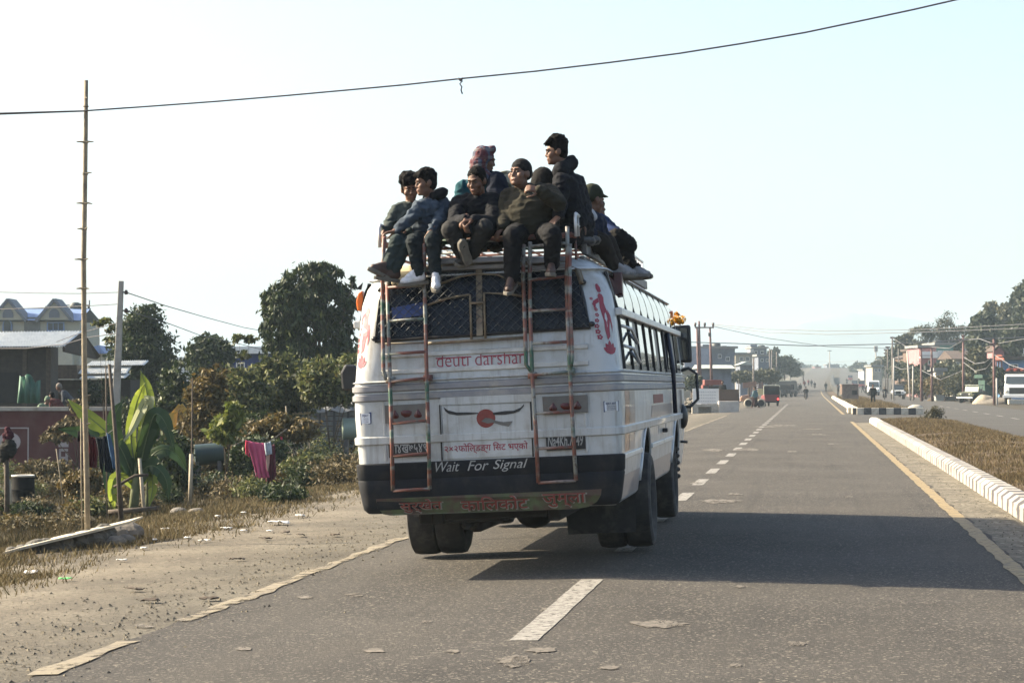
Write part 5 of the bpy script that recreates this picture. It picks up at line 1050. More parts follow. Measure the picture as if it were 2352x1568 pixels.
# two people behind the wall
def small_person(loc, rz, label, shirt, pants, hgt=1.7, pose='stand', group=None, vox=.02, hairm=HAIR, skin=SKIN, cloth=None, shoes=None, look=0):
    """a whole figure at moderate distance: stand, walk, bend, sit"""
    k = hgt/1.72; o0 = V((0, 0, 0)); P = lambda x, y, z: V((x*k, y*k, z*k)); b = MB()
    st = {'stand': (.04, -.03, 0, 0), 'walk': (.24, -.24, .05, 0), 'ride': (.25, .25, .1, 1), 'sit': (.35, .35, .05, 1)}.get(pose, (.05, -.05, 0, 0)); bend = .55 if pose == 'bend' else .03
    hipz = .92 if not st[3] else .78
    hip = [P(-.09, 0, hipz), P(.09, 0, hipz)]; ch = P(0, .45*bend*1.3, hipz+.48-.25*bend); nk = P(0, .6*bend*1.3, hipz+.58-.3*bend); hd = P(0, .6*bend*1.3+.05, hipz+.74-.35*bend)
    kn = [P(-.1, st[0]*.6+.05, hipz*.54) if not st[3] else P(-.16, .38, hipz-.06), P(.1, st[1]*.6+.05, hipz*.54) if not st[3] else P(.16, .38, hipz-.06)]
    an = [P(-.1, st[0]*1.2-.02, .09), P(.1, st[1]*1.2-.02, .09)] if not st[3] else [P(-.16, .2, .3), P(.16, .2, .3)]
    sh = [ch+P(-.19, 0, .02), ch+P(.19, 0, .02)]
    el = [sh[0]+P(-.06, -.02-st[1]*.3, -.28), sh[1]+P(.06, -.02-st[0]*.3, -.28)] if not st[3] else [sh[0]+P(-.1, .12, -.24), sh[1]+P(.1, .12, -.24)]
    wr = [el[0]+P(0, .1+st[0]*.2, -.24), el[1]+P(0, .1+st[1]*.2, -.24)] if not st[3] else [sh[0]+P(-.06, .42, -.26), sh[1]+P(.06, .42, -.26)]
    M = frame((math.sin(look), math.cos(look), -.1-bend*.6)); head(b, hd, M, 1.05*k); b.cap(hd-P(0, .02, .05), nk, .05*k, .06*k); torso(b, nk, (hip[0]+hip[1])/2, sh[0], sh[1], .85*k)
    for i in (0, 1): 
        b.cap(sh[i], el[i], .045*k, .04*k); b.cap(el[i], wr[i], .038*k, .028*k); b.cap(wr[i], wr[i]+(wr[i]-el[i])*.35, .03*k, .022*k); b.cap(hip[i], kn[i], .07*k, .055*k); b.cap(kn[i], an[i], .05*k, .035*k); b.cap(an[i]-P(0, .03, .05), an[i]+P(0, .15, -.055), .042*k, .035*k)
    o = remesh(b, 'person', skin, None, max(.012, vox*.8), 0, 1, 2); o.location = loc; o.rotation_euler = (0, 0, rz); tag(o, label, 'person', group)
    b = MB(); torso(b, nk-P(0, 0, .04), (hip[0]+hip[1])/2, sh[0], sh[1], 1.0*k)
    for i in (0, 1): b.cap(sh[i], el[i], .066*k, .058*k); b.cap(el[i], el[i].lerp(wr[i], .9), .056*k, .045*k)
    remesh(b, 'jacket', shirt, o, vox, .01, 2)
    b = MB(); b.cap(hip[0], hip[1], .11*k, .11*k)
    for i in (0, 1): b.cap(hip[i], kn[i], .095*k, .075*k); b.cap(kn[i], an[i], .072*k, .058*k)
    if cloth == 'skirt': b.cap((hip[0]+hip[1])/2, P(0, .02, .25), .14*k, .19*k)
    remesh(b, 'trousers' if cloth != 'skirt' else 'skirt', pants, o, vox, .008, 3)
    if hairm: b = MB(); b.ell(hd+M @ V((0, -.025, .05))*k, [.09*k, .1*k, .09*k], M); b.ell(hd+M @ V((0, -.05, -.01))*k, [.085*k, .07*k, .09*k], M); remesh(b, 'hair' if hairm is HAIR else 'cap', hairm, o, vox*.8, .004, 3, 1)
    return o
P_RED = fab('red_shirt', (.14, .025, .025)); P_GREY = fab('grey_shirt', (.13, .14, .16)); P_TEALS = fab('pale_teal_shirt', (.16, .3, .32)); P_SKIRT = fab('maroon_skirt', (.045, .018, .02)); P_DK = fab('dark_cloth', (.02, .021, .026)); P_PALE = fab('pale_cap_cloth', (.42, .37, .31)); P_PINK = fab('pink_shirt', (.3, .09, .12)); P_WHITE = fab('white_shirt', (.5, .5, .48)); P_GRN = fab('pale_green_cloth', (.3, .42, .28))
S = Site(168, 74); small_person(V((S.loc.x, S.loc.y, CAM.z+(882-893)*74/FPX-1.43)), 1.9, 'person in pale cap and grey shirt behind the red wall beside the bamboo pole', P_GREY, P_DK, 1.75, 'bend', hairm=P_PALE)
S = Site(143, 73); small_person(V((S.loc.x, S.loc.y, CAM.z+(882-912)*73/FPX-1.4)), 1.2, 'person in red shirt bending down behind the red wall', P_RED, P_DK, 1.7, 'bend')
S = Site(82, 72); small_person(V((S.loc.x, S.loc.y, CAM.z+(882-922)*72/FPX-1.4)), -1.8, 'person in pale green headcloth bending behind the red wall near the shed', P_GRN, P_DK, 1.7, 'bend', hairm=P_GRN)
# banana plant
BAN = leafmat('banana_leaf', [(.16, .2, .03), (.2, .25, .035), (.26, .3, .045)], .4, .55); BAND = leafmat('banana_leaf_dark', [(.02, .042, .014), (.035, .065, .02)], .45, .3); BANT = leafmat('banana_leaf_torn', [(.34, .36, .2), (.42, .42, .26)], .5, .4)  # the bright yellow leaf tone has sunlight and backlight put into its colour
S = Site(312, 41); t = S.thing('banana_plant', 'banana plant with broad yellow-green torn leaves beside the bamboo pole', 'plant')
def banana_leaf(pts, w_, m, seed=1, fold=.35, tear=.25, thick=.0):
    """blade along a curved midrib, folded to a shallow V, edges torn into strips"""
    r_ = random.Random(seed); P = [S.p(*q) for q in pts]; N = 26; cv = []
    for i in range(N+1):
        u = i/N*(len(P)-1); k = min(int(u), len(P)-2); f = u-k; p0, p1, p2, p3 = P[max(k-1, 0)], P[k], P[k+1], P[min(k+2, len(P)-1)]
        cv.append(.5*((2*p1)+(p2-p0)*f+(2*p0-5*p1+4*p2-p3)*f*f+(3*p1-p0-3*p2+p3)*f**3))
    b = MB(); 
    for sg in (-1, 1):
        i = 0
        while i < N:
            n = r_.choice((2, 3, 5, 6)); j = min(N, i+n); A, E = [], []; sw = r_.uniform(-tear, tear)
            for k in range(i, j+1):
                tg = (cv[min(k+1, N)]-cv[max(k-1, 0)]).normalized(); sd_ = tg.cross(V((.25, -.9, .35))).normalized(); up = sd_.cross(tg); x = k/N
                wd = w_*math.sin(math.pi*min(1, .06+x*.98))**.55*(1 if x < .75 else 1-(x-.75)*2.2); wd = max(wd, .01)
                A.append(cv[k]); E.append(cv[k]+sd_*sg*wd*(.94 if k in (i, j) and r_.random() < .6 else 1) + up*wd*(fold+sw) - V((0, 0, wd*abs(sw)*.8)) + tg*wd*.25)
            mid = [a.lerp(e, .5)+V((0, 0, .02)) for a, e in zip(A, E)]; b.rings([A, mid, E], closed=False); i = j
    o = b.build('leaf', m, t, smooth=True, fix=False)
    b = MB(); b.tube(cv[::2], [.016*(1-.8*i/len(cv[::2])) for i in range(len(cv[::2]))], 5); b.build('midrib', mat('banana_rib', (.07, .1, .03), .5, .2, 8), o, smooth=True)
for i, (pts, wd, m, sd_, fo, te) in enumerate((
    ([(318, 1080), (330, 1000), (338, 930), (330, 885), (318, 853)], .17, BAN, 1, .1, .08), ([(316, 1080), (332, 980), (342, 915), (330, 930), (306, 985), (290, 1012)], .12, BANT, 2, .5, .3),
    ([(318, 1090), (340, 1000), (360, 950), (385, 975), (404, 1040)], .2, BAND, 3, .2, .2), ([(312, 1090), (280, 1030), (235, 985), (185, 945), (150, 918)], .19, BAN, 4, .1, .12),
    ([(310, 1100), (275, 1050), (230, 1010), (180, 990), (138, 985)], .17, BAND, 5, .3, .2), ([(308, 1100), (285, 1040), (265, 1000), (268, 950), (285, 920)], .2, BAND, 6, .2, .1),
    ([(318, 1100), (345, 1050), (375, 1030), (405, 1045), (425, 1085)], .2, BAND, 7, .3, .3), ([(312, 1110), (290, 1070), (262, 1060), (250, 1085), (246, 1130)], .17, BAND, 8, .3, .3),
    ([(318, 1110), (335, 1075), (360, 1070), (385, 1100), (390, 1150)], .18, BAND, 9, .3, .3), ([(314, 1110), (312, 1060), (300, 1040), (285, 1060), (280, 1110)], .15, BAND, 10, .3, .3),
    ([(318, 1120), (335, 1090), (348, 1080), (352, 1120), (345, 1165)], .14, BAN, 11, .4, .3), ([(310, 1120), (285, 1095), (265, 1100), (262, 1140), (268, 1170)], .13, BAN, 12, .4, .3),
    ([(316, 1090), (330, 1030), (345, 990), (352, 960), (350, 940)], .2, BAND, 13, .2, .1), ([(314, 1090), (300, 1000), (310, 940), (322, 905), (336, 880)], .14, BAN, 14, .15, .1))):
    banana_leaf([(x, y, .25*math.sin(i*2.1+k*.4)*(k/4)) for k, (x, y) in enumerate(pts)], wd*.8, m, sd_, fo, te*1.6+.1)
b = MB(); b.tube([S.p(305, 1200), S.p(312, 1120), S.p(317, 1060)], [.1, .085, .05], 10); b.tube([S.p(335, 1205, .2), S.p(340, 1120, .15), S.p(338, 1060, .1)], [.07, .06, .03], 8); b.build('stem', mat('banana_stem', (.09, .1, .04), .8, .3, 7), t, smooth=True)
# posts, clothes lines and cloths
def post(pts, r, label, m=BAMB, Zc=None, name='wooden_post', cat='post', group=None):
    x, y = pts[0]; Zc = Zc or (ground(x, y)-CAM).dot(CF); S = Site(x, Zc); t = S.thing(name, label, cat, group); b = MB(); b.tube([S.p(*q)+V((0, 0, -.06 if i == 0 else 0)) for i, q in enumerate(pts)], r if hasattr(r, '__len__') else [r*1.05, r][:len(pts)] if len(pts) == 2 else r, 8); b.build('shaft', m, t, smooth=True); return S, t
post([(281, 1206), (270, 1050), (251, 836)], [.045, .036, .026], 'leaning dark bamboo post right of the tall bamboo pole, holding the jeans', WOODD)
post([(335, 1192), (327, 1120), (321, 1052)], [.035, .032, .03], 'short pale stake in front of the banana plant', WOODP)
post([(437, 1160), (440, 1042)], .042, 'stout pale lower post right of the banana plant', WOODP); post([(438, 1160), (441, 1040), (442, 868)], [.02, .018, .013], 'thin tall dark stick bound to the stout pale post', WOODD)
post([(668, 1094), (663, 1010), (657, 932)], [.03, .026, .022], 'grey stake behind the pink cloth', BAMB); post([(150, 1178), (140, 1100), (130, 1030)], .012, 'thin cane standing left of the tall bamboo pole', BAMB); post([(191, 1250), (188, 1120), (186, 960)], .009, 'thinnest cane standing close against the tall bamboo pole', BAMB); post([(247, 1200), (246, 1050), (243, 840)], .012, 'thin cane standing just left of the leaning dark post', WOODD)
S, t = post([(18, 1194), (17, 1110), (14, 1020)], [.05, .05, .045], 'thick dark post with a sack and maroon cloth over its top, far left', WOODD)
b = MB(); b.ell(S.p(20, 1030), (.16, .12, .19)); b.ell(S.p(10, 1040), (.1, .1, .17)); sk_ = remesh(b, 'sack', fab('dark_sackcloth', (.035, .034, .028)), None, .018, .02, 4); sk_.location = S.loc; sk_.rotation_euler[2] = YAW; tag(sk_, 'dark sack hung over the thick post at the left edge', 'sack')
b = MB(); b.cap(S.p(17, 985), S.p(24, 1000), .05, .07); b.cap(S.p(24, 1000), S.p(12, 1012), .07, .05); b.cap(S.p(12, 1000), S.p(14, 1022), .05, .03); c_ = remesh(b, 'cloth', fab('maroon_cloth', (.085, .012, .026)), None, .014, .014, 5); c_.location = S.loc; c_.rotation_euler[2] = YAW; tag(c_, 'maroon cloth bunched on top of the thick left post', 'cloth')
post([(27, 1192), (25, 1140), (22, 1100)], .03, 'pale stub post touching the black drum', WOODP)
def cloth(poly, Zc, m, label, name='cloth', amp=.035, seed=1, cat='laundry', group='laundry hung on lines'):
    """hanging cloth: left and right edges given top to bottom in picture pixels; folds run down it"""
    lft, rgt = poly; S = Site(lft[0][0], Zc); n, k = 16, 18; rows = []
    def along(q, u): 
        u *= len(q)-1; i = min(int(u), len(q)-2); f = u-i; return q[i][0]+(q[i+1][0]-q[i][0])*f, q[i][1]+(q[i+1][1]-q[i][1])*f
    for j in range(k+1):
        a, c = along(lft, j/k), along(rgt, j/k); rows.append([S.p(a[0]+(c[0]-a[0])*i/n, a[1]+(c[1]-a[1])*i/n + (1.5*math.sin(math.pi*i/n) if j == 0 else 0), amp*(.3+.7*j/k)*(math.sin(i*1.15+seed+j*.07)+.6*math.sin(i*2.3+seed*2)+.5*noise.noise(V((i*.3, j*.3, seed))))) for i in range(n+1)])
    b = MB(); b.rings(rows, closed=False); o = b.build(name, m, None, smooth=True, loc=S.loc, fix=False); o.rotation_euler[2] = YAW; so_ = o.modifiers.new('thick', 'SOLIDIFY'); so_.thickness = .008; return tag(o, label, cat, group)
def K5(x, y): return (x*.25, 914.7+y*.25)
def K7(x, y): return (392+x*.25, 849+y*.25)
zc = 36.5
cloth(([K5(800, 330), K5(815, 480), K5(812, 630)], [K5(880, 360), K5(895, 480), K5(885, 640)]), zc, fab('red_cloth', (.16, .015, .02)), 'red cloth on the line just right of the tall bamboo pole', seed=1)
cloth(([K5(720, 300), K5(715, 350), K5(715, 395)], [K5(800, 270), K5(830, 330), K5(840, 370)]), zc+.1, fab('dark_garment', (.02, .012, .02)), 'dark garment hung across the tall bamboo pole beside the red cloth', seed=9)
cloth(([K5(880, 360), K5(905, 460), K5(925, 640)], [K5(960, 355), K5(965, 500), K5(945, 690)]), zc-.1, fab('dark_jeans', (.025, .032, .04)), 'dark grey trousers on the line left of the blue jeans', seed=2)
cloth(([K5(950, 345), K5(955, 500), K5(970, 670)], [K5(1000, 325), K5(1030, 480), K5(1050, 685)]), zc-.2, fab('navy_jeans', (.012, .02, .04)), 'navy jeans on the line against the leaning dark post', seed=3)
cloth(([K5(985, 315), K5(1010, 460), K5(1040, 640)], [K5(1015, 330), K5(1048, 460), K5(1062, 650)]), zc-.32, fab('light_blue_cloth', (.13, .26, .46)), 'narrow light blue cloth beside the navy jeans', seed=4, amp=.02)
zc = 45
cloth(([K7(692, 645), K7(742, 800), K7(770, 900), K7(792, 1002)], [K7(862, 672), K7(872, 800), K7(890, 900), K7(912, 985)]), zc, mat('pink_cotton', (.42, .07, .15), .9, .2, 3, bump=.2), 'large pink shawl hung on the line, biggest of the laundry', seed=5)
cloth(([K7(690, 645), K7(685, 700), K7(690, 770)], [K7(715, 650), K7(715, 720), K7(725, 800)]), zc-.1, mat('bright_pink_cotton', (.5, .03, .08), .9, .2, 3), 'bright pink corner of cloth hung at the left end of the line', seed=6)
cloth(([K7(862, 672), K7(868, 730), K7(878, 785)], [K7(918, 655), K7(925, 720), K7(928, 772)]), zc-.15, mat('grey_check_towel', (.33, .38, .42), .9, .2, 12), 'small pale grey checked towel between pink and maroon cloths', seed=7)
cloth(([K7(880, 785), K7(876, 850), K7(890, 920)], [K7(912, 775), K7(910, 850), K7(896, 930)]), zc-.1, mat('peach_cloth', (.45, .3, .24), .9, .2, 5), 'peach scarf hanging below the checked towel', seed=12, amp=.02)
cloth(([K7(915, 690), K7(905, 850), K7(880, 1000), K7(880, 1100)], [K7(955, 680), K7(962, 850), K7(970, 1000), K7(972, 1110)]), zc+.1, mat('maroon_cotton', (.085, .01, .022), .9, .3, 4), 'long maroon cloth hanging to the ground right of the pink shawl', seed=8)
cloth(([K7(1008, 580), K7(1012, 640)], [K7(1030, 575), K7(1028, 645)]), 60, mat('bright_pink_cotton', ()), 'tiny red cloth hung behind the grey stake', seed=10, amp=.02)
b = MB(); b.tube([CAM+ray(*q)*zc for q in (K7(560, 700), K7(692, 643), K7(780, 668), K7(862, 671), K7(920, 650), K7(965, 618), K7(1070, 540))], .008, 5); tag(b.build('clothes_line', WIREM, None), 'sagging line that carries the pink shawl and towel', 'clothes line')
b = MB(); b.tube([CAM+ray(*q)*36.6 for q in ((200, 995), (222, 1004), (240, 1003), (250, 994), (262, 985))], .008, 5); tag(b.build('clothes_line', WIREM, None), 'line between the tall bamboo pole and the leaning post', 'clothes line')
b = MB(); b.tube([CAM+ray(*q)*37 for q in ((262, 1118), (285, 1106), (310, 1092), (340, 1090))], .03, 6); tag(b.build('branch', WOODD, None, smooth=True), 'dark branch tied between the leaning post and the pale stake', 'branch')
S = Site(325, 38.5); b = MB(); b.tube([S.p(250, 1176), S.p(300, 1172), S.p(366, 1166)], [.05, .05, .04], 8); o = b.build('log', WOODD, None, smooth=True, loc=S.loc); o.rotation_euler[2] = YAW; tag(o, 'thin dark log lying at the foot of the banana plant', 'log')
# black drum
g = ground(54, 1181); S = Site(54, (g-CAM).dot(CF)); t = S.thing('oil_drum', 'black oil drum standing at the left edge among weeds', 'drum'); h = S.z(1092); r = 26*S.s
b = MB(); b.lathe([(0, .001), (0, r), (h*.33, r), (h*.345, r*1.04), (h*.36, r), (h*.64, r), (h*.655, r*1.04), (h*.67, r), (h, r), (h*.97, r*.93), (h*.97, .001)], (0, 0, 0), 'z', 24); b.build('drum', mat('black_drum_paint', (.009, .009, .0085), .85, .3, 6, spec=.1), t, auto=40)
b = MB(); b.lathe([(h-.02, r*1.0), (h+.012, r*1.03), (h+.02, r*.98), (h, r*.9)], (0, 0, 0), 'z', 24); b.build('rim', mat('pale_rim', (.5, .48, .42), .6, .1, 9), t, smooth=True)
# concrete slab on a low stone wall
S = Site(140, (ground(140, 1262)-CAM).dot(CF)); t = S.thing('culvert', 'culvert slab of pale concrete on a low dark stone wall at the lower left', 'culvert')
top = [(24, 1262, -.35), (60, 1252, -.25), (120, 1238, -.1), (180, 1226, .3), (262, 1209, 1.1)]
b = MB(); b.rings([[S.p(x, y, d), S.p(x+14, y-6, d+.55), S.p(x+14, y-1, d+.55), S.p(x, y+6, d)] for x, y, d in top]); b.build('slab', mat('pale_concrete', (.42, .38, .3), .9, .12, 6, bump=.4), t)
b = MB(); rg = random.Random(8)
for i in range(58): u = rg.random(); x = 24+(u)*190; y = np.interp(x, [q[0] for q in top], [q[1] for q in top])+10+rg.random()*18; b.ell(S.p(x, y, np.interp(x, [q[0] for q in top], [q[2] for q in top])+.18+.1*rg.random()), (.1+.07*rg.random(), .09, .07+.03*rg.random()), Matrix.Rotation(rg.random()*.5, 3, 'Y'), 8, 5)
b.build('stone_wall', mat('dark_stone', (.07, .066, .056), .95, .35, 5, bump=.6), t)
# stones of a small heap
rg = random.Random(6); RK = mat('grey_rock', (.13, .115, .095), .95, .25, 6, bump=.6)
for i, (px, py, r) in enumerate(((252, 1226, .16), (268, 1238, .2), (286, 1235, .22), (245, 1240, .15), (300, 1228, .14), (262, 1250, .13), (450, 1178, .12), (410, 1180, .14), (290, 1247, .12))):
    p = ground(px, py); b = MB(); b.ell((0, 0, r*.25), (r*1.25, r, r*.62), None, 12, 8); b.v = [tuple(V(v)*(1+.35*noise.noise(V(v)*4.5+V((i*3., 0, 0))))) for v in b.v]
    o = b.build('rock', RK, None, loc=p); o.rotation_euler[2] = rg.random()*6; tag(o, 'rough grey rock lying in the dry grass right of the concrete slab', 'rock', 'rocks by the concrete slab')
# litter on the shoulder
LW = mat('white_plastic_scrap', (.55, .53, .48), .6, .1, 20)
def scrap(px, py, w_, m, label, group=None, seed=0):
    p = ground(px, py); b = MB(); r_ = random.Random(px*7+seed); n = 6
    rows = [[(w_*(i/n-.5), w_*.5*(j/3-.5)*(1+.4*r_.random()), .02+w_*.16*r_.random()) for i in range(n+1)] for j in range(4)]; b.rings(rows, closed=False)
    o = b.build('litter', m, None, loc=p, fix=False, smooth=True); o.rotation_euler[2] = r_.random()*6; o.modifiers.new('thick', 'SOLIDIFY').thickness = .006; tag(o, label, 'litter', group)
for px, py, w_ in ((72, 1320, .2), (640, 1205, .3), (690, 1188, .2), (520, 1216, .16), (470, 1245, .15), (430, 1238, .12), (560, 1222, .12), (355, 1242, .1), (620, 1222, .1), (380, 1217, .12), (500, 1188, .12), (560, 1180, .12), (280, 1290, .12), (330, 1262, .12)): scrap(px, py, w_, LW, 'scrap of pale plastic lying on the dusty left roadside', 'pale scraps on the roadside')
scrap(150, 1334, .13, mat('green_plastic', (.1, .5, .12), .5, .1, 9), 'small bright green plastic scrap on the left shoulder'); scrap(105, 1143, .14, mat('red_plastic', (.5, .02, .03), .5, .1, 9), 'red scrap in the weeds right of the black drum', seed=3)
for px, py in ((480, 1380, ), (610, 1240), (690, 1232), (345, 1384), (655, 1226), (770, 1232), (310, 1358), (545, 1288)): scrap(px, py, .16, WOODD, 'dark bark chip lying on the dusty left shoulder', 'dark chips on the shoulder')
for px, py in ((455, 1400), (965, 1218), (1300, 1210)): pass
# trees and bushes
def rel(S, L): return [(S.x(px), dy, S.z(py), rx*S.s, ry, rz_*S.s) for px, py, dy, rx, ry, rz_ in L]
def tree(px, Zc, L, n, size, m, label, seed, name='tree', cat='tree', trunk=.12, group=None, h=None, **kw):
    S = Site(px, Zc); lb = rel(S, L); rng = np.random.default_rng(seed); hh = h or max(.5, min(l[2] for l in lb))
    o = plant(name, S.loc, label, cat, lb, n, size, m, limbs(rng, hh, trunk, lb) if trunk else None, BARK, seed, group, **kw); o.rotation_euler[2] = YAW; return o
tree(722, 78, [(705, 660, 0, 62, 1.1, 52), (745, 640, .2, 40, .8, 36), (660, 700, -.2, 52, 1., 50), (765, 700, .3, 52, 1., 55), (700, 740, 0, 70, 1.2, 60), (640, 760, 0, 40, .8, 50), (770, 770, 0, 40, .8, 55), (718, 622, 0, 22, .5, 18), (750, 612, 0, 14, .4, 12), (620, 690, .3, 24, .6, 26), (612, 740, 0, 20, .5, 20), (800, 690, 0, 16, .5, 26), (810, 650, 0, 10, .4, 14), (690, 815, 0, 60, 1.1, 40), (770, 820, 0, 46, .9, 40), (640, 815, 0, 34, .7, 34)], 15000, .27, G1, 'big dense dark tree standing left of the bus, tallest of the trees there', 3, trunk=.14, h=2.6, clump=30, spread=.13, asp=.33, droop=1.1, shell=.45)
tree(330, 92, [(335, 730, 0, 36, .8, 30), (320, 760, 0, 40, .9, 40), (300, 820, 0, 50, 1., 55), (350, 810, 0, 48, 1, 60), (365, 860, 0, 38, .8, 50), (265, 870, 0, 35, .8, 40), (325, 860, .3, 60, 1.2, 60)], 15000, .22, G1, 'dark rounded tree behind the concrete power pole', 4, trunk=.12, h=2, clump=14, spread=.2, droop=.4)
tree(487, 100, [(480, 800, 0, 34, .8, 28), (505, 815, 0, 30, .8, 30), (455, 820, 0, 26, .7, 28), (480, 850, 0, 45, 1., 40)], 7000, .22, G1, 'small round dark tree midway between the pole and the big tree', 5, trunk=.1, h=1.6)
tree(560, 74, [(548, 776, 0, 15, .3, 8), (572, 780, 0, 14, .3, 8), (560, 812, 0, 14, .3, 10)], 420, .17, G2, 'spindly tree of thin feathery sprays in front of the blue building', 6, trunk=.02, h=1.9, droop=.7); tree(238, 62, [(226, 742, 0, 16, .3, 7), (246, 735, 0, 14, .3, 7), (262, 755, 0, 18, .3, 8), (255, 780, 0, 14, .3, 8)], 420, .15, G2, 'feathery pale sprays growing left of the concrete power pole', 7, trunk=.016, h=2, droop=.7)
BU = [(480, 60, [(470, 900, 0, 42, .7, 50), (490, 950, 0, 45, .8, 50), (455, 970, 0, 36, .6, 40), (500, 870, 0, 25, .5, 30)], 5200, .13, G3, 'rust-brown leafy bush rising behind the thin tall stick'), (560, 66, [(550, 900, 0, 45, .9, 60), (590, 930, 0, 50, 1, 60), (545, 970, 0, 45, .8, 45)], 5500, .15, G2, 'green bush between the brown bush and the big tree'),
      (660, 68, [(640, 860, 0, 50, .9, 50), (680, 890, 0, 55, 1, 60), (640, 930, 0, 45, .9, 50), (610, 860, 0, 30, .7, 40)], 6500, .16, G2, 'mid-green bush under the left side of the big tree'), (760, 66, [(740, 870, 0, 50, .9, 55), (790, 880, 0, 45, .9, 60), (745, 895, 0, 50, 1, 34), (820, 860, .3, 30, .8, 50)], 6500, .16, G2, 'mid-green bush under the big tree beside the bus'),
      (400, 70, [(400, 880, 0, 30, .7, 45), (415, 930, 0, 32, .7, 45), (385, 920, 0, 25, .6, 40)], 3500, .15, G1, 'dark bush behind the banana plant'), (180, 60, [(180, 930, 0, 22, .4, 22), (160, 980, 0, 28, .5, 30), (120, 1000, 0, 25, .5, 26)], 1500, .12, G4, 'thin dry bush against the red wall left of the bamboo pole'),
      (700, 55, [(690, 985, 0, 40, .7, 25), (640, 975, 0, 35, .7, 28), (600, 990, 0, 40, .7, 26)], 3600, .12, G3, 'low reddish-brown bush behind the pink shawl'), (520, 50, [(510, 990, 0, 30, .6, 30), (535, 960, 0, 20, .4, 40)], 1600, .16, G5, 'yellow-green tuft of long leaves behind the laundry'),
      (350, 86, [(340, 940, 0, 40, .9, 40), (300, 950, 0, 40, .9, 40), (370, 970, 0, 30, .8, 40)], 3800, .16, G1, 'dark low bush between the tin shed and the banana plant'), (215, 84, [(205, 905, 0, 25, .6, 28), (235, 905, 0, 25, .6, 28)], 1500, .15, G1, 'dark bush in front of the layered tin shed')]
BU += [(620, 53, [(600, 1040, 0, 60, .8, 40), (560, 1050, 0, 40, .7, 36)], 3600, .11, G1, 'dark bramble thicket left of the pink shawl'), (720, 52, [(700, 1070, 0, 50, .8, 30), (740, 1075, 0, 40, .7, 28)], 2800, .11, G2, 'bramble thicket behind the grey stake'), (800, 50, [(790, 1075, 0, 50, .8, 30), (830, 1075, 0, 30, .7, 30)], 2600, .11, G4, 'dry bramble thicket beside the bus wheel arch'),
       (500, 54, [(490, 1050, 0, 50, .8, 44), (530, 1040, 0, 36, .7, 40)], 3400, .11, G4, 'dry thicket under the dark green cistern'), (400, 48, [(395, 1040, 0, 40, .7, 50), (420, 1090, 0, 30, .6, 40)], 3000, .11, G1, 'dark thicket just right of the banana plant'), (90, 52, [(90, 1085, 0, 50, .6, 30), (130, 1090, 0, 40, .6, 34)], 2800, .1, G4, 'dry thicket right of the black drum'),
       (210, 46, [(215, 1110, 0, 36, .6, 34), (180, 1115, 0, 40, .6, 30)], 2600, .1, G3, 'brown thicket between the tall bamboo pole and the drum'), (435, 68, [(420, 985, 0, 40, .8, 40), (450, 1000, 0, 34, .7, 36)], 2800, .13, G3, 'rusty bush in front of the yellow loader'), (610, 62, [(600, 985, 0, 50, .8, 36), (650, 1000, 0, 50, .8, 30)], 3600, .13, G1, 'dark green bush behind the boundary wall'), (850, 60, [(850, 1060, 0, 34, .8, 34)], 3000, .13, G2, 'green bush hidden mostly by the bus tail')]
for i, (px, Zc, L, n, sz, m, lab) in enumerate(BU): tree(px, Zc, L, int(n*1.25), sz*1.15, m, lab, 20+i, 'bush', 'bush', .04, h=.4, clump=22, spread=.15, shell=.3)
rg = random.Random(21); W_ = []
for row, (y0, n_, h0) in enumerate(((1052, 20, 30), (1085, 18, 28), (1120, 17, 24), (1150, 11, 20), (1185, 7, 18), (1215, 5, 15))):
    for i in range(n_):
        xm = 890 if row < 2 else (860, 700, 330, 200)[row-2]; px = -20 + (xm+20)*(i+rg.random())/n_; W_.append((px, y0+rg.uniform(-10, 10), rg.uniform(24, 46), h0*rg.uniform(.7, 1.35), rg.choice((G4, G4, G2, G1, G3, G5 if row == 1 else G4, G1))))
for i, (px, py, rx, rz_, m) in enumerate(W_):
    S = Site(px, (ground(px, py)-CAM).dot(CF)); lb = [(0, 0, rz_*S.s*.9, rx*S.s, .5, rz_*S.s), (rx*S.s*.5, .2, rz_*S.s*.8, rx*S.s*.6, .4, rz_*S.s*.8)]
    plant('weed_clump', S.loc, 'knee-high clump of dry weeds on the left verge below the bushes', 'weeds', lb, 1300, .095, m, [([(0, 0, -.1), (.05, 0, rz_*S.s)], [.012, .006])], BARK, 60+i, 'weed clumps on the left verge', 'foliage', 'stem', clump=8, spread=.32, asp=.34, shell=.25)
# blue building, pale building far behind
S = Site(556, 115); t = S.thing('building', 'blue walled building with pale flat roof seen above the bushes', 'building'); b = MB(); b.b2((S.x(515), 0, -.5), (S.x(640), 6, S.z(812))); b.build('wall', mat('blue_wall_paint', (.02, .045, .16), .8, .1, 2), t)
b = MB(); b.b2((S.x(505), -.6, S.z(812)), (S.x(650), 6.5, S.z(796))); b.build('roof', TIN, t); facade_window(S, t, 545, 835, 560, 855, 0, WHT, n=2)
S = Site(412, 130); t = S.thing('building', 'small white building half hidden right of the dark rounded tree', 'building'); b = MB(); b.b2((S.x(395), 0, -.5), (S.x(440), 5, S.z(826))); b.build('wall', WHT, t); b = MB(); b.b2((S.x(390), -.4, S.z(826)), (S.x(446), 5.4, S.z(820))); b.build('roof', TIN, t)
S = Site(215, 150); t = S.thing('building', 'building with pale blue pitched roof just right of the cream house', 'building'); b = MB(); b.b2((S.x(192), 0, -.5), (S.x(240), 5, S.z(812))); b.build('wall', CRM, t); b = MB(); b.prism([(S.x(188), S.z(812)), (S.x(245), S.z(812)), (S.x(228), S.z(793)), (S.x(205), S.z(800))], 'y', -.5, 5.5); b.build('roof', BLU, t)
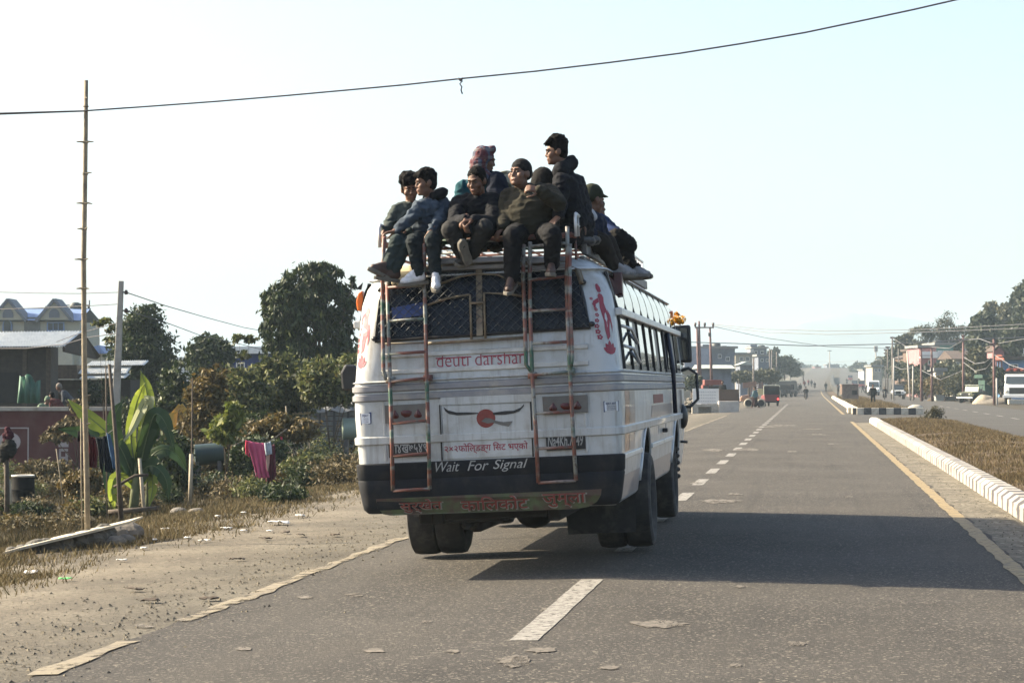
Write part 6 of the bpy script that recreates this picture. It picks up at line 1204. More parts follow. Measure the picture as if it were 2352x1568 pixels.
# parked lorry, tanker, awning stand and a yellow loader behind the bushes
S = Site(765, 72); t = S.thing('lorry', 'grey wooden-bodied lorry parked among bushes left of the bus', 'lorry', rz=.05); GW = mat('grey_planks', (.12, .125, .12), .9, .3, 6, dirt=(.22, .2, .17), dscale=4)
b = MB()
for i in range(6): b.b2((S.x(706), -.02, S.z(1012)+.17*i), (S.x(850), .04, S.z(1012)+.17*i+.14))
b.build('side_boards', GW, t)
b = MB()
for px in (707, 735, 768, 800, 848): b.b2((S.x(px)-.04, -.06, S.z(1015)), (S.x(px)+.04, -.021, S.z(922)))
b.build('stake', IRON, t); b = MB(); b.b2((S.x(706), .1, S.z(1014)), (S.x(850), 2.1, S.z(940))); b.build('load', mat('brown_load', (.085, .06, .045), .95, .4, 3, bump=.4, dirt=(.22, .2, .2), dscale=1.5), t)
rgn = MB(); rgn.rings([[S.p(x, y0+3*math.sin(x*.13), d) for x in range(706, 852, 8)] for y0, d in ((945, -.1), (930, .0), (922, .6), (922, 1.4), (940, 2.1))], closed=False); rgn.build('tarpaulin', mat('grey_tarp', (.2, .2, .19), .7, .25, 2.2, dirt=(.07, .07, .07), dscale=2), t, smooth=True)
for px in (722, 836):
    b = MB(); b.lathe([(-.12, .2), (-.14, .42), (-.08, .48), (.08, .48), (.14, .42), (.12, .2), (-.12, .2)], S.p(px, 1030, .2), 'y', 20); b.build('wheel', M_RUB, t, auto=40)
b = MB(); b.b2((S.x(706), 0, S.z(1026)), (S.x(850), 2, S.z(1014))); b.build('chassis', mat('pale_blue_paint', (.1, .16, .2), .7, .2, 3), t)
S = Site(812, 66); t = S.thing('water_tank', 'pale green cylindrical tank on a stand beside the bus', 'tank'); b = MB(); b.tube([S.p(785, 985, 0), S.p(787, 985, 0), S.p(880, 985, .2), S.p(882, 985, .2)], [.12, .34, .34, .1], 18); b.build('tank', mat('pale_green_paint', (.2, .25, .2), .5, .12, 3), t, auto=50)
b = MB()
for px in (796, 870): b.b2((S.x(px)-.05, -.25, -.2), (S.x(px)+.05, .35, S.z(1008)))
b.build('leg', IRON, t)
S = Site(690, 68); t = S.thing('awning_stall', 'small stall with pale sloping awning on posts behind the pink shawl', 'stall'); b = MB(); b.rings([[S.p(666, 950, -.3), S.p(714, 946, -.3), S.p(712, 938, .5), S.p(674, 940, .5)], [q-V((0, 0, .05)) for q in (S.p(666, 950, -.3), S.p(714, 946, -.3), S.p(712, 938, .5), S.p(674, 940, .5))]]); b.build('awning', mat('pale_awning', (.55, .43, .24), .8, .1, 3), t)
for px, d in ((670, -.25), (710, -.25), (676, .45), (708, .45)): b = MB(); b.tube([S.p(px, 1030, d), S.p(px, 946, d)], .025, 6); b.build('leg', WOODP, t)
b = MB(); b.b2((S.x(690), -.2, S.z(982)), (S.x(708), .3, S.z(979))); b.b2((S.x(668), -.2, S.z(1010)), (S.x(683), .2, S.z(982))); b.build('counter', mat('ochre_board', (.3, .2, .08), .8, .2, 4), t)
S = Site(430, 64); t = S.thing('loader', 'yellow loader parked behind the brown bush, its arm raised', 'loader'); YE = mat('yellow_machine_paint', (.4, .25, .03), .5, .15, 4, dirt=(.16, .1, .04), dscale=4)
b = MB(); b.b2((S.x(440), 0, S.z(1010)), (S.x(492), 1, S.z(985))); b.prism([(S.x(445), S.z(985)), (S.x(475), S.z(985)), (S.x(470), S.z(945)), (S.x(450), S.z(945))], 'y', .1, .9); b.build('body', YE, t, bevel=.03)
b = MB(); b.bar(S.p(450, 975, -.05), S.p(415, 930, -.05), .1, .16); b.bar(S.p(415, 930, -.05), S.p(394, 955, -.05), .1, .12); b.build('arm', YE, t)
b = MB(); b.prism([(S.x(388), S.z(950)), (S.x(404), S.z(946)), (S.x(400), S.z(985)), (S.x(382), S.z(975))], 'y', -.4, .4); b.build('bucket', YE, t)
for px in (452, 486): b = MB(); b.lathe([(-.12, .12), (-.13, .3), (.13, .3), (.12, .12), (-.12, .12)], S.p(px, 1016, -.05), 'y', 18); b.build('wheel', M_RUB, t, auto=40)
S = Site(480, 52); t = S.thing('water_drum', 'dark green cistern lying behind the weeds right of the pale post', 'tank'); b = MB(); b.tube([S.p(447, 1045, 0), S.p(449, 1045, 0), S.p(512, 1040, .1), S.p(514, 1040, .1)], [.1, .26, .26, .1], 16); b.build('tank', mat('dark_green_tank', (.012, .028, .026), .5, .2, 3), t, auto=50)
for px in (456, 506): b = MB(); b.b2((S.x(px)-.04, -.2, -.1), (S.x(px)+.04, .2, S.z(1058))); b.build('leg', IRON, t)
S = Site(580, 72); t = S.thing('boundary_wall', 'low pale concrete wall running behind the laundry', 'wall'); b = MB(); b.b2((S.x(470), 0, -.3), (S.x(700), .15, S.z(1018))); b.build('wall', CONC, t); b = MB(); b.b2((S.x(468), -.04, S.z(1018)), (S.x(702), .2, S.z(1014))); b.build('coping', mat('pale_concrete', ()), t)
# dry grass on the verge and the median
def grass(name, area, n, h, m, seed, dens=None):
    rng = np.random.default_rng(seed); x = rng.uniform(area[0], area[1], n*3); y = area[2]*(area[3]/area[2])**rng.random(n*3)
    cl = np.array([noise.noise(V((a*.45, c*.3, seed))) + .5*noise.noise(V((a*1.7, c*1.1, seed+4))) for a, c in zip(x, y)]); k = np.argsort(-(cl + rng.normal(0, .5 if name.startswith('median') else .35, n*3)))[:n]; x, y = x[k], y[k]
    if dens: kk = [dens(a, c, rng.random()) for a, c in zip(x, y)]; x, y = x[kk], y[kk]
    N = len(x); z = np.array([gz(a, c) for a, c in zip(x, y)]) + (np.where(y < 100, .13+.1*np.sin(np.pi*np.clip((x-2.98)/3.42, 0, 1)), .13) if name.startswith('median') else -.015); hh = h*(.4+.9*rng.random(N)); a = rng.uniform(0, 6.28, N); wd = .003+.006*rng.random(N)*(1+y/40); ln = rng.normal(0, .45, (N, 2))*hh[:, None]
    p = np.stack([x, y, z], 1); q = np.stack([np.cos(a)*wd, np.sin(a)*wd, np.zeros(N)], 1); tip = p + np.stack([ln[:, 0], ln[:, 1], hh], 1)
    return tag(npmesh(name, np.stack([p-q, p+q, tip], 1).reshape(-1, 3), 3, m), kind='stuff')
GR1 = leafmat('dry_grass_blade', [(.05, .037, .017), (.09, .066, .03), (.16, .122, .06), (.06, .054, .024), (.2, .16, .085)], .9, .2); GR2 = leafmat('median_grass_blade', [(.04, .025, .012), (.075, .05, .024), (.15, .11, .055), (.05, .042, .018), (.2, .16, .09)], .9, .2)
grass('dry_grass', (-14.5, -7.4, 12, 75), 150000, .08, GR1, 3, lambda x, y, r: x < -8.0-.5*noise.noise(V((y*.25, 1, 2))) or r < .13)
grass('dry_grass', (-24, -11, 20, 80), 40000, .22, leafmat('weed_blade', [(.02, .019, .008), (.045, .034, .014), (.085, .063, .027), (.026, .03, .011)], .9, .2), 5)
grass('median_grass', (3.02, 6.4, 13, 99), 120000, .1, GR2, 7); grass('median_grass', (3.05, 6.2, 129, 260), 16000, .3, GR2, 9)
# loose gravel along the edge of the seal
rng = np.random.default_rng(11); N = 9000; xs_ = np.concatenate([rng.normal(-5.6, .5, N//2), rng.uniform(-8.8, -5, N//2-2000), rng.normal(2.45, .16, 2000)]); ys_ = 10*(60/10)**rng.random(len(xs_))
b = np.array([[1, 0, 0], [-.5, .87, 0], [-.5, -.87, 0], [0, 0, .8]]); tri = [(0, 1, 3), (1, 2, 3), (2, 0, 3)]; s_ = .006+.017*rng.random(len(xs_))**4; an = rng.uniform(0, 6.28, len(xs_)); out = []
for x, y, s0, a in zip(xs_, ys_, s_, an):
    c, d = math.cos(a)*s0, math.sin(a)*s0; z = gz(x, y)+.004; P = [(x+c*q[0]-d*q[1], y+d*q[0]+c*q[1], z+q[2]*s0) for q in b]; out += [P[i] for t_ in tri for i in t_]
tag(npmesh('gravel', np.array(out), 3, leafmat('gravel_stone', [(.05, .043, .032), (.1, .086, .062), (.16, .14, .1), (.03, .026, .02)], .95, 0.)), kind='stuff')
S = Site(2143, 96); lb = [(0, 0, .35, .5, .4, .3), (.15, 0, .55, .3, .3, .25)]; plant('bush', S.loc, 'small dark bush at the near end of the median gap', 'bush', lb, 1500, .1, leafmat('leaf_dark_dry', [(.025, .025, .012), (.05, .045, .02), (.08, .07, .035)]), [([(0, 0, 0), (0, 0, .6)], [.03, .01])], BARK, 77, None, 'foliage', 'stem', shell=.2)
# ================================================================== the far road and the right side
def fbox(S, x0, y0, x1, y1, d0, d1): b = MB(); b.b2((S.x(x0), d0, S.z(y1)), (S.x(x1), d1, S.z(y0))); return b
def house(px0, px1, ytop, Zc, wall, roofm, label, kind='flat', depth=8, wins=(), ybot=None, rz=0., name='house', cat='house', tank=None, roofh=10, balcony=None):
    S = Site((px0+px1)/2, Zc); t = S.thing(name, label, cat, rz=rz); zb = -1 if ybot is None else S.z(ybot)
    b = MB(); b.b2((S.x(px0), 0, min(-.5, zb)), (S.x(px1), depth, S.z(ytop))); b.build('wall', wall, t); o = .3+.02*(S.x(px1)-S.x(px0))
    b = MB()
    if kind == 'flat': b.b2((S.x(px0)-o, -o*1.5, S.z(ytop)), (S.x(px1)+o, depth+o, S.z(ytop)+.35))
    elif kind == 'gable': 
        b.prism([(S.x(px0)-o, S.z(ytop)), (S.x(px1)+o, S.z(ytop)), ((S.x(px0)+S.x(px1))/2, S.z(ytop-roofh))], 'y', -o*2, depth+o)
    else: b.prism([(-o*2, S.z(ytop)), (depth+o, S.z(ytop)), (depth/2, S.z(ytop-roofh))], 'x', S.x(px0)-o, S.x(px1)+o)
    b.build('roof', roofm, t)
    for x0, y0, x1, y1 in wins: facade_window(S, t, x0, y0, x1, y1, 0, WHT, n=2)
    for y in balcony or ():
        b = MB(); b.b2((S.x(px0), -1.1, S.z(y)), (S.x(px1), 0, S.z(y)+.2)); b.b2((S.x(px0), -1.1, S.z(y)+.2), (S.x(px1), -1.0, S.z(y)+.9)); b.build('balcony', WHT, t)
    if tank: b = MB(); b.tube([S.p(tank[0], ytop, 2), S.p(tank[0], ytop-tank[1]*.85, 2), S.p(tank[0], ytop-tank[1], 2)], [.7, .7, .3], 12); b.build('water_tank', DKT, t, smooth=True)
    return S, t
HP = lambda n, c=None: mat(n, [q*.62 for q in c] if c else None, .9, .08, 1, dirt=[x*.3 for x in c] if c else None, dscale=.8)
W_BG = HP('blue_grey_render', (.19, .22, .28)); W_PINK = HP('pink_render', (.48, .24, .25)); W_TEAL = HP('teal_render', (.12, .27, .25)); W_CRM = HP('pale_render', (.5, .46, .37)); W_BLUE = HP('sky_blue_render', (.16, .34, .62)); W_BRN = HP('brown_render', (.17, .11, .08)); R_BRN = HP('brown_roof', (.1, .07, .055)); R_RED = HP('orange_awning', (.5, .15, .09)); R_GRY = HP('grey_slab', (.3, .3, .29)); W_WHT = HP('white_render', (.62, .62, .6)); W_GRN = HP('dark_green_sheet', (.02, .07, .05))
S, t = house(1590, 1688, 800, 330, W_BG, R_GRY, 'long blue-grey flat-roofed building behind the twin-pole power frame', 'flat', 14, [(1650, 814, 1656, 822), (1630, 815, 1634, 823), (1668, 820, 1675, 828)], tank=(1648, 13))
fbox(S, 1618, 790, 1642, 800, 3, 9).build('stair_head', W_BG, t); fbox(S, 1662, 793, 1674, 800, 3, 7).build('stair_head', R_GRY, t); fbox(S, 1570, 800, 1628, 846, -1.5, 0).build('side_wing', HP('pale_blue_render', (.33, .37, .46)), t)
S, t = house(1729, 1761, 800, 420, W_BG, R_GRY, 'blue-grey stepped building with a stair tower on the left skyline', 'flat', 10, [(1734, 806, 1739, 812), (1748, 806, 1754, 812)], tank=(1752, 8)); fbox(S, 1725, 791, 1741, 800, 1, 8).build('stair_tower', W_BG, t); fbox(S, 1722, 802, 1730, 816, -1, 4).build('bay', W_WHT, t)
house(1689, 1728, 814, 380, W_CRM, R_GRY, 'low cream flat-roofed building left of the stepped blue-grey one', 'flat', 9, [(1700, 820, 1706, 828), (1714, 820, 1720, 828)]); house(1742, 1772, 818, 390, W_BG, R_GRY, 'low grey building below the stepped tower building', 'flat', 8, [(1748, 824, 1753, 830), (1760, 824, 1765, 830)])
house(1610, 1680, 846, 230, W_BG, HP('pale_tin', (.45, .5, .47)), 'low shed with pale green tin roof beyond the white barrier', 'shed', 7, [], roofh=9, name='shed', cat='shed'); house(1700, 1728, 838, 300, W_BG, HP('pale_tin', ()), 'small grey shed in the bushes under the cream building', 'gable', 6, [], roofh=8, name='shed', cat='shed')
house(1555, 1600, 850, 240, W_CRM, R_GRY, 'small cream hut just right of the bus mirror', 'flat', 6, [(1588, 862, 1594, 872)], name='hut', cat='hut')
for i, (a, e, y, Z, wm, lab) in enumerate(((1838, 1858, 846, 950, W_BG, 'pale far building with roof tanks on the horizon, left end'), (1872, 1886, 842, 1000, W_PINK, 'pinkish far building on the horizon left of the lamp mast'), (1900, 1928, 838, 980, W_BG, 'blue-grey far building on the horizon under the lamp mast'), (1930, 1958, 846, 990, W_BG, 'low far grey building right of the lamp mast'), (1984, 2022, 850, 640, W_WHT, 'long pale low building far down the opposite road'))): house(a, e, y, Z, wm, R_GRY, lab, 'flat', 10, [(a+4, y+3, a+7, y+6), (e-8, y+3, e-5, y+6)], tank=(a+6, 5) if i < 3 else None)
# right-hand houses on the slope
house(2112, 2151, 798, 300, W_PINK, R_GRY, 'pink two-storey house among poles on the right slope', 'flat', 9, [(2133, 808, 2142, 818), (2117, 808, 2123, 818), (2133, 828, 2142, 836)], balcony=(822,))
house(2097, 2114, 806, 310, W_BRN, R_BRN, 'narrow brown house with pale balconies left of the pink house', 'flat', 8, [(2104, 812, 2109, 818), (2104, 832, 2109, 838)], balcony=(822, 840))
house(2151, 2190, 792, 310, W_TEAL, R_GRY, 'teal and white house with roof rooms right of the pink house', 'flat', 9, [(2156, 806, 2162, 816), (2172, 806, 2178, 816), (2160, 826, 2168, 836)], balcony=(820,), tank=(2160, 12)); house(2192, 2234, 824, 270, W_CRM, R_BRN, 'cream house with brown pitched roof beside the crossarm pole', 'shed', 9, [(2197, 832, 2202, 842), (2212, 832, 2219, 840)], roofh=20)
house(2205, 2224, 782, 330, W_WHT, R_GRY, 'small white house highest on the right slope by the bamboo', 'flat', 7, [(2208, 787, 2212, 793), (2216, 787, 2220, 793)]); house(2074, 2098, 822, 330, W_BRN, R_BRN, 'small brown house with lit end wall right of the small trees', 'gable', 7, [(2080, 826, 2085, 832)], roofh=7)
S, t = house(2300, 2420, 826, 220, W_BLUE, R_BRN, 'bright blue house with dark eaves and orange awning at the right edge', 'flat', 10, [(2318, 837, 2337, 852), (2362, 837, 2380, 852)]); b = MB(); b.rings([[S.p(2275, 827, -1.5), S.p(2296, 812, 1), S.p(2305, 812, 1), S.p(2300, 826, -1.5)], [q-V((0, 0, .15)) for q in (S.p(2275, 827, -1.5), S.p(2296, 812, 1), S.p(2305, 812, 1), S.p(2300, 826, -1.5))]]); b.build('awning', R_RED, t)
b = MB(); b.prism([(S.x(2285), S.z(822)), (S.x(2312), S.z(822)), (S.x(2312), S.z(806)), (S.x(2299), S.z(795)), (S.x(2285), S.z(806))], 'y', 1, 6); b.build('gable_wall', W_PINK, t); b = MB(); b.bar(S.p(2283, 808, 3.5), S.p(2299, 794, 3.5), 5.6, .2); b.bar(S.p(2299, 794, 3.5), S.p(2322, 812, 3.5), 5.6, .2); b.build('gable_roof', R_BRN, t)
for px in (2284, 2290, 2296): b = MB(); b.tube([S.p(px, 860, -.8), S.p(px, 824, -.8)], .12, 6); b.build('column', W_PINK, t)
house(2326, 2400, 794, 290, W_WHT, R_GRY, 'white house with railings above the bright blue house', 'flat', 9, [(2332, 800, 2338, 808), (2344, 800, 2350, 808)], balcony=(812,)); house(2342, 2380, 772, 320, W_WHT, R_GRY, 'topmost white house cut by the right edge of the view', 'flat', 8, [(2346, 778, 2350, 784)])
house(2172, 2196, 846, 300, W_GRN, R_GRY, 'low green and white shop shack among weeds on the right', 'shed', 5, [(2176, 852, 2182, 858)], roofh=5, name='shack', cat='shack'); S, t = house(2262, 2284, 868, 210, W_GRN, W_GRN, 'green sheet gate hut behind the old green jeep', 'flat', 3, [], name='hut', cat='hut'); house(2150, 2168, 852, 230, W_WHT, R_GRY, 'tiny white kiosk in the weeds below the teal house', 'flat', 3, [], name='kiosk', cat='kiosk'); house(2004, 2026, 842, 430, W_CRM, R_GRY, 'pale two-storey building at the roadside beyond the white van', 'flat', 8, [(2010, 847, 2014, 853), (2018, 847, 2022, 853)])
# trees on both sides, each with its own crown
F1 = leafmat('far_leaf_dark', [(.012, .019, .01), (.024, .034, .016), (.045, .054, .025)], .6, .2); F2 = leafmat('far_leaf_olive', [(.024, .027, .012), (.045, .048, .022), (.08, .076, .036)], .6, .2)
FT = [(2340, 300, [(2345, 690, 0, 16, 2, 22), (2360, 665, 0, 20, 2, 14), (2352, 720, 0, 18, 2, 25)], 2600, F1, 'tallest dark tree at the right edge above the houses', .9), (2312, 320, [(2310, 715, 0, 12, 1.5, 16), (2322, 735, 0, 14, 1.5, 18), (2300, 735, 0, 10, 1.2, 14)], 1700, F2, 'open olive tree between the right edge tree and the dark tree', .8),
      (2262, 280, [(2258, 735, 0, 18, 2, 16), (2245, 765, 0, 16, 2, 22), (2275, 765, 0, 24, 2.5, 26), (2255, 795, 0, 26, 2, 25), (2295, 775, 0, 18, 2, 24)], 5200, F1, 'broad dark tree behind the cream house with brown roof', .9), (2285, 330, [(2277, 708, 0, 11, 1.5, 14), (2268, 722, 0, 9, 1.3, 12)], 1200, F2, 'thin-crowned tree rising behind the broad dark tree', .7), (2340, 260, [(2330, 770, 0, 24, 2, 24), (2350, 750, 0, 22, 2, 24), (2320, 800, 0, 18, 2, 20)], 4200, F1, 'dark bushy tree above the bright blue house', .8),
      (2255, 225, [(2250, 825, 0, 20, 1.5, 26), (2268, 840, 0, 14, 1.3, 26), (2245, 855, 0, 18, 1.2, 22)], 3200, F2, 'vine-covered olive tree between the brown-roofed and blue houses', .6), (2080, 360, [(2066, 782, 0, 9, 1.4, 8), (2084, 776, 0, 10, 1.4, 10), (2075, 795, 0, 14, 1.4, 12)], 1600, F2, 'pair of small round olive tree crowns left of the bamboo', .7), (2068, 370, [(2060, 815, 0, 18, 2, 18), (2085, 812, 0, 14, 2, 16), (2048, 830, 0, 14, 1.5, 14)], 2600, F1, 'dark trees massed behind the far right poles', .7),
      (2105, 340, [(2102, 792, 0, 8, 1, 10), (2108, 806, 0, 7, 1, 8)], 800, F2, 'small yellow-green tree left of the pink house', .6), (1975, 800, [(1962, 846, 0, 9, 3, 7), (1974, 840, 0, 11, 3, 9), (1986, 845, 0, 8, 3, 8)], 1500, F1, 'hazy rounded trees on the horizon right of the lamp mast', 1.2), (2020, 520, [(2008, 842, 0, 8, 2, 8), (2022, 836, 0, 9, 2, 9), (2035, 838, 0, 9, 2, 10)], 1700, F2, 'hazy roadside trees beyond the white van', .9),
      (1802, 430, [(1792, 838, 0, 12, 2, 18), (1808, 836, 0, 14, 2, 18), (1822, 848, 0, 12, 2, 14)], 2600, F1, 'rounded hazy tree mass at the left roadside under the pole', .9), (1778, 440, [(1774, 815, 0, 8, 1.5, 10), (1782, 808, 0, 6, 1.2, 8), (1776, 832, 0, 10, 1.5, 14)], 1400, F1, 'taller hazy tree at the right end of the grey buildings', .8), (1660, 280, [(1640, 868, 0, 16, 1.5, 10), (1670, 866, 0, 20, 1.5, 11)], 1700, F2, 'olive bush line behind the red truck', .5), (1720, 290, [(1705, 864, 0, 18, 1.5, 12), (1730, 866, 0, 18, 1.5, 14)], 1900, F2, 'olive bush line behind the tractor', .5), (1765, 310, [(1755, 862, 0, 16, 1.5, 14), (1775, 864, 0, 14, 1.5, 14)], 1700, F2, 'olive bush behind the red three-wheeler', .5), (1590, 200, [(1585, 880, 0, 14, 1, 14), (1598, 872, 0, 12, 1, 10)], 1400, F1, 'dark bush at the foot of the twin-pole frame', .4), (1845, 560, [(1838, 856, 0, 7, 1.5, 6), (1828, 860, 0, 6, 1.5, 6)], 700, F2, 'far olive bush beside the left road edge', .5)]
FT += [(2125, 255, [(2120, 858, 0, 14, 1.5, 18), (2132, 868, 0, 14, 1.3, 16)], 1800, F1, 'dark shrub in front of the pink house', .5), (2168, 262, [(2160, 852, 0, 14, 1.4, 16), (2176, 846, 0, 14, 1.4, 18)], 2000, F2, 'olive shrub below the teal house', .5), (2196, 250, [(2194, 858, 0, 14, 1.4, 18), (2206, 862, 0, 12, 1.2, 16)], 1800, F1, 'dark shrub below the cream house', .5), (2096, 280, [(2092, 856, 0, 14, 1.5, 18), (2104, 862, 0, 12, 1.3, 14)], 1700, F2, 'olive shrub below the narrow brown house', .5),
       (2186, 330, [(2180, 800, 0, 9, 1.3, 12), (2196, 806, 0, 10, 1.3, 14)], 1300, F1, 'dark tree squeezed between the teal and cream houses', .6), (2300, 205, [(2292, 868, 0, 16, 1.3, 20), (2312, 872, 0, 14, 1.2, 16)], 2200, F1, 'dark shrub below the bright blue house', .45), (2232, 240, [(2226, 850, 0, 12, 1.3, 22), (2236, 868, 0, 14, 1.2, 18)], 2000, F2, 'shrub right of the cream house with brown roof', .45), (2066, 300, [(2060, 852, 0, 14, 1.5, 18), (2076, 850, 0, 12, 1.4, 18)], 1800, F1, 'dark shrub behind the white oncoming jeep', .5)]
for i, (px, Zc, L, n, m, lab, sz) in enumerate(FT): tree(px, Zc, L, int(n*1.5), sz*.75, m, lab, 100+i, 'tree', 'tree', .16, clump=12, spread=.24, asp=.6)
RW = [(2100, 250, 12, 9), (2120, 235, 16, 10), (2145, 230, 18, 12), (2170, 225, 16, 13), (2195, 222, 16, 14), (2212, 226, 14, 14), (2235, 240, 16, 14), (2130, 262, 18, 9), (2185, 250, 18, 12), (2290, 235, 14, 18), (2300, 215, 12, 14), (2160, 270, 14, 10), (2080, 300, 14, 8)]
for i, (px, Zc, rx, rz_) in enumerate(RW): tree(px, Zc, [(px, 898-rz_*1.1, 0, rx*1.2, 1.2, rz_*1.5), (px+rx*.6, 900-rz_, .5, rx*.8, 1, rz_*1.2)], 2200, .34, (G4, F2, G3)[i % 3], 'brown scrubby bush in the weed strip along the opposite road', 140+i, 'bush', 'bush', .05, 'scrub along the opposite road', h=.4, clump=10, spread=.3)
# bamboo clump with arching plumes
S = Site(2160, 330); t = S.thing('bamboo_clump', 'tall feathery bamboo clump with arching plumes above the pink house', 'bamboo'); rng = np.random.default_rng(9); pl_ = []; b = MB()
for pts in ([(2160, 850), (2158, 770), (2157, 738)], [(2165, 850), (2172, 770), (2180, 726)], [(2155, 850), (2135, 780), (2112, 758), (2096, 762)], [(2168, 850), (2195, 775), (2212, 752), (2222, 758)], [(2158, 850), (2140, 775), (2130, 752)], [(2166, 850), (2182, 775), (2190, 745)], [(2150, 850), (2128, 800), (2118, 786)], [(2172, 850), (2200, 790), (2205, 780)], [(2162, 850), (2165, 790), (2168, 760)]):
    P = [S.p(x, y, rng.normal(0, .8)) for x, y in pts]; b.tube(P, [.1, .07]+[.03]*(len(P)-2), 5)
    for k in range(14): u = .35+.65*k/13; u *= len(P)-1; i = min(int(u), len(P)-2); q = P[i].lerp(P[i+1], u-i); pl_.append((q.x, q.y, q.z, .75, .7, .65))
b.build('stem', BAMB, t, smooth=True); npmesh('foliage', leaves(rng, pl_, 5200, .5, clump=14, spread=.5, asp=.3, droop=.8, shell=.2), 4, F2, t)
S = Site(2030, 500); t = S.thing('palm_tree', 'small far palm poking above the hazy roadside trees', 'palm'); b = MB(); b.tube([S.p(2025, 880), S.p(2025, 824)], [.16, .1], 6); b.build('trunk', BARK, t); b = MB()
for k in range(9): a = R(40*k); c = S.p(2025, 824); b.tube([c, c+V((.9*math.cos(a), .9*math.sin(a), .5)), c+V((1.7*math.cos(a), 1.7*math.sin(a), -.2))], [.05, .16, .03], 4)
b.build('fronds', F1, t)
# far woods along both sides of the distant road, one mass
rng = np.random.default_rng(41); lb = []
for k in range(170):
    y = rng.uniform(430, 1080); x = rng.uniform(-75, -11) if k % 2 else rng.uniform(19, 70); h_ = rng.uniform(2.2, 5.5); x += cv(y); lb.append((x, y, gz(x, y)+h_*.5, rng.uniform(2, 4), rng.uniform(2, 4), h_*.6))
for k in range(60):
    x = rng.uniform(-90, 90); y = rng.uniform(1060, 1250); h_ = rng.uniform(1.2, 4); lb.append((x, y, gz(x, y)+h_*.4, rng.uniform(3, 5), 3, h_*.6))
tag(npmesh('woods', leaves(rng, lb, 26000, 1.1, clump=20, spread=.2, asp=.7, shell=.3), 4, F1), kind='stuff')
# the tree line across the fields behind the bus
lb = []
for k in range(120):
    y = rng.uniform(125, 420); x = -y*rng.uniform(.078, .3); h_ = rng.uniform(2.5, 6.5); lb.append((x, y, gz(x, y)+h_*.45, rng.uniform(1.6, 3.4), rng.uniform(1.6, 3), h_*.6))
tag(npmesh('woods', leaves(rng, lb, 24000, .6, clump=22, spread=.18, asp=.6, shell=.3), 4, F1), kind='stuff')
# poles and wires
POLE = mat('pole_grey_wood', (.12, .105, .095), .9, .2, 3); POLE2 = mat('pole_pale_concrete', (.36, .34, .31), .9, .1, 3); RUST = mat('rust_brown_steel', (.12, .06, .055), .8, .2, 3)
def upole(px, y0, y1, Zc, label, m=POLE, lean=0, arms=(), r=.14, group=None):
    S = Site(px, Zc); t = S.thing('utility_pole', label, 'pole', group); b = MB(); b.tube([V((0, 0, -.3)), S.p(px+lean, y1)], [r, r*.7], 8); b.build('shaft', m, t, smooth=True)
    for y, w_ in arms:
        b = MB(); b.b2((S.x(px+lean-w_), -.08, S.z(y)-.07), (S.x(px+lean+w_), .08, S.z(y)+.07)); a = b.build('crossarm', RUST, t)
        for k in (-.9, 0, .9): b = MB(); b.tube([S.p(px+lean+w_*k, y), S.p(px+lean+w_*k, y-2.5)], [.1, .13], 6); b.build('insulator', mat('brown_porcelain', ()), a)
    return S, t
S = Site(1618, 225); t = S.thing('pylon', 'twin-pole power frame with crossarm and insulators right of the bus', 'pole')
for pts in ([(1606, 905), (1601, 750)], [(1635, 900), (1631, 752)], [(1609, 905), (1606, 737)]): b = MB(); b.tube([S.p(x, y, 0) for x, y in pts], [.17, .1], 8); b.build('post', RUST, t, smooth=True)
b = MB(); b.b2((S.x(1596), -.12, S.z(753.5)), (S.x(1640), .0, S.z(750.5))); b.build('crossarm', RUST, t); fbox(S, 1627, 764, 1633, 772, -.25, .1).build('switch_box', IRON, t)
for px in (1597, 1619, 1638): b = MB(); b.tube([S.p(px, 751), S.p(px, 747), S.p(px, 741)], [.06, .12, .14], 8); b.build('insulator', mat('brown_porcelain', ()), t, smooth=True)
for a in ((1768, 885, 800, 330, 'slim pole nearest the tower building on the left roadside'), (1773, 885, 803, 360, 'second slim pole just right of the first by the tower building'), (1784, 885, 808, 380, 'slim pole in front of the taller hazy tree'), (1731, 890, 822, 260, 'dark slim pole behind the tractor')): upole(*a)
upole(1816, 880, 826, 560, 'faint short pole at the end of the left tree mass', POLE, 0, ((828, 2),))
upole(2050, 890, 773, 290, 'tall pole with short crossarm beside the white jeep', POLE, 0, ((776, 4),), .16); upole(2039, 890, 796, 360, 'thin pole with crossarm, left of the tall one by the white jeep', POLE, 0, ((798, 4),)); upole(2034, 890, 802, 420, 'farthest thin crossarm pole on the right roadside', POLE, 0, ((804, 3), (812, 3))); upole(2052, 900, 822, 240, 'pale leaning pole directly behind the white jeep', POLE2, 1, (), .12); upole(2064, 890, 800, 330, 'grey pole in front of the dark massed trees', POLE)
upole(2091, 892, 806, 235, 'pale pole leaning left beside the scrub', POLE2, -7, (), .12); upole(2097, 893, 840, 230, 'short pale pole in the scrub left of the twin frame', POLE2, 0, (), .1)
S = Site(2128, 225); t = S.thing('pylon', 'twin-pole frame with crossarm standing before the pink house', 'pole')
for px, y in ((2116, 799), (2140, 796)): b = MB(); b.tube([V((S.x(px+1), 0, -.3)), S.p(px, y)], [.16, .1], 8); b.build('post', RUST, t, smooth=True)
b = MB(); b.b2((S.x(2108), -.12, S.z(800)), (S.x(2146), 0, S.z(797.5))); b.b2((S.x(2113), -.1, S.z(817)), (S.x(2143), 0, S.z(815.5))); b.build('crossarm', RUST, t); fbox(S, 2124, 840, 2134, 850, -.5, .5).build('transformer', DKT, t)
upole(2213, 895, 769, 215, 'dark crossarm pole in front of the brown-roofed house', RUST, 0, ((773, 3), (781, 9)), .15); upole(2284, 912, 779, 185, 'dark pole standing left of the white truck', RUST, -1, ((790, 8),), .14); upole(2290, 910, 868, 184, 'short pale post at the foot of the dark pole by the truck', POLE2, -1, (), .1)
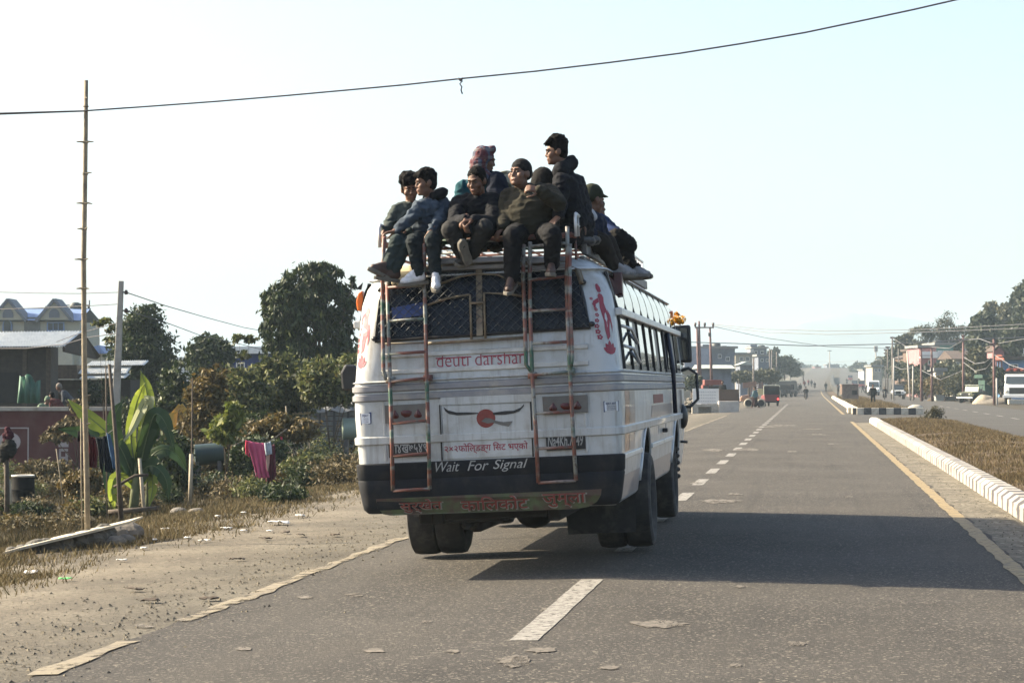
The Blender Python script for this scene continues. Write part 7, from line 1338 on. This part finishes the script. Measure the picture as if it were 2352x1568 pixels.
PW = mat('aluminium_wire', (.15, .15, .155), .7, .1, 4)
for i, (pts, z0, z1, lab) in enumerate((([(1640, 745), (1760, 756), (1900, 760), (2110, 757), (2400, 742)], 225, 190, 'highest high-voltage wire sagging across the far road'), ([(1640, 748), (1760, 763), (1900, 768), (2110, 763), (2400, 752)], 225, 190, 'second high-voltage wire sagging across the far road'), ([(1640, 750), (1760, 776), (1900, 796), (2050, 800)], 225, 290, 'wire falling from the twin frame to the far right poles'), ([(1530, 784), (1700, 789), (1860, 794), (2045, 790), (2213, 780), (2400, 772)], 200, 215, 'dark thick wire crossing the far road at mid height'), ([(1815, 828), (1920, 831), (2036, 826)], 560, 420, 'lowest faint wire across the distant road'),
    ([(2213, 781), (2250, 778), (2284, 790), (2400, 770)], 215, 190, 'wire between the two dark right-hand poles'), ([(2140, 797), (2180, 800), (2213, 781)], 225, 215, 'wire from the pink-house frame to the crossarm pole'), ([(2050, 776), (2085, 798), (2116, 800)], 290, 225, 'wire from the tall pole to the pink-house frame'), ([(2213, 820), (2240, 835), (2262, 832), (2284, 815)], 215, 185, 'slack looped wire between the two dark right-hand poles, upper'), ([(2213, 832), (2240, 852), (2265, 846), (2284, 822)], 215, 185, 'slack looped wire between the two dark right-hand poles, lower'), ([(2284, 815), (2320, 838), (2352, 848), (2420, 840)], 185, 170, 'slack wire drooping in front of the bright blue house'), ([(2052, 840), (2070, 848), (2091, 845), (2116, 825)], 240, 225, 'slack wire from the pale pole to the pink-house frame'), ([(2116, 850), (2160, 872), (2213, 850)], 225, 215, 'slack wire hanging over the scrub below the teal house'))): wire(pts, z0, z1, lab, .028 if i != 3 else .04, PW)
S = Site(1906, 900); t = S.thing('lamp_mast', 'tall high-mast lamp far down the road on the horizon', 'street lamp'); b = MB(); b.tube([V((0, 0, 0)), S.p(1905.5, 806)], [.3, .18], 8); b.build('mast', POLE2, t); b = MB(); b.lathe([(0, .1), (0, .9), (.2, 1.0), (.35, .4), (.35, .1)], S.p(1905.5, 806), 'z', 14); b.build('lamp_ring', DKT, t)
S = Site(2012, 560); t = S.thing('antenna_mast', 'mobile antenna mast above the hazy right roadside trees', 'mast'); b = MB(); b.tube([V((0, 0, 0)), S.p(2012, 800)], [.25, .15], 8); b.build('mast', POLE2, t); b = MB()
for k in (-3, -1, 1, 3): b.b2((S.x(2012+k)-.13, -.2, S.z(808)), (S.x(2012+k)+.13, .2, S.z(794)))
b.build('panel_antenna', POLE2, t)
# ------------------------------------------------------------------ vehicles
V_WHT = mat('vehicle_white', (.62, .63, .62), .4, .05, 2, coat=.3); V_RED = mat('vehicle_red', (.12, .022, .022), .5, .1, 3); V_BLKC = mat('black_canvas', (.022, .022, .022), .9, .2, 4); V_OLV = mat('olive_jeep_paint', (.06, .065, .03), .6, .2, 4); V_GLS = mat('vehicle_glass', (.04, .05, .055), .1, .1, 2, coat=.5); V_LMP = mat('chrome_lamp', (.6, .58, .5), .15, .1, 5, metal=.6); V_PALE = mat('pale_canvas_edge', (.4, .42, .34), .8, .1, 4); V_BLUEV = mat('vehicle_dark', (.04, .045, .045), .5, .15, 3)
def wheels(t, pts, r, w_, dual=None, name='wheel'):
    for x, y in pts:
        b = MB(); b.lathe([(-w_/2, r*.45), (-w_/2, r*.92), (-w_*.3, r), (w_*.3, r), (w_/2, r*.92), (w_/2, r*.45), (-w_/2, r*.45)], (x, y, r), 'x', 22); o = b.build(name, M_RUB, t, auto=40)
        b = MB(); b.lathe([(-w_*.35, r*.5), (w_*.35, r*.5), (w_*.2, r*.12), (w_*.2, .001), (-w_*.2, .001), (-w_*.35, r*.5)], (x, y, r), 'x', 16); b.build('rim', M_RIM, o, auto=40)
def lamp(t, p, r, m=V_LMP, name='headlight'): b = MB(); b.lathe([(0, .001), (-r*.5, r*.6), (0, r), (r*.4, r), (r*.4, .001)], p, 'y', 14); b.build(name, m, t, smooth=True)
def three_wheeler(px, Zc, label, rz=0, group=None):
    """seen from behind: y runs to its front"""
    S = Site(px, Zc); t = thing('three_wheeler', S.loc, label, 'three-wheeler', rz, group)
    b = MB(); b.prism([(0, .3), (0, .95), (.1, 1.0), (1.5, .95), (2.3, .9), (2.6, .55), (2.55, .3)], 'x', -.62, .62); b.build('body', V_RED, t, bevel=.06)
    b = MB(); b.prism([(.0, .98), (.06, 1.62), (.25, 1.72), (1.6, 1.74), (2.0, 1.6), (1.9, 1.56), (1.6, 1.66), (.3, 1.64), (.14, 1.0)], 'x', -.64, .64); b.b2((-.6, .02, .98), (.6, .1, 1.6)); b.build('canopy', V_BLKC, t, bevel=.03)
    b = MB(); b.tube([(-.66, .05, .9), (-.66, .1, 1.62), (-.6, .15, 1.72), (.6, .15, 1.72), (.66, .1, 1.62)], .035, 6); b.build('canopy_edge', V_PALE, t); b = MB(); b.b2((-.3, -.012, 1.25), (.3, .018, 1.5)); b.build('rear_window', V_GLS, t)
    b = MB(); b.prism([(1.95, .95), (2.25, .92), (2.0, 1.62), (1.85, 1.62)], 'x', -.55, .55); b.build('windscreen', V_GLS, t); wheels(t, [(-.52, .45), (.52, .45), (0, 2.3)], .24, .13)
    for s in (-1, 1): 
        b = MB(); b.ell((s*.5, -.02, .6), (.07, .04, .06)); b.build('tail_light', M_LENS if s < 0 or group else LIT, t, smooth=True)
    b = MB(); b.b2((-.6, -.03, .3), (.6, .0, .42)); b.build('bumper', V_BLKC, t, bevel=.02); return t
LIT = bpy.data.materials.new('lit_tail_lamp'); LIT.use_nodes = True; LIT.node_tree.nodes['Principled BSDF'].inputs['Base Color'].default_value = (.6, .02, .02, 1); LIT.node_tree.nodes['Principled BSDF'].inputs['Emission Color'].default_value = (1, .05, .04, 1); LIT.node_tree.nodes['Principled BSDF'].inputs['Emission Strength'].default_value = 2.2
three_wheeler(1773, 176, 'dark red three-wheeler with one lit tail lamp ahead on the left roadside', R(8)); three_wheeler(1963, 480, 'far red three-wheeler on the opposite carriageway, left one', R(180), 'far three-wheelers'); three_wheeler(1979, 470, 'far red three-wheeler on the opposite carriageway, right one beside motorbikes', R(180), 'far three-wheelers'); three_wheeler(1953, 620, 'tiny three-wheeler farthest off on the opposite carriageway', R(180), 'far three-wheelers')
def jeep(px, Zc, label, rz, body, top=None, canvas=True, name='jeep', group=None):
    S = Site(px, Zc); t = thing(name, S.loc, label, 'jeep', rz, group)      # x across, y to its front
    b = MB(); b.prism([(-1.7, .45), (-1.7, 1.05), (.35, 1.05), (.5, 1.08), (1.75, 1.02), (1.8, .55), (1.5, .45)], 'x', -.72, .72); b.build('body', body, t, bevel=.04)
    for s in (-1, 1):
        b = MB(); b.prism([(.75, .78), (1.0, .92), (1.6, .92), (1.85, .78), (1.85, .7), (1.6, .82), (1.0, .82), (.75, .68)], 'x', s*.55 if s > 0 else -.88, .88 if s > 0 else -.55); b.build('mudguard', body, t); lamp(t, (s*.45, 1.82, .82), -.1)
    b = MB(); b.b2((-.3, 1.76, .6), (.3, 1.815, .98)); b.build('grille', V_BLKC, t); b = MB(); b.b2((-.85, 1.9, .45), (.85, 1.98, .58)); b.build('bumper', V_WHT if not canvas else V_BLKC, t, bevel=.02)
    b = MB(); b.prism([(.38, 1.05), (.46, 1.05), (.3, 1.6), (.22, 1.6)], 'x', -.7, .7); b.build('windscreen', top or V_GLS, t)
    b = MB()
    if canvas: b.prism([(-1.7, 1.05), (-1.68, 1.72), (-1.5, 1.8), (.2, 1.76), (.28, 1.62), (-1.4, 1.66), (-1.5, 1.05)], 'x', -.73, .73); b.b2((-.72, -1.7, 1.05), (-.69, -.2, 1.7)); b.b2((.69, -1.7, 1.05), (.72, -.2, 1.7)); b.build('canopy', V_BLKC, t)
    else:
        for s in (-.68, .68): b.tube([(s, -.5, 1.05), (s, -.5, 1.75), (s, .3, 1.7)], .03, 6)
        b.b2((-.7, -.9, 1.68), (.7, .4, 1.74)); b.build('roll_bar', V_PALE, t); b = MB(); b.b2((-.6, -.6, .9), (-.1, -.1, 1.35)); b.b2((.1, -.6, .9), (.6, -.1, 1.35)); b.build('seat', W_CRM, t)
    wheels(t, [(-.68, 1.25), (.68, 1.25), (-.68, -1.05), (.68, -1.05)], .38, .22); b = MB(); b.lathe([(-.1, .2), (-.1, .38), (.1, .38), (.1, .2), (-.1, .2)], (0, -1.82, .85), 'y', 18); b.build('spare_wheel', M_RUB, t); return t
jeep(1811, 300, 'dark jeep with canvas hood parked ahead on the left roadside', R(-14), V_BLUEV); jeep(2062, 258, 'white front of an oncoming jeep on the opposite carriageway', R(180), V_WHT); jeep(2236, 205, 'old open green jeep with pale windscreen parked on the right verge', R(150), V_OLV, V_PALE, False)
S = Site(1800, 320); t = thing('lorry', S.loc, 'dark boxy lorry parked beyond the dark jeep on the left roadside', 'lorry', R(-10)); b = MB(); b.b2((-1.1, 0, .9), (1.1, 4.2, 2.3)); b.build('cargo_box', V_BLUEV, t, bevel=.04); b = MB(); b.prism([(4.3, .7), (4.3, 2.3), (5.2, 2.25), (5.7, 1.6), (5.8, .7)], 'x', -1.05, 1.05); b.build('cab', V_BLUEV, t, bevel=.05); b = MB(); b.b2((-1.15, 0, 2.3), (1.15, 4.2, 2.42)); b.build('tarpaulin', V_PALE, t); wheels(t, [(-.95, 1), (.95, 1), (-.95, 4.8), (.95, 4.8)], .45, .28)
def van(px, Zc, label, rz):
    S = Site(px, Zc); t = thing('van', S.loc, label, 'van', rz); b = MB()
    b.prism([(-2.3, .45), (-2.35, 1.2), (-2.25, 2.15), (-2.0, 2.3), (1.0, 2.3), (1.35, 2.15), (1.95, 1.25), (2.35, 1.05), (2.4, .45)], 'x', -.9, .9); b.build('body', V_WHT, t, bevel=.12)
    b = MB(); b.rings([[(x, 1.4+.01, 2.09) for x in (-.72, .72)], [(x, 1.97, 1.29) for x in (-.8, .8)]], closed=False); o = b.build('windscreen', V_GLS, t); o.location = (0, .03, .03)
    for s in (-1, 1):
        b = MB(); b.b2((s*.91-.01, -2.0, 1.3), (s*.91+.01, .9, 2.0)); b.build('side_window', V_GLS, t); lamp(t, (s*.65, 2.4, .85), -.13); b = MB(); b.ell((s*1.05, 1.5, 1.45), (.1, .06, .14)); b.build('wing_mirror', V_BLKC, t)
    b = MB(); b.b2((-.88, 2.36, .42), (.88, 2.46, .6)); b.b2((-.45, 2.36, .72), (.45, 2.4, .88)); b.build('bumper', V_BLKC, t); wheels(t, [(-.78, 1.5), (.78, 1.5), (-.78, -1.4), (.78, -1.4)], .34, .22)
van(2006, 330, 'white van oncoming with dark windscreen behind the walking man', R(180))
def truck(px, Zc, label, rz):
    S = Site(px, Zc); t = thing('truck', S.loc, label, 'truck', rz); b = MB(); b.prism([(2.0, .7), (2.0, 2.55), (2.4, 2.7), (3.1, 2.65), (3.45, 1.75), (4.3, 1.6), (4.4, 1.2), (4.4, .7)], 'x', -1.15, 1.15); b.build('cab', V_WHT, t, bevel=.08)
    b = MB(); b.rings([[(x, 3.2, 2.45) for x in (-1.0, 1.0)], [(x, 3.47, 1.8) for x in (-1.05, 1.05)]], closed=False); o = b.build('windscreen', V_GLS, t); o.location = (0, .02, .02); b = MB(); b.b2((-.7, 4.38, .95), (.7, 4.43, 1.5)); b.build('grille', V_BLKC, t)
    for s in (-1, 1): b = MB(); b.b2((s*1.155-.01, 2.3, 1.75), (s*1.155+.01, 3.0, 2.45)); b.build('side_window', V_GLS, t); lamp(t, (s*.9, 4.42, 1.15), -.14); b = MB(); b.b2((s*1.4-.1, 3.3, 1.7), (s*1.4+.1, 3.36, 2.2)); b.build('wing_mirror', V_BLKC, t)
    b = MB(); b.b2((-1.25, 4.4, .6), (1.25, 4.6, .85)); b.build('bumper', V_WHT, t, bevel=.03); b = MB(); b.b2((-1.2, -3.4, 1.1), (1.2, 1.85, 2.75)); b.build('cargo_box', V_BLKC, t, bevel=.03); b = MB(); b.b2((-1.2, 1.6, 2.7), (1.2, 2.6, 2.95)); b.build('cab_board', V_BLKC, t)
    b = MB(); 
    for i in range(9): b.ell((-.8+.2*i, 1.0+.2*(i % 3), 2.95), (.35, .4, .3))
    b.build('load', fab('red_bundles', (.2, .04, .03)), t, smooth=True); wheels(t, [(-1, 3.4), (1, 3.4), (-1, -1.5), (1, -1.5)], .5, .3)
truck(2342, 192, 'white truck with dark cargo box cut by the right edge of the view', R(172))
# tractor with big pale-rimmed tyres and a trailer of boards
S = Site(1732, 172); t = thing('tractor', S.loc, 'brown tractor with large pale dusty tyres and a board trailer on the left roadside', 'tractor', YAW); TB = mat('brown_boards', (.2, .13, .1), .9, .2, 4); PT_ = mat('dusty_pale_tyre', (.35, .31, .24), .95, .15, 5)
for px, r in ((1718, .36), (1747, .36)):
    b = MB(); b.lathe([(-.14, r*.72), (-.14, r*.95), (.0, r*1.02), (.14, r*.95), (.14, r*.72), (-.14, r*.72)], (S.x(px), -.3, r), 'y', 24); o = b.build('wheel', PT_, t, auto=40); b = MB(); b.lathe([(-.1, .001), (-.1, r*.7), (.1, r*.7), (.1, .001)], (S.x(px), -.3, r), 'y', 18); b.build('rim', M_UNDER, o, auto=40)
b = MB(); b.b2((S.x(1704), -.1, .5), (S.x(1745), .8, .85)); b.prism([(S.x(1700), .5), (S.x(1716), .5), (S.x(1722), 1.05), (S.x(1704), .95)], 'y', .05, .6); b.build('body', TB, t, bevel=.03)
b = MB()
for i in range(4): b.bar(S.p(1722, 897-4.5*i, -.2), S.p(1752, 893-4.5*i, -.2), .06, .1); b.bar(S.p(1708, 890-3.2*i, .6), S.p(1738, 886-3.2*i, .6), .06, .1)
for px in (1724, 1736, 1750): b.bar(S.p(px, 905, -.17), S.p(px, 876, -.17), .06, .06)
b.build('board_sides', TB, t); b = MB(); b.prism([(S.x(1738), S.z(906)), (S.x(1752), S.z(906)), (S.x(1750), S.z(892)), (S.x(1740), S.z(892))], 'y', -.35, -.2); b.build('mudguard', mat('cream_mudguard', (.5, .42, .22), .6, .1, 4), t); lamp(t, (S.x(1702), -.05, .75), .09, mat('amber_lamp', (.6, .3, .12), .3, .1, 5), 'side_lamp')
# white barrier, brown hoarding, concrete blocks, red lorry behind them
S = Site(1640, 148); t = S.thing('barrier_sheet', 'white printed sheet stretched on a frame behind concrete blocks, left roadside', 'hoarding'); fbox(S, 1591, 892, 1651, 927, 0, .08).build('sheet', mat('white_sheet', (.6, .6, .58), .8, .06, 3), t); b = MB()
for j in range(4):
    for i in range(9): b.b2((S.x(1599+5.2*i), -.012, S.z(900+7*j)-.04), (S.x(1602.2+5.2*i), -.001, S.z(900+7*j)+.04))
b.build('faint_print', mat('faint_print', (.4, .41, .42), .9, .1, 5), t)
S2 = Site(1620, 146); t = S2.thing('concrete_plinth', 'pale concrete plinth with dark opening under the white sheet', 'plinth'); b = MB(); b.b2((S2.x(1590), 0, -.1), (S2.x(1604), .6, S2.z(928))); b.b2((S2.x(1634), 0, -.1), (S2.x(1650), .6, S2.z(928))); b.b2((S2.x(1604), .002, S2.z(934)), (S2.x(1634), .598, S2.z(928))); b.b2((S2.x(1604), .45, -.1), (S2.x(1634), .59, S2.z(934))); b.build('plinth', CONC, t)
t = S2.thing('concrete_block', 'plain grey concrete block in front of the brown hoarding', 'block'); b = MB(); b.b2((S2.x(1650.6), -.1, -.1), (S2.x(1697), .7, S2.z(921))); b.build('block', POLE2, t, bevel=.03); t = S.thing('hoarding', 'dark brown hoarding panel between the white sheet and the tractor', 'hoarding'); fbox(S, 1652, 894, 1697, 923, .1, .2).build('panel', W_BRN, t); b = MB(); b.tube([S.p(1697, 935, 0), S.p(1697, 874, 0)], .04, 6); b.build('post', IRON, t)
S = Site(1637, 166); t = thing('lorry', S.loc, 'red-topped lorry standing behind the white sheet on the left roadside', 'lorry', YAW); fbox(S, 1618, 872, 1658, 884, 0, 1.6).build('cargo_side', mat('red_lorry_paint', (.16, .04, .03), .6, .15, 3), t, bevel=.03); fbox(S, 1614, 884, 1628, 905, 0, 1.5).build('cab', mat('red_lorry_paint', ()), t, bevel=.05); b = MB(); b.b2((S.x(1616), -.02, S.z(892)), (S.x(1626), 0, S.z(886))); b.build('windscreen', V_GLS, t); fbox(S, 1628, 886, 1656, 905, .1, 1.5).build('chassis', M_UNDER, t); lamp(t, (S.x(1622), -.04, S.z(897)), .1)
for px in (1622, 1650): b = MB(); b.lathe([(-.12, .1), (-.12, .4), (.12, .4), (.12, .1), (-.12, .1)], (S.x(px), .1, .4), 'y', 18); b.build('wheel', M_RUB, t, auto=40)
S = Site(1583, 150); rgx = random.Random(2); b = MB()
for i in range(40): b.ell((S.x(1575+20*rgx.random()), rgx.random()*.8, .1+.9*rgx.random()*(.4+.6*rgx.random())), (.22, .2, .14), None, 7, 5)
o = b.build('rubble_heap', RK, None, loc=S.loc); o.rotation_euler[2] = YAW; tag(o, 'heap of dark rubble beside the concrete plinth right of the bus', 'rubble heap')
# people on and along the road
def ped(px, Zc, lab, sh, pa, h=1.68, pose='stand', rz=0, **k): S = Site(px, Zc); return small_person(S.loc, rz, lab, sh, pa, h, pose, vox=.03, **k)
ped(1735, 170, 'person in pale teal shirt and maroon skirt walking past the tractor', P_TEALS, P_SKIRT, 1.62, 'walk', R(60), cloth='skirt'); S = Site(1660, 156); small_person(S.loc+V((0, 0, .45)), R(170), 'person in black seen above the brown hoarding', P_DK, P_DK, 1.7, 'stand', vox=.03)
ped(1897, 410, 'lone dark pedestrian standing on the road near the median', P_DK, P_DK, 1.75, 'stand', R(20)); ped(1925, 290, 'person in dark clothes standing on the median by the wooden hut', P_DK, P_BLK if False else P_DK, 1.7, 'stand', R(90)); ped(2005, 172, 'dark silhouette of a man walking on the planted median ahead', fab('black_cloth', (.008, .008, .01)), fab('black_cloth', ()), 1.75, 'walk', R(185), hairm=HAIR); ped(1982, 380, 'pedestrian with a pink bag crossing the opposite carriageway', P_DK, P_DK, 1.65, 'walk', R(80))
ped(1838, 360, 'taller walker of the pair past the dark jeep', P_DK, P_GREY, 1.75, 'walk', R(10)); ped(1833, 365, 'pale-shirted walker of the pair past the dark jeep', P_WHITE, P_DK, 1.65, 'walk', R(0)); ped(1848, 480, 'far walker in red on the left side of the road', P_RED, P_DK, 1.65, 'walk'); ped(1864, 500, 'far walker in dark clothes in the left lane', P_DK, P_DK, 1.7, 'walk'); ped(1857, 520, 'far walker in pink beside the far motorbike', P_PINK, P_DK, 1.62, 'walk')
M_CHR = mat('engine_metal', (.12, .12, .12), .4, .2, 9, metal=.6)
def motorbike(px, Zc, label, rz, group=None, shirt=P_DK, lit=False):
    S = Site(px, Zc); t = thing('motorbike', S.loc, label, 'motorbike', rz, group); wheels(t, [(0, .65), (0, -.6)], .3, .1); b = MB(); b.bar((0, -.7, .62), (0, .1, .66), .22, .14); b.ell((0, .22, .74), (.14, .28, .14)); b.build('seat', V_BLKC, t, smooth=True)
    b = MB(); b.b2((-.12, -.2, .25), (.12, .3, .52)); b.build('engine', M_CHR, t, bevel=.03); b = MB(); b.tube([(0, .65, .3), (0, .45, .85), (0, .4, 1.0)], .04, 6); b.tube([(-.36, .3, 1.02), (0, .42, 1.0), (.36, .3, 1.02)], .018, 6); b.build('handlebar', M_CHR, t); lamp(t, (0, .55, .82), -.09); b = MB(); b.ell((0, -.78, .6), (.06, .03, .05)); b.build('tail_light', M_LENS, t); b = MB(); b.tube([(.13, -.8, .3), (.13, .1, .28)], .04, 6); b.build('exhaust', M_CHR, t)
    o = small_person(S.loc+V((0, 0, -.08)), rz, 'rider in dark jacket on the '+label, shirt, P_DK, 1.68, 'ride', vox=.03, hairm=V_BLKC); return t
motorbike(1851, 250, 'motorbike riding away in the left lane', R(2)); motorbike(2032, 250, 'motorbike oncoming between the van and the white jeep', R(178)); motorbike(1990, 350, 'motorbike oncoming left of the white van', R(178)); motorbike(1871, 470, 'distant motorbike near the far walkers', 0); motorbike(1945, 560, 'faint left motorbike far on the opposite road', R(180)); motorbike(1973, 580, 'faint right motorbike far on the opposite road', R(180))
# wooden hut, low wall and heaps on the median and verge
S = Site(1953, 205); t = S.thing('wooden_crate', 'weathered slatted wooden hut standing on the far median', 'hut'); WG = mat('weathered_slats', (.16, .125, .1), .9, .25, 5, dirt=(.08, .06, .05), dscale=3); b = MB()
for i in range(15): x0 = S.x(1934)+(S.x(1972)-S.x(1934))*i/15; b.b2((x0, 0, .0), (x0+.1, .05, S.z(883+.2*i)))
b.build('slats', WG, t); fbox(S, 1934, 884, 1972, 905, .08, 1.2).build('box', W_BRN, t); fbox(S, 1933, 882, 1973, 884.5, -.06, 1.3).build('lid', WG, t); fbox(S, 1957, 896, 1968, 906, -.02, -.005).build('opening', M_UNDER, t)  # the opening is a dark panel that paints the shade of a hole
a0, a1 = gat(1912, 300), gat(1909, 700); b = MB(); n = 12; rgq = []
for i in range(n+1):
    y = 290+(700-290)*i/n; x = 3.3; x += cv(y); z = gz(x, y); rgq.append([(x+.9, y, z), (x+.9, y, z+1.1), (x+1.7, y, z+1.1), (x+1.7, y, z)])
b.rings(rgq); o = b.build('median_wall', HP('dark_wall', (.05, .05, .042)), None); tag(o, 'long low dark wall along the far median', 'wall')
SAND = mat('sand', (.28, .24, .18), .95, .12, 6, bump=.3)
for px, Zc, w_, h_, lab, m in ((2262, 196, 1.1, .8, 'pale grey sand heap beside the old green jeep', SAND), (2290, 196, 2.2, .55, 'low dark stony heap in front of the white truck', RK), (2175, 232, 2.2, .5, 'low brown earth heap at the verge of the opposite road', M_MED)):
    S = Site(px, Zc); b = MB(); b.ell((0, 0, 0), (w_, w_*.8, h_), None, 20, 12); b.v = [tuple(V(v)*(1+.18*noise.noise(V(v)*1.6+V((px, 0, 0))))) for v in b.v]; o = b.build('heap', m, None, smooth=True, loc=S.loc); tag(o, lab, 'heap')
S = Site(2335, 186); t = S.thing('concrete_block', 'whitewashed concrete block on the verge before the white truck', 'block'); fbox(S, 2317, 917, 2400, 928, 0, .5).build('block', M_KW, t, bevel=.03)
g = ground(2020, 951)
S = Site(2110, 128); b = MB(); b.ell((0, 0, .15), (.5, .4, .3), None, 12, 8); b.v = [tuple(V(v)*(1+.3*noise.noise(V(v)*3))) for v in b.v]; o = b.build('rock', M_KW, None, loc=(6.2, 127.9, .1), smooth=True); tag(o, 'pale rounded boulder at the corner of the far median kerb', 'rock')
